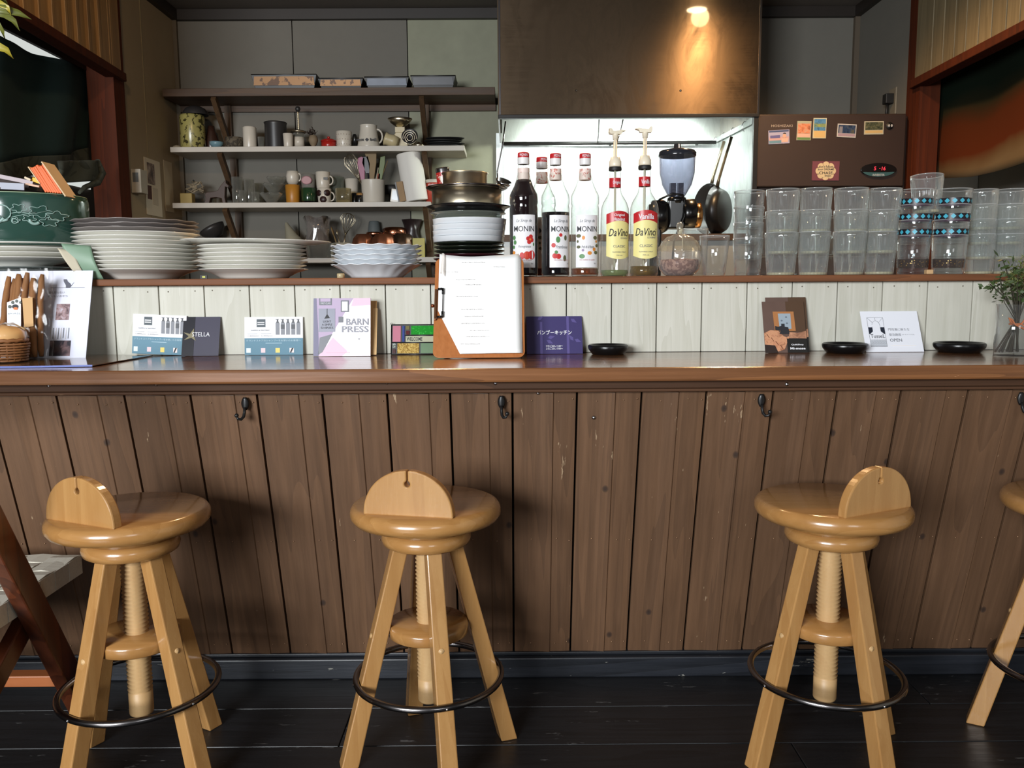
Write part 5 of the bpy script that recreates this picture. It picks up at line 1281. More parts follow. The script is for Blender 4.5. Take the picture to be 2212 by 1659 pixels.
t = item('figurine', 'small round faced figurine with dried flowers on its head', 'figurine', 680, zS2, [('body', [(0, 0), (5, 0), (4, 6), (7, 10), (10, 18), (8, 27), (0, 30)], plain('clay_beige', srgb(136, 118, 94), 0.7, var=0.2))])
leafblob([Vector((-0.02, 0, 0.075)), Vector((0.0, 0, 0.082))], 50, 0.018, 0.008, plain('dried_dark_flower', srgb(60, 46, 38), 0.8, var=0.3), 'dried_flowers', 9)
t = item('red_pot', 'little red lidded cast iron pot on the second shelf', 'pot', 713, zS2, [('pot', [(0, 0), (13, 0), (15, 3), (16, 15), (0, 15)], plain('red_enamel', srgb(168, 36, 30), 0.25)), ('lid', [(16.5, 15), (16.5, 17), (10, 20), (0, 21)], plain('red_enamel', srgb(168, 36, 30))), ('knob', [(0, 20), (2, 21), (3.5, 25), (0, 26)], plain('red_enamel', srgb(168, 36, 30)))])
t = item('dotted_cup', 'cream cup with rows of small dots beside the red pot', 'cup', 746, zS2, [('body', cupp(16.5, 15.5, 35), M_CUPW)])
b = B()
for r_ in range(3):
    for j in range(9):
        a = PI + PI * (j + .5 * (r_ % 2)) / 9; R_ = (15.9 + r_ * .3) * K
        b.add([(R_ * math.cos(a) + dx * K, R_ * math.sin(a) - .0006, (8 + 10 * r_ + dz) * K) for dx, dz in ((-1, 0), (0, -1), (1, 0), (0, 1))], [(0, 1, 2, 3)])
tag(b.build('painted_dots', plain('dot_brown', srgb(110, 86, 70), 0.5), t, solid=0.0006), kind='stuff')
item('dark_bottle', 'slim dark bottle between dotted cup and white pitcher', 'bottle', 769, zS2, [('body', [(0, 0), (4.5, 0), (4.5, 26), (3, 30), (0, 30)], M_BLACK)])
t = item('white_pitcher', 'large white enamel mug pitcher lettered mont bell', 'pitcher', 799, zS2, [('body', [(0, 0), (24, 0), (24, 4), (19.5, 26), (17.5, 40), (17.5, 46), (18.5, 47.5), (16.5, 47.5), (16, 40), (18, 26), (22, 4), (0, 3)], M_CUPW)]); handle(t, 17, 10, 40, 12, M_CUPW, 1, 2)
lettering('mont', t, -21.5 * K, 12.5 * K, 15 * K, 5 * K, M_INK, wrap=None, y=-23 * K, bold=0.03); lettering('bell', t, 6.5 * K, 12.5 * K, 13 * K, 6 * K, M_INK, y=-23 * K, bold=0.03)
B().prism([(-4 * K, 15 * K), (0, 11 * K), (4 * K, 15 * K), (0, 19 * K)], -23 * K, -22.6 * K).build('emblem', M_INK, t)
t = item('cream_creamer', 'cream pottery jug lying tipped beside the pitcher', 'jug', 848, zS2, [], Y=4.22)
B().lathe([(0, -14 * K), (11 * K, -13 * K), (13 * K, -4 * K), (12 * K, 9 * K), (14 * K, 14 * K), (12 * K, 14 * K), (10 * K, 8 * K), (0, -10 * K)], 28, M=Matrix.Translation((0, 0, 14 * K)) @ Matrix.Rotation(-1.25, 4, 'Y')).build('body', M_CUPC, t)
t = item('kitchen_scale', 'cream kitchen scale with round steel weighing dish', 'scale', 867, zS2, [('dish', [(0, 44), (8, 45), (20, 54), (26, 62), (25, 62), (19, 55), (0, 47)], M_STEELP)], Y=4.27)
B().prism([(-18 * K, 0), (18 * K, 0), (13 * K, 26 * K), (8 * K, 34 * K), (-8 * K, 34 * K), (-13 * K, 26 * K)], -11 * K, 11 * K).build('body', M_CUPC, t, bevel=0.004)
B().box(-10 * K, 10 * K, -6 * K, 6 * K, 34 * K, 45 * K).build('neck', M_CUPC, t)
t = item('metal_strainer', 'dark ribbed metal coffee strainer leaning on the scale', 'strainer', 888, zS2, [], Y=4.19)
B().lathe([(0, 0.0), (9 * K, 0.004), (16 * K, 0.02), (17 * K, 0.02), (9 * K, 0.0), (0, -0.004)], 28, M=Matrix.Translation((0, 0, 17 * K)) @ Matrix.Rotation(1.2, 4, 'X')).build('cup', M_ENAM, t)
for r_ in (6, 10, 14): B().tube([(r_ * K * math.cos(2 * PI * i / 24), -0.012 - .0006 * r_, 17 * K + r_ * K * math.sin(2 * PI * i / 24)) for i in range(24)], 0.0016, 6, closed=True).build('rib', M_STEELP, t)
item('silver_saucer', 'small shiny lid lying in front of the strainer', 'lid', 906, zS2, [('lid', [(0, 0), (14, 0), (12, 4), (5, 6), (3, 9), (0, 9)], M_STEELP)], Y=4.19)
for i in range(4):
    t = item('black_tray', nth(i, 4) + ' of the black trays piled at the shelf end near the hood', 'tray', 958 + (i % 2) * 5, zS2 + i * 5 * K, [], group='black trays on the second shelf')
    B().lathe([(0, 0.0), (30 * K, 0.0), (38 * K, 4 * K), (41 * K, 5 * K), (37 * K, 5 * K), (0, 1.5 * K)], 24, M=Matrix.Diagonal((1, .6, 1, 1)), rfun=lambda a, r, z, j, i=i: (r * (1 + .03 * math.sin(5 * a + i)), z + .001 * math.sin(3 * a + i) * (r > .05))).build('tray', M_BLACKM, t)
t = item('oven_cloth', 'crumpled pale cloth beside the speckled jar', 'cloth', 387, zS2, [('cloth', [(0, 0), (9, 0), (8, 4), (3, 6), (0, 6)], plain('beige_cloth', srgb(150, 136, 112), 0.9, var=0.3))], Y=4.2)

# shelf 3
t = item('yellow_box', 'small yellow box at the end of the third shelf', 'box', 404, zS3, [])
B().box(-12.5 * K, 12.5 * K, -10 * K, 10 * K, 0, 23 * K).build('box', plain('dull_yellow', srgb(166, 144, 84), 0.6), t, bevel=0.003)
t = item('rope_figure', 'tangled pale rope ornament sitting on the yellow box', 'ornament', 418, zS3 + 23 * K, [])
rr = random.Random(2)
for i in range(7):
    B().tube([(rr.uniform(-18, 20) * K, rr.uniform(-6, 6) * K, rr.uniform(1, 27) * K) for _ in range(5)], 1.5 * K, 6).build('rope_strand', plain('pale_rope', srgb(150, 136, 112), 0.8, var=0.2), t)
B().lathe([(0, -2.5 * K), (2.2 * K, 0), (0, 2.5 * K)], 10, M=Matrix.Translation((2 * K, -.01, 26 * K))).build('bead', M_BLACK, t)
# wooden animal
t = item('wooden_horse', 'dark carved wooden horse on the third shelf', 'figurine', 466, zS3, [])
M_HORSE = plain('dark_carved_wood', srgb(70, 46, 32), 0.5, var=0.3)
hs = B(); hs.prism([(a * K, c * K) for a, c in ((-24, 2), (-20, 12), (-22, 20), (-18, 25), (-4, 26), (6, 29), (12, 38), (20, 47), (24, 50), (24, 44), (30, 38), (28, 34), (22, 36), (21, 26), (20, 14), (22, 1), (15, 1), (13, 12), (2, 14), (-10, 13), (-14, 1), (-24, 1))], -7 * K, 7 * K)
hs.build('body', M_HORSE, t, bevel=0.006)
# glasses and glass bowls
GG = 'glasses on the third shelf'
for i, (u, r_, h, Y_, lab) in enumerate(((512, 12, 58, 4.3, 'tallest dim glass beside the wooden horse'), (538, 11, 50, 4.22, 'dim straight glass next after the tallest one'), (560, 10, 46, 4.32, 'dim glass partly behind the glass bowls'), (524, 9, 26, 4.19, 'short dim glass at the shelf front beside the horse'), (551, 9, 22, 4.19, 'low dim glass before the glass bowls'), (449, 8, 28, 4.34, 'small dim glass behind the wooden horse'))):
    item('tumbler', lab, 'glass', u, zS3, [('body', cupp(r_, r_ * .85, h), G_DARK)], Y=Y_, group=GG)
for i in range(4):
    u = (585, 603, 592, 600)[i]
    t = item('glass_bowl', nth(i, 4) + ' of the dim scalloped glass bowls on the third shelf', 'bowl', u, zS3 + (0, 0, 22, 36)[i] * K, [], Y=(4.2, 4.32, 4.25, 4.27)[i], group='glass bowls on the third shelf')
    B().lathe([(0, 0), (9 * K, 0), (12 * K, 4 * K), (22 * K, 16 * K), (24 * K, 20 * K), (22 * K, 19 * K), (10 * K, 4 * K), (0, 2 * K)], 40, rfun=lambda a, r, z, j: (r, z + .0025 * math.sin(8 * a) * (j in (4, 5)))).build('bowl', G_DARK, t)
t = item('orange_mug', 'ochre yellow mug on the third shelf', 'mug', 632, zS3, [('body', cupp(15.5, 14, 39), plain('ochre_glaze', srgb(178, 120, 40), 0.4))])
t = item('white_creamer', 'round white cup stacked on the ochre mug', 'cup', 633, zS3 + 39.6 * K, [('body', [(0, 0), (9, 0), (13, 8), (13.5, 18), (12, 28), (10.5, 28), (12, 18), (8, 3), (0, 2)], M_CUPW)]); handle(t, 12, 8, 24, 5, M_CUPW)
t = item('green_mug', 'dark green mug beside the ochre mug', 'mug', 666, zS3, [('body', cupp(16, 15, 32), plain('dark_green_glaze', srgb(36, 62, 38), 0.15)), ('foot_band', [(15.3, 0), (15.4, 5), (15.8, 5), (15.8, 0)], M_BLACK)])
t = item('oval_badge_glass', 'grey cup with pink oval badge stacked on the green mug', 'cup', 666, zS3 + 32.6 * K, [('body', cupp(15.5, 14, 28), plain('grey_cup', srgb(120, 118, 112), 0.2))])
B().prism(ell(0, 15 * K, 11 * K, 9 * K, 20), -15.2 * K, -14.0 * K).build('badge', plain('badge_rim', srgb(120, 50, 60), 0.5), t); B().prism(ell(0, 15 * K, 9.5 * K, 7.5 * K, 20), -15.5 * K, -15.0 * K).build('badge', plain('badge_pink', srgb(176, 130, 134), 0.5), t)
t = item('spotted_mug', 'white mug with large dark round patches on the third shelf', 'mug', 700, zS3, [('body', cupp(15, 13, 31), M_CUPW)]); handle(t, 14, 6, 24, 7, M_CUPW)
for cx, cz, r_ in ((-10, 22, 7), (9, 22, 7), (0, 8, 7)): B().lathe([(0, .2 * K), (r_ * .8 * K, 0.0), (r_ * K, -1.5 * K)], 16, M=Matrix.Translation((cx * K, -math.sqrt(max(0, 15.5 ** 2 - cx * cx)) * K, cz * K)) @ Matrix.Rotation(-cx / 15.0 * .9 * -1, 4, 'Z') @ Matrix.Rotation(PI / 2, 4, 'X')).build('dark_patch', plain('maroon_black', srgb(44, 22, 22), 0.4), t)
t = item('white_mug', 'white mug with dark motif stacked on the spotted mug', 'mug', 698, zS3 + 31.6 * K, [('body', cupp(15, 13.5, 34), M_CUPW)]); handle(t, 14, 8, 26, 7, M_CUPW)
B().box(4 * K, 13 * K, -14.2 * K, -12 * K, 17 * K, 22 * K).build('dark_patch', plain('grey_motif', srgb(80, 80, 78), 0.5), t)
item('tan_glass_jar', 'tan tinted glass mug beside the spotted mug', 'mug', 741, zS3, [('body', cupp(17, 16, 29), glass('tan_glass', (0.72, 0.66, 0.46), 0.8, 0.10)), ('base_disc', [(0, 0), (16, 0), (16, 5), (0, 5)], plain('tan_base', srgb(130, 116, 74), 0.4))], Y=4.2)
item('tinted_jar', 'dim greenish patterned glass jar behind the tan mug', 'jar', 728, zS3, [('body', cupp(16, 14, 58), glass('green_dim_glass', (0.66, 0.70, 0.62), 0.8, 0.1))], Y=4.33)
item('white_milk_cup', 'plain white cup standing behind the tan glass mug', 'cup', 760, zS3, [('body', cupp(14, 11, 54), M_CUPW)], Y=4.33)
item('spice_jar', 'small dark spice jar nearer the utensil crock', 'jar', 776, zS3, [('body', cupp(6, 6, 18), M_BLACK), ('lid', [(6.4, 15), (6.4, 20), (0, 20)], plain('gold_lid', srgb(150, 110, 60), 0.4))], Y=4.2)
item('spice_jar', 'small dark spice jar just behind the tan glass mug', 'jar', 765, zS3, [('body', cupp(6, 6, 22), M_BLACK)], Y=4.26)
# utensil crock and what it holds
t = item('utensil_crock', 'white cylindrical crock full of spatulas on the third shelf', 'crock', 806, zS3, [('body', [(0, 0), (23, 0), (24, 2), (24.5, 46), (25, 48), (23, 48), (22.5, 4), (0, 3)], M_CUPW)], Y=4.24)
def utensil(name, label, cat, pts, head=None, mat=None, r_=1.2, hm=None, whisk=None):
    P0 = at(806, 400, 4.24)
    t = thing(name, label, cat, (P0.x, 4.24, zS3), group='utensils in the white crock')
    V = lambda u, v, dy=0: Vector(((u - 806) * K, dy, (434 - v) * K))
    if pts: B().tube([V(*p) for p in pts], r_ * K, 8).build('handle', mat, t)
    if head: B().prism([((u - 806) * K, (434 - v) * K) for u, v in head], -1.5 * K + t.get('_o', 0), 1.5 * K).build('blade', hm or mat, t, bevel=0.0015)
    if whisk:
        c0, c1, w_ = whisk; A_, Z_ = V(*c0), V(*c1)
        ax = (Z_ - A_).normalized()
        for j in range(6):
            a = PI * j / 6; sd = Vector((math.cos(a) * ax.z, math.sin(a), -math.cos(a) * ax.x))
            pp = [A_ + ax * (Z_ - A_).length * s_ + sd * w_ * K * f for s_, f in ((0, .08), (.35, .5), (.7, 1), (.92, .7), (1, 0), (.92, -.7), (.7, -1), (.35, -.5), (0, -.08))]
            B().tube(pp, 0.0010, 5).build('wire', M_STEELP, t)
    return t
utensil('whisk', 'wire whisk tilted out of the white crock', 'whisk', [(800, 424), (778, 386)], None, M_STEELP, 1.6, whisk=((778, 386), (754, 333), 15))
utensil('spatula', 'magenta silicone spatula in the white crock', 'spatula', [(790, 424), (784, 386)], [(781, 388), (774, 352), (776, 340), (783, 337), (790, 340), (789, 386)], plain('magenta_silicone', srgb(136, 28, 84), 0.4))
utensil('spatula', 'dark navy spatula in front of the wooden turner', 'spatula', [(798, 424), (796, 372)], [(791, 372), (784, 350), (786, 338), (797, 336), (801, 352), (799, 372)], plain('navy_silicone', srgb(24, 22, 38), 0.4))
utensil('wooden_turner', 'broad flat wooden turner, the tallest utensil in the crock', 'spatula', [(804, 424), (802, 386)], [(800, 386), (797, 350), (789, 328), (789, 324), (815, 325), (814, 350), (808, 386)], plain('beech_wood', srgb(136, 112, 74), 0.6, var=0.15))
utensil('spatula', 'green handled spatula with orange neck in the crock', 'spatula', [(812, 424), (818, 386)], [(816, 384), (821, 352), (823, 338), (833, 336), (832, 352), (825, 384)], plain('olive_green', srgb(96, 110, 60), 0.5))
utensil('chopsticks', 'thin wooden sticks leaning out of the crock edge', 'chopsticks', [(812, 424), (822, 386), (838, 346)], None, plain('beech_wood', srgb(136, 112, 74)), 0.9)
utensil('spoon', 'pale handled spoon with orange tag in the crock', 'spoon', [(804, 424), (818, 360)], [(815, 386), (817, 372), (822, 372), (821, 386)], plain('pale_handle', srgb(180, 170, 150), 0.5), 1.3, plain('orange_tag', srgb(190, 80, 40), 0.5))
# clock, box, roll, tin
t = item('white_timer', 'small white framed timer leaning beside the crock', 'timer', 851, zS3, [], Y=4.2)
B().box(-9 * K, 9 * K, -0.008, 0.008, 0, 28 * K, M=Matrix.Rotation(0.15, 4, 'Y')).build('frame', M_CUPW, t, bevel=0.003); B().box(-6 * K, 7 * K, -0.010, -0.008, 5 * K, 24 * K, M=Matrix.Rotation(0.15, 4, 'Y')).build('screen', plain('grey_screen', srgb(170, 178, 182), 0.2), t)
t = item('tan_box', 'narrow tan box tilted between timer and paper roll', 'box', 872, zS3, [], Y=4.2)
B().box(-7 * K, 6 * K, -0.03, 0.03, 1 * K, 42 * K, M=Matrix.Rotation(-0.17, 4, 'Y')).build('carton', plain('tan_carton', srgb(158, 124, 80), 0.6, var=0.2), t, bevel=0.001); B().box(-10 * K, -7.2 * K, -0.03, 0.03, 1 * K, 42 * K, M=Matrix.Rotation(-0.17, 4, 'Y')).build('dark_spine', M_ENAM, t)
item('dark_pan', 'black shallow pan behind the white timer', 'pan', 850, zS3, [('pan', [(0, 22), (18, 24), (26, 40), (24, 40), (16, 27), (0, 25)], M_BLACKM), ('foot', [(0, 0), (10, 0), (10, 22), (0, 22)], M_BLACKM)], Y=4.34)
t = item('paper_towel_roll', 'tilted white paper towel roll at the end of the third shelf', 'paper towel', 899, zS3 + 3 * K, [], Y=4.22)
B().lathe([(5 * K, 0), (25.5 * K, 0), (26 * K, 2 * K), (26 * K, 97 * K), (25 * K, 99 * K), (5 * K, 99 * K)], 40, M=Matrix.Rotation(-0.15, 4, 'Y'), close=True).build('roll', plain('towel_paper', srgb(228, 224, 216), 0.9), t); B().lathe([(4.6 * K, 0), (5 * K, 0), (5 * K, 99 * K), (4.6 * K, 99 * K)], 20, M=Matrix.Rotation(-0.15, 4, 'Y'), close=True).build('core', plain('kraft_core', srgb(150, 120, 84), 0.8), t)
t = item('spice_tin', 'round tin with red GABAN label beside the pot stack', 'tin', 937, zS3 + 0.0, [('can', [(0, 0), (17, 0), (17, 46), (0, 46)], plain('label_red', srgb(186, 70, 52), 0.4)), ('lid', [(17.5, 41), (17.5, 47), (16, 48), (0, 48)], M_CUPW)], Y=4.24)
R_ = 17.1 * K; lettering('GABAN', t, -11 * K, 32 * K, 22 * K, 6 * K, M_WHITEINK, wrap=R_, bold=0.02)

# shelf 4
t = item('dark_bowl', 'black bowl tipped on its side behind the mid plate stack', 'bowl', 458, zS4, [], Y=4.3)
B().lathe([(0, 0), (14 * K, 2 * K), (26 * K, 16 * K), (28 * K, 24 * K), (26 * K, 24 * K), (13 * K, 6 * K), (0, 4 * K)], 32, M=Matrix.Translation((6 * K, 0, 46 * K)) @ Matrix.Rotation(-.5, 4, 'Y')).build('bowl', M_ENAM, t)
B().lathe([(0, 0), (20 * K, 0), (18 * K, 42 * K), (0, 44 * K)], 20, M=Matrix.Translation((6 * K, 0, 0))).build('stand_block', M_ENAM, t)
t = item('flour_sieve', 'pale cone shaped cloth sieve resting on its side', 'sieve', 628, zS4, [], Y=4.28)
B().lathe([(0, 40 * K), (3 * K, 38 * K), (14 * K, 6 * K), (22 * K, -8 * K), (20 * K, -8 * K), (0, 30 * K)], 28, M=Matrix.Translation((0, 0, 40 * K)) @ Matrix.Rotation(-.35, 4, 'Y')).build('cone', plain('sieve_cream', srgb(150, 144, 124), 0.8, var=0.2), t); B().lathe([(0, 0), (16 * K, 0), (14 * K, 32 * K), (0, 32 * K)], 20).build('stand', M_CUPC, t)
t = item('plastic_bag', 'clear crinkled plastic bag of brown goods on the lowest shelf', 'bag', 682, zS4, [], Y=4.24)
B().lathe([(0, 0), (20 * K, 2 * K), (25 * K, 30 * K), (22 * K, 60 * K), (26 * K, 86 * K), (20 * K, 80 * K), (0, 74 * K)], 30, rfun=lambda a, r, z, j: (r * (1 + .14 * math.sin(5 * a + 2 * j) + .05 * math.sin(13 * a)), z + .006 * math.sin(4 * a + j) * (r > 0))).build('bag', glass('crinkled_bag', (0.74, 0.70, 0.68), 0.7, 0.12, 0.08), t)
B().lathe([(0, 2 * K), (17 * K, 4 * K), (19 * K, 40 * K), (8 * K, 62 * K), (0, 62 * K)], 16).build('contents', plain('brown_goods', srgb(96, 78, 66), 0.8, var=0.4), t)
t = item('plastic_tub', 'clear square plastic tub at the front of the lowest shelf', 'container', 690, zS4, [], Y=4.18)
B().add([(-24 * K, -.03, 0), (22 * K, -.03, 0), (22 * K, .03, 0), (-24 * K, .03, 0), (-27 * K, -.04, 30 * K), (25 * K, -.04, 30 * K), (25 * K, .04, 30 * K), (-27 * K, .04, 30 * K)], [(0, 3, 2, 1), (0, 1, 5, 4), (1, 2, 6, 5), (2, 3, 7, 6), (3, 0, 4, 7)]).build('tub', G_DARK, t, solid=0.002)
t = item('utensil_pot', 'low pale pot holding spoons and a wire whisk', 'pot', 740, zS4, [('pot', cupp(24, 22, 32), plain('pale_pot', srgb(150, 146, 130), 0.5))], Y=4.28)
def stick(nm, label, cat, u0, v0, u1, v1, mat, head=0, whisk=0, r_=1.4):
    t = thing(nm, label, cat, (at(740, 400, 4.28).x, 4.28, zS4), group='utensils on the lowest shelf')
    A_ = Vector(((u0 - 740) * K, 0, (555 - v0) * K)); Z_ = Vector(((u1 - 740) * K, 0, (555 - v1) * K)); ax = (Z_ - A_).normalized(); L_ = (Z_ - A_).length
    B().tube([A_, A_ + ax * L_ * (.45 if whisk else .9)], r_ * K, 8).build('handle', mat, t)
    if head:
        M = Matrix.Translation(Z_) @ ax.to_track_quat('Z', 'Y').to_matrix().to_4x4() @ Matrix.Diagonal((1, .3, 1.6, 1))
        B().lathe([(0, -head * K), (head * .75 * K, -head * .6 * K), (head * K, 0), (head * .7 * K, head * .7 * K), (0, head * K)], 16, M=M).build('bowl', mat, t)
    if whisk:
        A2 = A_ + ax * L_ * .45
        for j in range(7):
            a = PI * j / 7; sd = Vector((math.cos(a) * ax.z, math.sin(a), -math.cos(a) * ax.x))
            B().tube([A2 + ax * L_ * .55 * s_ + sd * whisk * K * f for s_, f in ((0, .08), (.35, .5), (.7, 1), (.92, .7), (1, 0), (.92, -.7), (.7, -1), (.35, -.5), (0, -.08))], 0.0011, 5).build('wire', M_STEELP, t)
stick('wooden_spoon', 'tan wooden spoon beside the wire whisk', 'spoon', 728, 540, 716, 498, plain('beech_wood', srgb(136, 112, 74)), 7)
stick('metal_spoon', 'shiny metal spoon beside the wooden spoon', 'spoon', 732, 540, 726, 502, M_STEELP, 6)
stick('balloon_whisk', 'big balloon whisk standing over the scalloped plates', 'whisk', 736, 540, 752, 459, M_STEELP, 0, 17)
for i, (u, Y_, s_, lab) in enumerate(((782, 4.24, 1.0, 'copper brown cake mould nearest the whisk'), (826, 4.22, 1.1, 'copper brown cake mould in the middle of three'), (868, 4.24, 1.05, 'dark brown cake mould nearest the yellow carton'))):
    t = item('cake_mould', lab, 'cake mould', u, zS4, [], Y=Y_, group='cake moulds on the lowest shelf')
    B().lathe([(24 * s_ * K, 0), (26 * s_ * K, 24 * K), (22 * s_ * K, 40 * K), (14 * s_ * K, 50 * K), (0, 51 * K)], 36, rfun=lambda a, r, z, j: (r * (1 + .05 * math.sin(9 * a) * (j < 4)), z)).build('mould', plain(('copper_mould', 'copper_mould', 'dark_mould')[i], (srgb(150, 96, 70), srgb(150, 96, 70), srgb(84, 66, 52))[i], 0.35, 0.7, var=0.4), t)
t = item('copper_bowl', 'shiny copper rimmed bowl stacked behind the cake moulds', 'bowl', 850, zS4, [('bowl', [(0, 30), (20, 32), (26, 52), (25, 62), (20, 65), (0, 66)], plain('copper_shine', srgb(196, 130, 100), 0.2, 1.0)), ('foot', [(0, 0), (14, 0), (14, 30), (0, 30)], M_STEELP)], Y=4.34)
t = item('copper_dish', 'copper dish under the grey upturned beaker', 'dish', 806, zS4, [('dish', [(0, 40), (14, 44), (18, 52), (16, 56), (0, 56)], plain('copper_shine', srgb(196, 130, 100))), ('foot', [(0, 0), (12, 0), (12, 40), (0, 40)], M_STEELP)], Y=4.36)
item('grey_beaker', 'grey upturned beaker above the cake moulds', 'beaker', 806, zS4 + 56.5 * K, [('body', [(14, 0), (13.5, 2), (11, 22), (9, 24), (0, 24)], plain('grey_rubber', srgb(92, 98, 98), 0.6))], Y=4.36)
t = item('spice_bag', 'dark crinkled spice bag behind the yellow carton', 'bag', 888, zS4, [], Y=4.36)
B().lathe([(0, 0), (16 * K, 2 * K), (18 * K, 40 * K), (14 * K, 60 * K), (20 * K, 84 * K), (14 * K, 82 * K), (0, 76 * K)], 26, rfun=lambda a, r, z, j: (r * (1 + .12 * math.sin(4 * a + 2 * j)), z)).build('bag', plain('dark_foil', srgb(50, 38, 38), 0.3, var=0.5), t)
t = item('yellow_carton', 'small pale yellow carton behind the scalloped plates', 'box', 902, zS4, [], Y=4.22)
B().box(-12 * K, 12 * K, -9 * K, 9 * K, 0, 40 * K).build('carton', plain('pale_yellow', srgb(178, 172, 100), 0.6, var=0.15), t, bevel=0.001)

# ------------------------------------------------------------------ things on the ledge
YL = 2.12
KL = px(1, 2.05)
ZL = Z_LED + 0.0004
def plate_prof(R, foot, h, t_=0.0035, rimw=0.22):
    return [(0, 0.004), (foot - 0.004, 0.004), (foot - 0.003, 0), (foot, 0), (foot + 0.004, 0.005), (R * (1 - rimw), h * 0.62), (R - 0.002, h - 0.001), (R, h), (R - 0.0015, h + 0.0012), (R * (1 - rimw) - 0.002, h * 0.62 + t_), (foot, 0.0095), (0, 0.009)]
def plates(u, n, R, foot, h, dz, mats, labs, group, name='dinner_plate', wav=None, Y=YL, cat='plate'):
    x = at(u, 590, Y).x; cache = {}
    rr = random.Random(int(u))
    for i in range(n):
        mt = mats(i); wv = wav(i) if wav else None
        key = (mt.name, bool(wv))
        loc = (x + rr.uniform(-.0022, .0022), Y + rr.uniform(-.002, .002), ZL + dz * i)
        if key not in cache:
            o = B().lathe(plate_prof(R, foot, h), 96 if wv else 64, rfun=wv).build(name, mt, None, loc)
            cache[key] = o
        else:
            o = cache[key].copy(); COL.objects.link(o); o.location = loc
        o.rotation_euler = (0, 0, rr.uniform(0, 6))
        tag(o, labs(i), cat, group)
wv1 = lambda a, r, z, j: (r * (1 + 0.004 * math.sin(14 * a) * (r > .11)), z + 0.0007 * math.sin(14 * a) * (r > .12))
plates(300, 13, 0.1485, 0.092, 0.024, 0.00985, lambda i: M_CERG if i > 9 else M_CER,
       lambda i: ('white dinner plate, %s of the tallest plate stack' % nth(i, 13)) if i < 10 else ('grey brown wavy edged plate, %s of the tallest plate stack' % nth(i, 13)), 'plates in the tallest stack', wav=lambda i: wv1 if i > 9 else None)
plates(548, 7, 0.1335, 0.082, 0.0235, 0.0096, lambda i: M_CER, lambda i: 'white dinner plate, %s of the middle stack under the oval platter' % nth(i, 7), 'plates in the middle stack')
xx = at(556, 590, YL).x
o = B().lathe([(0, 0), (0.11, 0.0), (0.15, 0.003), (0.186, 0.0095), (0.1875, 0.0105), (0.186, 0.0112), (0.15, 0.0055), (0.10, 0.003), (0, 0.003)], 72, M=Matrix.Diagonal((1, .66, 1, 1))).build('oval_platter', M_CER, None, (xx, YL - 0.0, ZL + 0.0096 * 6 + 0.0265), (0, 0.018, 0))
tag(o, 'wide oval white platter lying tilted on the middle plate stack', 'platter')
wv2 = lambda a, r, z, j: (r * (1 + 0.022 * math.sin(18 * a) * (r > .085)), z + 0.0013 * math.sin(18 * a + .6) * (r > .09))
plates(816, 5, 0.1125, 0.064, 0.033, 0.0117, lambda i: M_CERW, lambda i: 'scalloped white plate, %s of the wavy edged stack' % nth(i, 5), 'scalloped plates on the ledge', wav=lambda i: wv2, name='scalloped_plate')

# tableware stack behind the clipboard
ul = 1014; Yd = 2.12; xd = at(ul, 590, Yd).x; kd = px(1, Yd)
rr = random.Random(4)
zt0 = at(1014, 523, 2.06).z; nD = 9; dz = (zt0 - ZL - 0.006) / (nD - 1) * 0.985
for i in range(nD):
    R_ = 76 * kd
    o = B().lathe([(0, 0.002), (R_ * .6, 0.002), (R_ * .62, 0), (R_ * .66, 0), (R_ * .9, 0.003), (R_, 0.0075), (R_ - .001, 0.0088), (R_ * .88, 0.005), (0, 0.004)], 56).build('dark_plate', M_DPLATER if i < 6 else M_DPLATE, None, (xd + rr.uniform(-.001, .001), Yd, ZL + dz * i - 0.0)) 
    tag(o, ('dark maroon plate, %s in the stack behind the clipboard' if i < 6 else 'dark green plate, %s in the stack behind the clipboard') % nth(i, nD), 'plate', 'dark plates behind the clipboard')
zb = ZL + dz * (nD - 1) + 0.0092
hb = (at(1014, 470, 2.06).z - zb) / 4
for i in range(4):
    R_ = (76.5 + 0.8 * i) * kd
    o = B().lathe([(0, 0), (R_ * .93, 0), (R_ * .98, 0.001), (R_ * .99, hb * 0.9), (R_, hb * .96), (R_ - .003, hb * .98), (R_ - .005, 0.004), (0, 0.003)], 64).build('white_dish', M_CERW, None, (xd + 0.001 * (i - 1), Yd, zb + i * hb))
    tag(o, 'straight sided white dish, %s of four above the dark plates' % nth(i, 4), 'dish', 'white dishes above the dark plates')
zb += 4 * hb + 0.0003
hg = at(1014, 456, 2.06).z - zb
R_ = 80 * kd
o = B().lathe([(0, 0), (R_ * .88, 0), (R_ * .90, hg * .7), (R_ * 1.0, hg * .85), (R_, hg * .97), (R_ * .86, hg), (0, hg * .9)], 64).build('glass_dish', glass('greenish_lid_glass', (0.52, 0.56, 0.52), 0.9, 0.14), None, (xd - .001, Yd, zb)); tag(o, 'greenish glass dish lid lying on the white dishes', 'lid')
zb += hg + 0.0004; hp = at(1014, 441, 2.06).z - zb; R_ = 90 * kd
t = thing('pie_pan', 'black shallow pan with wide flared rim above the glass lid', 'pan', (xd, Yd, zb))
B().lathe([(0, 0), (R_ * .84, 0), (R_ * .87, hp * .55), (R_ * .97, hp * .82), (R_, hp), (R_ * .96, hp * .98), (R_ * .84, hp * .7), (R_ * .8, .002), (0, .002)], 64, rfun=lambda a, r, z, j: (r, z + (0.0012 * math.sin(3 * a) if r > .1 else 0))).build('pan', M_BLACK, t)
zb += 0.0025 
hr2 = at(1014, 405, 2.06).z - zb; R_ = 74 * kd; Rr = 87 * kd
t = thing('steel_pan', 'wide brushed steel pan with dark flared rim in the pan stack', 'pan', (xd - 0.004, Yd, zb))
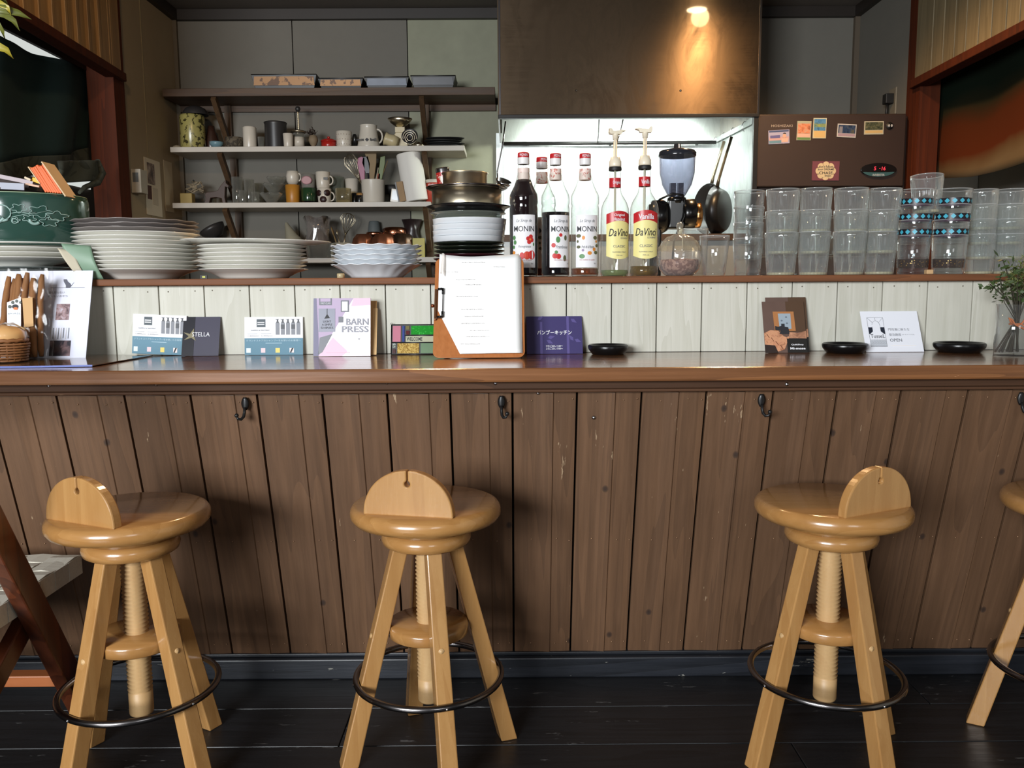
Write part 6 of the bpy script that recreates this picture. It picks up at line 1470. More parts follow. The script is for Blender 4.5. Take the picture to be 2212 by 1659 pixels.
B().lathe([(0, 0), (R_ * .99, 0), (R_, 0.002), (R_, hr2), (R_ - .002, hr2), (R_ - .002, .003), (0, .003)], 72).build('body', M_STEELP, t)
B().lathe([(R_ - .002, hr2 - .001), (R_ + .004, hr2), (Rr * .97, hr2 + 0.003), (Rr, hr2 + 0.0055), (Rr * .98, hr2 + 0.0068), (R_, hr2 + 0.004), (R_ - .004, hr2 + .003)], 72, close=True).build('rim', M_DCHROME, t)
B().lathe([(0, hr2 - .004), (R_ - .003, hr2 - .004), (R_ - .003, hr2 + .0015), (0, hr2 + .0015)], 40).build('inner_lid', M_DCHROME, t)
zb += hr2 + 0.0072; hs = at(1006, 371, 2.09).z - zb; R_ = 47 * kd
t = thing('small_steel_pot', 'small brushed steel pot topping the pan stack', 'pot', (at(1007, 590, Yd).x, Yd, zb - 0.0045))
B().lathe([(0, 0), (R_ * .98, 0), (R_, 0.002), (R_, hs), (R_ * 1.06, hs + .003), (R_ * 1.05, hs + .0045), (R_ - .003, hs + .001), (R_ - .003, .003), (0, .003)], 64).build('body', M_STEELP, t)
zt1 = zb - 0.0045
t = thing('drink_can', 'red and silver can leaning behind the small steel pot', 'can', (at(966, 590, 2.20).x, 2.188, zt1 + 0.0))
Rk = 15 * px(1, 2.2)
Mk = Matrix.Rotation(-0.12, 4, 'Y')
B().lathe([(0, 0), (Rk * .9, 0), (Rk, .003), (Rk, .058), (Rk * .94, .062), (0, .061)], 32, M=Mk).build('can', M_CHROME, t)
B().lathe([(Rk + .0003, .005), (Rk + .0003, .05)], 32, M=Mk).build('label_band', speckle('red_white_label', srgb(170, 40, 36), srgb(220, 206, 190), 26, 0.55, 0.3), t)

# syrup bottles
def wrap_patch(R, z0, z1, a0, a1, top=None, n=14):
    """piece of label wrapped round radius R between azimuths (0 = facing the bar)"""
    b = B(); vs = []
    for i in range(n + 1):
        a = a0 + (a1 - a0) * i / n; zt_ = z1 + (top(i / n) if top else 0)
        vs += [(R * math.sin(a), -R * math.cos(a), z0), (R * math.sin(a), -R * math.cos(a), zt_)]
    b.add(vs, [(2 * i, 2 * i + 2, 2 * i + 3, 2 * i + 1) for i in range(n)], 0, True)
    return b
def dotp(R, a, z, r, n=10, rx=1.0):
    return B().add([((R) * math.sin(a + rx * r * math.cos(q) / R), -(R) * math.cos(a + rx * r * math.cos(q) / R), z + r * math.sin(q)) for q in [2 * PI * i / n for i in range(n)]], [tuple(range(n))])
BK = px(1, 2.10)
M_LIQD = plain('dark_red_syrup', srgb(26, 10, 12), 0.08); M_LIQB = plain('black_syrup', srgb(14, 10, 14), 0.08); M_LIQA = glass('amber_syrup', (0.42, 0.16, 0.08), 0.6, 0.25); M_LIQG = glass('green_tint_syrup', (0.52, 0.60, 0.36), 0.6, 0.2)
M_LBL = plain('bottle_label_white', srgb(240, 238, 240), 0.5); M_CAPW = plain('cap_white', srgb(232, 228, 226), 0.3); M_NECKL = speckle('neck_label_print', srgb(236, 214, 204), srgb(200, 110, 96), 90, 0.58, 0.5)
M_LEAFP = plain('leaf_print', srgb(88, 140, 84), 0.5); M_BERRY = plain('berry_print', srgb(200, 44, 44), 0.5); M_OLIVE = plain('olive_print', srgb(96, 98, 66), 0.5); M_ORF = plain('orange_fruit_print', srgb(226, 144, 60), 0.5)
BG = 'syrup bottles on the ledge'
def monin(label, u, Y, vtop, liq, liq_h, ang, design, flavour):
    k = px(1, Y); H = (at(u, vtop, Y).z - ZL)
    s = H / 267.0
    t = thing('syrup_bottle', label, 'bottle', (at(u, 590, Y).x, Y, ZL), (0, 0, ang), BG)
    P = [(0, 3), (22, 2), (27, 0), (30, 3), (31, 9), (30.2, 13), (31, 17), (31, 148), (29.5, 155), (31, 160), (31, 172), (30, 178), (26, 186), (21, 196), (16, 210), (13, 222), (12.4, 234), (11.2, 250)]
    B().lathe([(r * s, h * s) for r, h in P], 48).build('glass', G_BOTTLE, t)
    if liq:
        Q = [(0, 4)] + [(max(0, r - 0.8), max(4, h)) for r, h in P[1:] if h < liq_h]
        def rad(h):
            for (r0, h0), (r1, h1) in zip(P[1:-1], P[2:]):
                if h0 <= h <= h1: return r0 + (r1 - r0) * (h - h0) / max(.01, h1 - h0)
            return 11
        Q += [(rad(liq_h) - .8, liq_h), (0, liq_h)]
        B().lathe([(r * s, h * s) for r, h in Q], 48).build('syrup', liq, t)
    B().lathe([(0, 267 * s), (11.5 * s, 267 * s), (12.6 * s, 265 * s), (12.8 * s, 256 * s)], 28).build('cap', M_RED, t)
    cp = [c for c in t.children if c.name.startswith('cap')][0]
    B().lathe([(12.8 * s, 256 * s), (13.2 * s, 254 * s), (12.7 * s, 252 * s), (13.2 * s, 249 * s), (12.7 * s, 247 * s), (13.2 * s, 244 * s), (12.2 * s, 242 * s)], 28).build('ring', M_CAPW, cp)
    lettering('MONIN', cp, -8.5 * s, 258.5 * s, 17 * s, 5.5 * s, M_WHITEINK, wrap=12.9 * s)
    nl = wrap_patch(12.9 * s, 202 * s + 8 * s, 234 * s, -PI, PI, n=28).build('neck_label', M_NECKL, t)
    R = 31.3 * s
    lb = wrap_patch(R, 20 * s, 133 * s, -0.86, 0.86, n=18).build('label', M_LBL, t)
    R2 = R + 0.0001
    lettering('Le Sirop de', lb, -17 * s, 115 * s, 34 * s, 9 * s, M_GREYINK, wrap=R2, shear=0.35)
    lettering('MONIN', lb, -23 * s, 97 * s, 46 * s, 12 * s, M_INK, wrap=R2, bold=0.004)
    lettering(flavour, lb, -13 * s, 61 * s, 28 * s, 7 * s, M_GREYINK, wrap=R2, shear=0.35)
    lettering('Une tradition de qualité', lb, -17 * s, 34 * s, 34 * s, 4 * s, plain('pink_script', srgb(190, 130, 130), 0.5), wrap=R2, shear=0.3)
    lettering('70cl', lb, 15 * s, 27 * s, 5 * s, 3 * s, M_GREYINK, wrap=R2)
    for (x, z, r, mt, nm, rx) in design:
        dotp(R + 0.0004, x * s / R, z * s, r * s, rx=rx).build(nm, mt, lb)
    return t
D1 = [(-23, 84, 5, M_LEAFP, 'leaf_print', .8), (-21, 74, 5, M_LEAFP, 'leaf_print', .8), (-24, 64, 4, M_LEAFP, 'leaf_print', .8), (-24, 52, 4, M_ORF, 'fruit_print', 1), (-22, 44, 5, M_BERRY, 'fruit_print', 1), (9, 82, 5, M_BERRY, 'petal_print', 1), (15, 86, 5, M_BERRY, 'petal_print', 1), (17, 79, 5, M_BERRY, 'petal_print', 1), (11, 75, 5, M_BERRY, 'petal_print', 1), (13.5, 80.5, 2.4, M_ORF, 'petal_print', 1), (22, 70, 4, M_LEAFP, 'leaf_print', .5), (-5, 45, 8, M_BERRY, 'fruit_print', .7), (6, 46, 9, plain('pomegranate', srgb(206, 70, 50), 0.5), 'fruit_print', .9), (17, 47, 10, M_BERRY, 'fruit_print', .9)]
D2 = [(-8, 80, 7, M_LEAFP, 'leaf_print', .7), (-2, 90, 4, M_BERRY, 'berry_print', 1), (-18, 68, 5, M_BERRY, 'berry_print', 1), (-15, 45, 6, M_BERRY, 'berry_print', 1), (-7, 44, 6, M_BERRY, 'berry_print', 1), (-12, 53, 4, M_LEAFP, 'leaf_print', 1), (8, 40, 7, M_OLIVE, 'leaf_print', .6), (10, 84, 6, M_OLIVE, 'leaf_print', .6)]
D3 = [(-20, 88, 4, M_OLIVE, 'leaf_print', 1.5), (-9, 84, 4.5, M_ORF, 'fruit_print', .8), (-22, 76, 3, M_OLIVE, 'leaf_print', .8), (-20, 64, 3.4, M_OLIVE, 'leaf_print', 1.4), (-10, 57, 3, plain('violet_flower', srgb(150, 130, 160), 0.5), 'flower_print', 1), (5, 51, 4, M_ORF, 'fruit_print', 1.3), (16, 59, 4.2, M_ORF, 'fruit_print', 1), (21, 52, 4, M_OLIVE, 'leaf_print', 1.4), (19, 84, 4.4, M_OLIVE, 'leaf_print', 1.3), (22, 76, 3, M_ORF, 'fruit_print', 1), (24, 67, 3.6, M_OLIVE, 'leaf_print', 1.3), (-12, 44, 5, M_LEAFP, 'leaf_print', 1.3)]
monin('full dark red syrup bottle nearest the pan stack', 1132, 2.08, 330, M_LIQD, 209, 0.0, D1, 'Pomegranate')
monin('syrup bottle standing back between the full dark one and its neighbour', 1171, 2.20, 340, plain('brown_syrup', srgb(120, 62, 40), 0.2), 130, 0.5, D3, 'Fraise')
monin('syrup bottle half full of black syrup, berry label turned aside', 1200, 2.08, 332, M_LIQB, 140, 0.38, D2, 'Framboise')
monin('syrup bottle with orange fruit label and a little amber syrup', 1263, 2.08, 332, M_LIQA, 18, 0.10, D3, 'Fruit de la Passion')
def davinci(label, u, vtop, vhead, words, ang, side):
    Y = 2.09; H = at(u, vtop, Y).z - ZL; s = H / 240.0
    t = thing('pump_bottle', label, 'bottle', (at(u, 590, Y).x, Y, ZL), (0, 0, ang), 'pump topped syrup bottles')
    P = [(0, 4), (22, 3), (27, 0), (30, 3), (31, 8), (31, 135), (30, 148), (26, 160), (20, 170), (15, 178), (12.6, 188), (12.3, 200), (12.3, 228), (13.5, 230), (13.5, 234)]
    B().lathe([(r * s, h * s) for r, h in P], 48).build('glass', G_BOTTLE, t)
    B().lathe([(0, 4 * s), (26 * s, 1.5 * s), (30 * s, 8 * s), (30 * s, (14 if side < 0 else 22) * s), (0, (14 if side < 0 else 22) * s)], 40).build('syrup', M_LIQG if side < 0 else glass('brown_syrup_glass', (0.45, 0.33, 0.16), .6, .2), t)
    B().lathe([(13.6 * s, 228 * s), (14.2 * s, 230 * s), (14.2 * s, 234 * s), (13.4 * s, 236 * s)], 28).build('dark_collar', M_BLACKM, t)
    pm = B().lathe([(0, 238 * s), (13 * s, 236 * s), (13.6 * s, 239 * s), (13.6 * s, 248 * s), (11.5 * s, 251 * s), (10 * s, 257 * s), (4.5 * s, 258 * s), (4 * s, 296 * s), (0, 296 * s)], 28).build('pump', M_WPLASTIC, t)
    B().lathe([(0, 294 * s), (6 * s, 294 * s), (7 * s, 304 * s), (8 * s, 306 * s), (0, 307 * s)], 20).build('plunger', M_WPLASTIC, pm)
    B().prism([(a * s * side, (b_ + 300) * s) for a, b_ in ((-12, 5), (13, 5), (15, 9), (14, 18), (10, 17), (6, 12), (-4, 13), (-14, 15), (-22, 14), (-22, 12), (-14, 10))], -6.5 * s, 6.5 * s).build('nozzle_head', M_WPLASTIC, pm, bevel=0.0015)
    B().tube([(0, 0, 20 * s), (0, 0, 234 * s)], 2.6 * s, 8).build('dip_tube', plain('dip_tube', srgb(206, 200, 180), 0.4), t)
    R = 31.3 * s
    M_YL = plain('label_yellow', srgb(238, 226, 150), 0.5)
    wave = lambda q: 6 * s * math.sin(PI * q)
    lb = wrap_patch(R, 44 * s, 130 * s, -0.95, 0.95, n=22).build('label', M_YL, t)
    b = B(); vs = []
    for i in range(23):
        a = -0.95 + 1.9 * i / 22; w_ = 7 * s * math.sin(PI * i / 22)
        vs += [((R + .0004) * math.sin(a), -(R + .0004) * math.cos(a), 112 * s + w_), ((R + .0004) * math.sin(a), -(R + .0004) * math.cos(a), 133 * s + w_)]
    b.add(vs, [(2 * i, 2 * i + 2, 2 * i + 3, 2 * i + 1) for i in range(22)], 0, True); b.build('red_band', M_RED, lb)
    b = B(); vs = []
    for i in range(23):
        a = -0.95 + 1.9 * i / 22; w_ = 7 * s * math.sin(PI * i / 22)
        vs += [(R * math.sin(a), -R * math.cos(a), 44 * s - w_), (R * math.sin(a), -R * math.cos(a), 44 * s)]
    b.add(vs, [(2 * i, 2 * i + 2, 2 * i + 3, 2 * i + 1) for i in range(22)], 0, True); b.build('label_foot', M_YL, lb)
    R3 = R + 0.0006
    if len(words) == 2:
        lettering(words[0], lb, -12 * s, 127 * s, 24 * s, 7 * s, M_WHITEINK, wrap=R3, bold=0.01); lettering(words[1], lb, -13 * s, 119 * s, 26 * s, 7 * s, M_WHITEINK, wrap=R3, bold=0.01)
    else: lettering(words[0], lb, -17 * s, 121 * s, 34 * s, 11 * s, M_WHITEINK, wrap=R3, bold=0.015)
    lettering('DaVinci', lb, -24 * s, 86 * s, 48 * s, 16 * s, M_INK, wrap=R3, shear=0.3, bold=0.005)
    lettering('GOURMET', lb, 2 * s, 80 * s, 21 * s, 4 * s, M_GREYINK, wrap=R3)
    lettering('CLASSIC', lb, -14 * s, 62 * s, 28 * s, 5.5 * s, M_GREYINK, wrap=R3)
    lettering('FLAVORED SYRUP', lb, -15 * s, 51 * s, 30 * s, 2.5 * s, M_GREYINK, wrap=R3); lettering('750 mL', lb, -7 * s, 44 * s, 14 * s, 2.5 * s, M_GREYINK, wrap=R3)
    nl = wrap_patch(12.8 * s, 192 * s, 212 * s, -PI, PI, n=24).build('neck_label', M_RED, t)
    lettering(words[0], nl, -9 * s, 197 * s, 18 * s, 9 * s, M_WHITEINK, wrap=12.9 * s, bold=0.01)
davinci('pump topped syrup bottle with red band reading Original Hazelnut', 1327, 357, 278, ('Original', 'Hazelnut'), 0.22, -1)
davinci('pump topped syrup bottle with red band reading Vanilla', 1390, 354, 278, ('Vanilla',), 0.0, 1)

# coffee grinder on the worktop behind the ledge
Yg = 2.78; kg = px(1, Yg); xg = at(1461, 450, Yg).x
t = thing('coffee_grinder', 'black coffee grinder with smoky clear hopper behind the cut glass jar', 'coffee grinder', (xg, Yg, 0.8405))
def gz(v): return at(1461, v, Yg).z - 0.8405
B().lathe([(15 * kg, gz(427)), (20 * kg, gz(420)), (31 * kg, gz(400)), (37 * kg, gz(375)), (38 * kg, gz(342)), (39.5 * kg, gz(334))], 44).build('hopper', G_SMOKE, t)
B().lathe([(39.5 * kg, gz(338)), (40 * kg, gz(331)), (36 * kg, gz(326)), (18 * kg, gz(322)), (8 * kg, gz(321)), (7 * kg, gz(312)), (0, gz(311))], 44).build('hopper_lid', plain('dark_clear_lid', srgb(40, 42, 50), 0.15), t)
b = B()
for sx_ in (-14, 2): b.box((sx_) * kg, (sx_ + 11) * kg, -8 * kg, 8 * kg, gz(424), gz(396))
b.build('hopper_gate', plain('grey_gate', srgb(96, 98, 104), 0.3), t)
B().lathe([(0, gz(440)), (19 * kg, gz(440)), (20 * kg, gz(428)), (15 * kg, gz(426)), (0, gz(426))], 32).build('collar', M_BLACK, t)
B().box(-19 * kg, 16 * kg, -18 * kg, 18 * kg, gz(495), gz(432)).build('gear_housing', M_BLACK, t, bevel=0.006)
My = Matrix.Rotation(PI / 2, 4, 'Y')
B().lathe([(0, 0), (26 * kg, 0), (30 * kg, 6 * kg), (31 * kg, 26 * kg), (22 * kg, 32 * kg), (0, 32 * kg)], 36, M=Matrix.Translation((11 * kg, 0, gz(462))) @ My).build('motor_drum', M_BLACK, t)
B().lathe([(20 * kg, 0), (26 * kg, 2 * kg), (26 * kg, 14 * kg), (18 * kg, 17 * kg), (0, 17 * kg)], 36, M=Matrix.Translation((36 * kg, 0, gz(466))) @ My, rfun=lambda a, r, z, j: (r * (1 + .03 * (math.sin(20 * a) > 0)), z)).build('dial', plain('brass_dial', srgb(186, 140, 90), 0.25, 1.0), t)
B().lathe([(0, 0), (24 * kg, 0), (34 * kg, 8 * kg), (36 * kg, 30 * kg), (30 * kg, 40 * kg), (0, 40 * kg)], 36, M=Matrix.Translation((-60 * kg, 0, gz(468))) @ My).build('motor_case', M_BLACK, t)
B().box(-58 * kg, -34 * kg, -20 * kg, 20 * kg, 0.012, gz(490)).build('column', M_BLACK, t, bevel=0.006)
B().box(-62 * kg, 30 * kg, -34 * kg, 34 * kg, 0, 0.014).build('base', M_BLACK, t, bevel=0.004)
B().tube([(-50 * kg, 0, gz(446)), (-38 * kg, -.03, gz(432)), (-14 * kg, -.045, gz(421)), (8 * kg, -.04, gz(424)), (14 * kg, -.03, gz(440)), (12 * kg, -.04, gz(470)), (-8 * kg, -.03, gz(520)), (-12 * kg, -.02, 0.03)], 2.2 * kg, 8).build('power_cord', M_BLACK, t)

# cut glass jar and loose tumblers
Yj = 2.08; kj = px(1, Yj)
t = thing('cut_glass_jar', 'round cut glass sugar jar with brown sugar and pointed lid', 'jar', (at(1467, 590, Yj).x, Yj, ZL))
fac = lambda a, r, z, j: (r * (1 + 0.035 * (abs(math.sin(12 * a + (j % 2) * PI / 2)) - .5) * (0 < r)), z)
B().lathe([(0, 2 * kj), (26 * kj, 0), (33 * kj, 4 * kj), (41 * kj, 14 * kj), (45 * kj, 28 * kj), (46 * kj, 44 * kj), (44 * kj, 54 * kj)], 96, rfun=fac).build('jar_body', glass('cut_glass', (0.92, 0.90, 0.88), 0.9, 0.08, 0.03), t)
B().lathe([(45 * kj, 53 * kj), (44 * kj, 60 * kj), (38 * kj, 72 * kj), (28 * kj, 82 * kj), (14 * kj, 87 * kj), (5 * kj, 90 * kj), (6 * kj, 98 * kj), (7.5 * kj, 108 * kj), (3 * kj, 114 * kj), (0, 114 * kj)], 96, rfun=lambda a, r, z, j: (r * (1 + 0.05 * math.sin(16 * a + 2 * j) * (0 < j < 5)), z + .001 * math.sin(11 * a + j) * (0 < j < 5))).build('jar_lid', G_AMBER, t)
B().lathe([(0, 3 * kj), (24 * kj, 2 * kj), (38 * kj, 14 * kj), (41 * kj, 26 * kj), (40 * kj, 34 * kj), (0, 37 * kj)], 40, rfun=lambda a, r, z, j: (r, z + .0012 * math.sin(9 * a + j) * (j > 3))).build('brown_sugar', speckle('brown_sugar', srgb(120, 84, 74), srgb(170, 136, 120), 120, 0.5, 0.8), t)

def tumbler_mesh(rt, rb, h, ribs, mat, name='glass'):
    n = 72 if ribs else 40
    prof = [(0, 0.0), (rb * .96, 0), (rb, 0.0015), (rb + (rt - rb) * .5, h * .5), (rt, h), (rt - 0.0009, h + .0004), (rt - .0018, h), (rb + (rt - rb) * .5 - .0022, h * .5), (rb - .003, 0.0075), (0, 0.007)]
    if ribs:
        prof = prof[:4] + [(rb + (rt - rb) * .84, h * .84), (rb + (rt - rb) * .88 + .0006, h * .88)] + prof[4:]
    rf = (lambda a, r, z, j: (r - 0.0018 * abs(math.sin(12 * a)) * (0 < j < 5), z)) if ribs else None
    return B().lathe(prof, n * 2 if ribs else n, rfun=rf)
TG = 'tumblers stacked on the ledge'
G_RIM = glass('rim_sparkle_glass', (0.96, 0.97, 0.97), 0.9, 0.22, 0.03)  # milkier glass that paints the bright sparkle along each rim
M_BASE = glass('yellowish_glass_base', (0.90, 0.84, 0.60), 0.7, 0.42, 0.05)
def tstack(u, n, wt, wb, hpx, dpx, ribs, labf, Y=2.07, lean=0.0, z0=0.0, mat=None, decor=None, base_v=592, base_mat=True):
    k = px(1, Y); rt, rb = wt / 2 * k, wb / 2 * k; proto = None
    x = at(u, 590, Y).x
    for i in range(n):
        loc = (x + lean * i * dpx * k, Y + random.uniform(-.001, .001), ZL + z0 + i * dpx * k)
        if proto is None or decor:
            t = thing('tumbler', labf(i, n), 'glass', loc, group=TG)
            tumbler_mesh(rt, rb, hpx * k, ribs, None).build('glass', mat or (G_RIB if ribs else G_CLEAR), t)
            B().tube([((rt - .0009) * math.cos(2 * PI * j / 40), (rt - .0009) * math.sin(2 * PI * j / 40), hpx * k) for j in range(40)], 0.0011, 6, closed=True).build('rim', G_RIM, t)  # extra tube carrying the painted highlight of the rim
            if base_mat: B().lathe([(0, 0.001), (rb - .001, 0.001), (rb - .0006, 0.007), (0, 0.0068)], 32).build('thick_base', M_BASE if ribs else G_CLEAR, t)
            if decor: decor(t, i, rt, rb, hpx * k, k)
            if not decor: proto = t
        else:
            t = copy_tree(proto, loc=loc, label=labf(i, n))
        t.rotation_euler = (0, lean * .25, random.uniform(0, 6) if not decor else 0)
lab = lambda desc: (lambda i, n: 'tumbler, %s of the %s' % (nth(i, n), desc) if n > 1 else desc)
tstack(1542, 1, 64, 46, 84, 1, False, lab('single flared tumbler beside the cut glass jar'))
tstack(1614, 4, 64, 54, 78, 33, False, lab('smooth stack nearest the cut glass jar'))
tstack(1686, 3, 70, 58, 90, 45, True, lab('first ribbed stack after the smooth one'))
tstack(1756, 3, 68, 57, 91, 45, True, lab('second ribbed stack, below the slogan magnet'))
tstack(1833, 3, 70, 58, 91, 45, True, lab('third ribbed stack'))
tstack(1898, 3, 70, 58, 90, 45, True, lab('fourth ribbed stack, leaning to the patterned ones'), lean=0.05)
M_DIA = plain('turquoise_diamond', srgb(74, 176, 200), 0.35); M_PUR = plain('dark_purple_band', srgb(58, 24, 50), 0.4); M_GOLD = plain('gold_dot', srgb(180, 146, 84), 0.35, 0.5)
def pattern(t, i, rt, rb, h, k):
    def R(z): return rb + (rt - rb) * z / h + 0.0004
    if i == 0:
        b = B(); rr = random.Random(i)
        for j in range(90):
            a = rr.uniform(0, 2 * PI); z = rr.uniform(16, 30) * k; r = R(z)
            s_ = rr.uniform(.5, 1.3) * k
            b.add([(r * math.sin(a) + dx * s_ * math.cos(a), -r * math.cos(a) + dx * s_ * math.sin(a), z + dz * s_) for dx, dz in ((-1, 0), (0, -1), (1, 0), (0, 1))], [(0, 1, 2, 3)])
        tag(b.build('gold_dots', M_GOLD, t, recalc=False), kind='stuff')
        b = B().lathe([(R(15 * k), 14 * k), (R(32 * k), 32 * k)], 48); b.build('dark_band', glass('dark_tint_band', (0.25, 0.2, 0.18), .5, .2), t)
        return
    z0 = 47 * k
    B().lathe([(R(z0) - .0002, z0 - 1 * k), (R(z0 + 17 * k) - .0002, z0 + 16 * k)], 48).build('black_band', plain('band_black', srgb(24, 20, 28), 0.35), t)
    B().lathe([(R(z0), z0 - 1 * k), (R(z0 + 6 * k), z0 + 4.5 * k)], 48).build('purple_band', M_PUR, t)
    n = 15; b = B(); zc = z0 + 10 * k
    for j in range(n):
        a0 = 2 * PI * j / n; r = R(zc) + .0004; w_ = 0.155
        b.add([(r * math.sin(a0 + w_ * dx), -r * math.cos(a0 + w_ * dx), zc + dz * 5.2 * k) for dx, dz in ((-1, 0), (0, -1), (1, 0), (0, 1))], [(0, 1, 2, 3)])
    b.build('turquoise_diamonds', M_DIA, t, recalc=False)
tstack(1969, 4, 68, 60, 82, 32, False, lab('first stack with turquoise diamonds'), decor=pattern, lean=0.03)
tstack(1995, 1, 66, 52, 80, 1, True, lab('ribbed tumbler standing in the first turquoise diamond stack'), z0=(592 - 464) * px(1, 2.07) * 1.0, lean=0.3)
tstack(2046, 4, 72, 62, 82, 32, False, lab('second stack with turquoise diamonds'), decor=pattern, lean=0.05, Y=2.06)
tstack(2112, 4, 64, 56, 84, 31, True, lab('faceted stack beside the turquoise diamonds'), Y=2.10)
tstack(2172, 4, 70, 60, 84, 31, True, lab('faceted stack behind the plant'), Y=2.10)
tstack(2242, 3, 70, 60, 84, 34, True, lab('faceted stack at the picture edge'), Y=2.10)
t = thing('cork_piece', 'small beige block between the two turquoise diamond stacks', 'block', (at(2006, 590, 2.0).x, 2.0, ZL))
B().box(-0.008, 0.008, -0.008, 0.008, 0, 0.011).build('block', plain('cork_beige', srgb(204, 166, 120), 0.8), t, bevel=0.002)
# second row of tumblers further back
for q, (u, n) in enumerate(((1640, 2), (1722, 2), (1790, 2), (1862, 2))):
    tstack(u, n, 62, 54, 84, 40, False, (lambda q: (lambda i, n: '%s tumbler of the %s hidden stack behind the ribbed ones' % (('lower', 'upper')[i], ('first', 'second', 'third', 'fourth')[q])))(q), Y=2.20)
tstack(1500, 1, 56, 50, 100, 1, False, lab('tall plain tumbler behind the cut glass jar'), Y=2.19)

t = thing('cream_stopper', 'tiny cream stopper standing behind the scalloped plates', 'stopper', (at(736, 590, 2.22).x, 2.22, ZL))
B().lathe([(0, 0), (0.010, 0), (0.010, 0.013), (0.009, 0.014), (0, 0.014)], 20).build('cap_body', M_CUPC, t)
t = thing('black_tag', 'tiny black tag with yellow mark between the two tall plate stacks', 'tag', (at(440, 590, 2.0).x, 2.0, ZL))
B().box(-0.008, 0.008, -0.002, 0.002, 0, 0.008).build('tag_body', M_BLACKM, t); B().box(-0.003, 0.004, -0.0026, -0.002, 0.002, 0.006).build('mark', plain('yellow_mark', srgb(190, 190, 60), 0.5), t)
# the green bowl group at the cut-off end
Yb2 = 2.10; kb2 = px(1, Yb2); xb2 = at(14, 520, Yb2).x
def bz(v): return at(14, v, 1.98).z
t = thing('teal_tray', 'dark teal tray under the green bowl stack', 'tray', (xb2, Yb2, ZL))
B().lathe([(0, 0), (0.165, 0), (0.172, 0.004), (0.178, 0.0145), (0.175, 0.0155), (0.168, 0.005), (0, 0.003)], 60, M=Matrix.Diagonal((1, .72, 1, 1))).build('tray', plain('teal_lacquer', srgb(36, 92, 104), 0.2), t)
z = ZL + 0.004
for i in range(3):
    o = B().lathe(plate_prof(0.150, 0.08, 0.013), 56).build('glass_plate', glass('greenish_plate_glass', (0.72, 0.78, 0.76), 0.9, 0.15), None, (xb2, Yb2, z + i * 0.007)); o.scale = (1, .8, 1)
    tag(o, 'clear glass plate, %s of three on the teal tray' % nth(i, 3), 'plate', 'glass plates on the teal tray')
z += 0.0275
dzp = (bz(492) - bz(545)) / 3.4
for i in range(4):
    o = B().lathe(plate_prof(0.184 - 0.001 * i, 0.10, 0.022), 72).build('serving_plate', M_CER, None, (xb2 + 0.002 * i, Yb2, z + i * 0.0118)); o.scale = (1, .78, 1)
    tag(o, 'large white plate, %s of four under the green bowl' % nth(i, 4), 'plate', 'plates under the green bowl')
zbo = z + 4 * 0.0118 + 0.004
Hb = bz(415) - zbo; Rg = 170 * kb2; sy = 0.72
t = thing('green_bowl', 'dark green bowl with pale grape and pear pattern full of odds and ends', 'bowl', (xb2, Yb2, zbo))
Db = Matrix.Diagonal((1, sy, 1, 1))
pr = [(0, 0), (Rg * .90, 0), (Rg * .95, Hb * .08), (Rg * .985, Hb * .3), (Rg, Hb * .6), (Rg, Hb * .9), (Rg * .985, Hb), (Rg * .965, Hb), (Rg * .96, Hb * .3), (Rg * .88, Hb * .06), (0, Hb * .05)]
B().lathe(pr, 80, M=Db).build('bowl_body', plain('green_glaze', srgb(50, 80, 70), 0.12, var=0.2), t)
B().tube([(Rg * .975 * math.cos(2 * PI * i / 80), Rg * .975 * sy * math.sin(2 * PI * i / 80), Hb) for i in range(80)], 0.0018, 6, closed=True).build('rim', plain('pale_rim', srgb(150, 170, 140), 0.3), t)
M_PAT = plain('pale_pattern', srgb(150, 178, 170), 0.4)
def gp(u, v, off=0.0012):   # point on bowl front at pixel u,v
    x = max(-0.98, min(0.98, (u - 14) * kb2 / Rg)); zz = bz(v) - zbo
    rr_ = Rg * (1.0 if zz > Hb * .55 else 0.985 + .015 * zz / (Hb * .55)) + off
    return (rr_ * x, -rr_ * sy * math.sqrt(1 - x * x), zz)
def circ(cu, cv, r, n=14, a0=0, a1=2 * PI, ry=1.0): return [gp(cu + r * math.cos(a0 + (a1 - a0) * i / n), cv + ry * r * math.sin(a0 + (a1 - a0) * i / n)) for i in range(n + 1)]
b = B()
for cu, cv, r in ((13, 449, 7), (26, 452, 7.5), (37, 449, 6), (14, 459, 7), (40, 462, 6.5), (27, 466, 6), (5, 468, 6), (13, 475, 7), (24, 476, 6), (-2, 454, 6), (-6, 465, 6), (70, 470, 4), (97, 478, 5)): b.tube(circ(cu, cv, r), 0.0011, 5)
b.tube(circ(75, 460, 17), 0.0018, 5).tube(circ(62, 462, 20, a0=.5, a1=2.6), 0.0045, 5).tube(circ(75, 460, 18, a0=.9, a1=3.9), 0.0035, 5)
b.tube([gp(50, 452), gp(55, 446), (gp(64, 443)), gp(76, 443)], 0.0009, 5)
def leaf(cu, cv, r, ph_, n=30): b.tube([gp(cu + r * (1 + .28 * math.sin(5 * a + ph_)) * math.cos(a), cv + .75 * r * (1 + .28 * math.sin(5 * a + ph_)) * math.sin(a)) for a in [2 * PI * i / n for i in range(n + 1)]], 0.0009, 5)
leaf(105, 450, 11, 0); leaf(136, 456, 15, 1.2); leaf(158, 464, 12, 2.6); leaf(120, 472, 9, .6); leaf(148, 478, 11, 3.4); leaf(99, 476, 6, 2)
b.tube(circ(128, 476, 7, a0=.5, a1=3.5), 0.004, 5).tube([gp(90, 462), gp(105, 458), gp(125, 462), gp(150, 452)], 0.0008, 5).tube([gp(92, 470), gp(110, 464), gp(130, 458)], 0.0008, 5)
b.build('fruit_pattern', M_PAT, t)
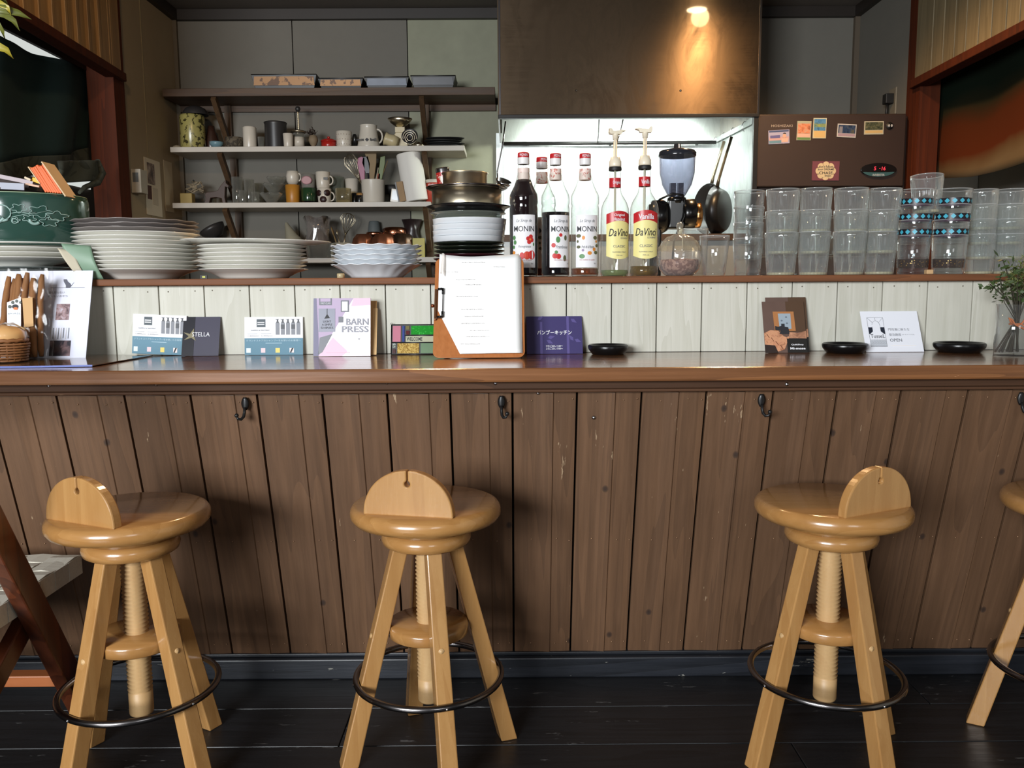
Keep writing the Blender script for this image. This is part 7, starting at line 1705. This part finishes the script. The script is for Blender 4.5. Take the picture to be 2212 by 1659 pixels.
# contents of the bowl, each its own thing
def bowlstrip(name, label, cat, pts, w_, th_, mat, dy=0.0):
    pts3 = [Vector(((u - 14) * kb2, -0.03 + dy, bz(v) - zbo)) for u, v in pts]
    t2 = thing(name, label, cat, (xb2, Yb2, zbo), group='odds and ends in the green bowl')
    b = B()
    for p, q in zip(pts3[:-1], pts3[1:]): b.beam(p, q, th_, w_, up=(0, 1, 0))
    b.build('body', mat, t2, bevel=0.0008); return t2
bowlstrip('grey_folder', 'long lilac grey folder slanting out of the green bowl', 'folder', [(-60, 352), (0, 364), (105, 388)], 0.05, 0.010, plain('lilac_grey', srgb(186, 172, 176), 0.5))
bowlstrip('dark_pouch', 'dark brown pouch lying under the lilac folder', 'pouch', [(-50, 372), (20, 378), (92, 394)], 0.06, 0.016, plain('dark_brown_pouch', srgb(54, 40, 36), 0.7, var=0.3), 0.015)
bowlstrip('paper_slip', 'pale blue grey paper slip standing in the green bowl', 'paper', [(30, 396), (102, 400)], 0.003, 0.016, plain('blue_grey_paper', srgb(176, 178, 190), 0.6), -0.055)
bowlstrip('yellow_marker', 'bright yellow marker in the green bowl', 'pen', [(104, 379), (133, 391)], 0.010, 0.010, plain('bright_yellow', srgb(238, 182, 30), 0.4), -0.02)
bowlstrip('cream_pencil', 'short cream pencil stub in the green bowl', 'pencil', [(92, 376), (104, 382)], 0.005, 0.005, plain('cream_pencil', srgb(226, 206, 176), 0.5), -0.03)
bowlstrip('wooden_stick', 'pale wooden stick beside the yellow marker', 'stick', [(98, 392), (126, 398)], 0.006, 0.005, plain('pink_beige_stick', srgb(222, 178, 150), 0.5), -0.04)
bowlstrip('white_pen', 'white pen poking out at the bowl edge cut by the picture', 'pen', [(-30, 352), (16, 354)], 0.006, 0.005, M_CUPW, -0.03)
# orange cable-like bundle between two boards
t2 = thing('orange_notebook', 'bright orange ribbed bundle between two thin cream boards', 'notebook', (xb2, Yb2, zbo), group='odds and ends in the green bowl')
V2 = lambda u, v, y=0: Vector(((u - 14) * kb2, -0.045 + y, bz(v) - zbo))
for i in range(7):
    f = i / 6
    B().beam(V2(138 + 30 * f, 410 + 3 * f), V2(110 + 24 * f, (356, 355, 353, 350, 353, 352, 348)[i]), 0.0052, 0.05, up=(0, 1, 0)).build('orange_leaf', plain('bright_orange', srgb(240, 110, 48), 0.5, var=0.15), t2, bevel=0.001)
B().beam(V2(178, 420), V2(134, 343), 0.0030, 0.055, up=(0, 1, 0)).build('cover_board', plain('cream_board', srgb(214, 184, 144), 0.6), t2)
B().beam(V2(128, 392), V2(106, 354), 0.0022, 0.055, up=(0, 1, 0)).build('cover_board', plain('cream_board', srgb(214, 184, 144)), t2)
t2 = thing('silver_chain', 'shiny silver chain draped over the green bowl rim', 'chain', (xb2, Yb2, zbo + Hb))
for i in range(9):
    u_ = 18 + 7 * i
    p = Vector(((u_ - 14) * kb2, -Rg * sy * .93, 0.004 + 0.003 * math.sin(i)))
    B().tube([p + Vector((0.004 * math.cos(a), 0.0 + .0015 * math.sin(2 * a), 0.0025 * math.sin(a))) for a in [2 * PI * j / 10 for j in range(10)]], 0.0011, 6, closed=True).build('link', M_CHROME, t2)
# folded green booklet leaning at the tall stack
t = thing('green_booklet', 'green folded booklet curling out from under the tall plate stack', 'booklet', (0, 0, 0))
def gb(off):
    def fn(a, b_):
        u = 222 - 22 * a * 0 + (135 - 222) * a; 
        p_b = Vector((at(228, 598, 1.99).x, 1.985, ZL)).lerp(Vector((at(176, 598, 1.99).x, 1.985, ZL)), a)
        p_t = Vector((at(198, 531, 1.985).x, 1.985, at(198, 531, 1.985).z)).lerp(Vector((at(134, 526, 1.965).x, 1.965, at(134, 526, 1.965).z)), a)
        p = p_b.lerp(p_t, b_); p.y -= 0.010 * math.sin(PI * b_) * (1 - a * .3) + off
        return tuple(p)
    return fn
B().grid(gb(0.004), 10, 12).build('cover', plain('sage_green_cover', srgb(134, 164, 138), 0.5, var=0.25), t, solid=0.0008)
def gb2(a, b_):
    p_b = Vector((at(190, 598, 1.98).x, 1.978, ZL)).lerp(Vector((at(176, 598, 1.98).x, 1.975, ZL)), a)
    p_t = Vector((at(160, 542, 1.97).x, 1.970, at(160, 542, 1.97).z)).lerp(Vector((at(124, 536, 1.955).x, 1.955, at(124, 536, 1.955).z)), a)
    p = p_b.lerp(p_t, b_); p.y -= 0.008 * math.sin(PI * b_); return tuple(p)
B().grid(gb2, 6, 10).build('inner_pages', plain('page_cream', srgb(206, 196, 172), 0.7), t, solid=0.0008)
# pot plant leaves hanging into the frame
t = thing('hanging_plant', 'yellow green hanging plant leaves at the upper picture corner', 'plant', at(-60, 20, 1.9))
c0 = at(-60, 20, 1.9)
def leafblade(pts, w_, mat):
    P_ = [at(u, v, 1.9 + dy) - c0 for u, v, dy in pts]; b = B(); vs = []
    for i, p in enumerate(P_):
        f = i / (len(P_) - 1); d = (P_[min(i + 1, len(P_) - 1)] - P_[max(i - 1, 0)]).normalized(); n_ = d.cross(Vector((0, 1, 0))).normalized()
        ww = w_ * px(1, 1.9) * math.sin(PI * min(1, .12 + .88 * f)) ** .8
        vs += [p - n_ * ww, p + Vector((0, 0.004, 0)), p + n_ * ww]
    b.add(vs, [(3 * i + j, 3 * i + 3 + j, 3 * i + 4 + j, 3 * i + 1 + j) for i in range(len(P_) - 1) for j in range(2)], 0, True)
    b.build('leaf', mat, t, solid=0.0005)
M_PL = plain('plant_leaf_green', srgb(120, 124, 50), 0.4, var=0.4); M_PLY = plain('plant_leaf_yellow', srgb(176, 160, 50), 0.4, var=0.2)
leafblade([(-60, 20, 0), (-20, 16, 0), (10, 20, 0), (40, 28, .02), (68, 42, .03)], 9, M_PL)
leafblade([(-60, 20, 0), (-20, 24, 0), (10, 30, 0), (30, 45, .02), (42, 66, .02)], 8, M_PL)
leafblade([(-60, 10, 0), (-25, 0, 0), (0, -10, 0), (10, 6, .02), (12, 22, .02)], 9, M_PL)
leafblade([(-60, 60, 0), (-30, 85, 0), (-5, 100, 0), (14, 108, .01), (28, 126, .02)], 9, M_PLY)
leafblade([(-60, 30, 0), (-30, 34, 0), (-6, 50, 0), (5, 66, .01), (9, 82, .02)], 6, M_PL)
leafblade([(-60, 20, 0), (-30, 2, 0), (0, 8, 0), (16, 16, 0), (24, 34, 0.01)], 7, M_PLY)
B().tube([(0, 0, 0.5), (0, 0, 0.1), (0, 0, 0)], 0.004, 6).build('stem', M_STEM, t)
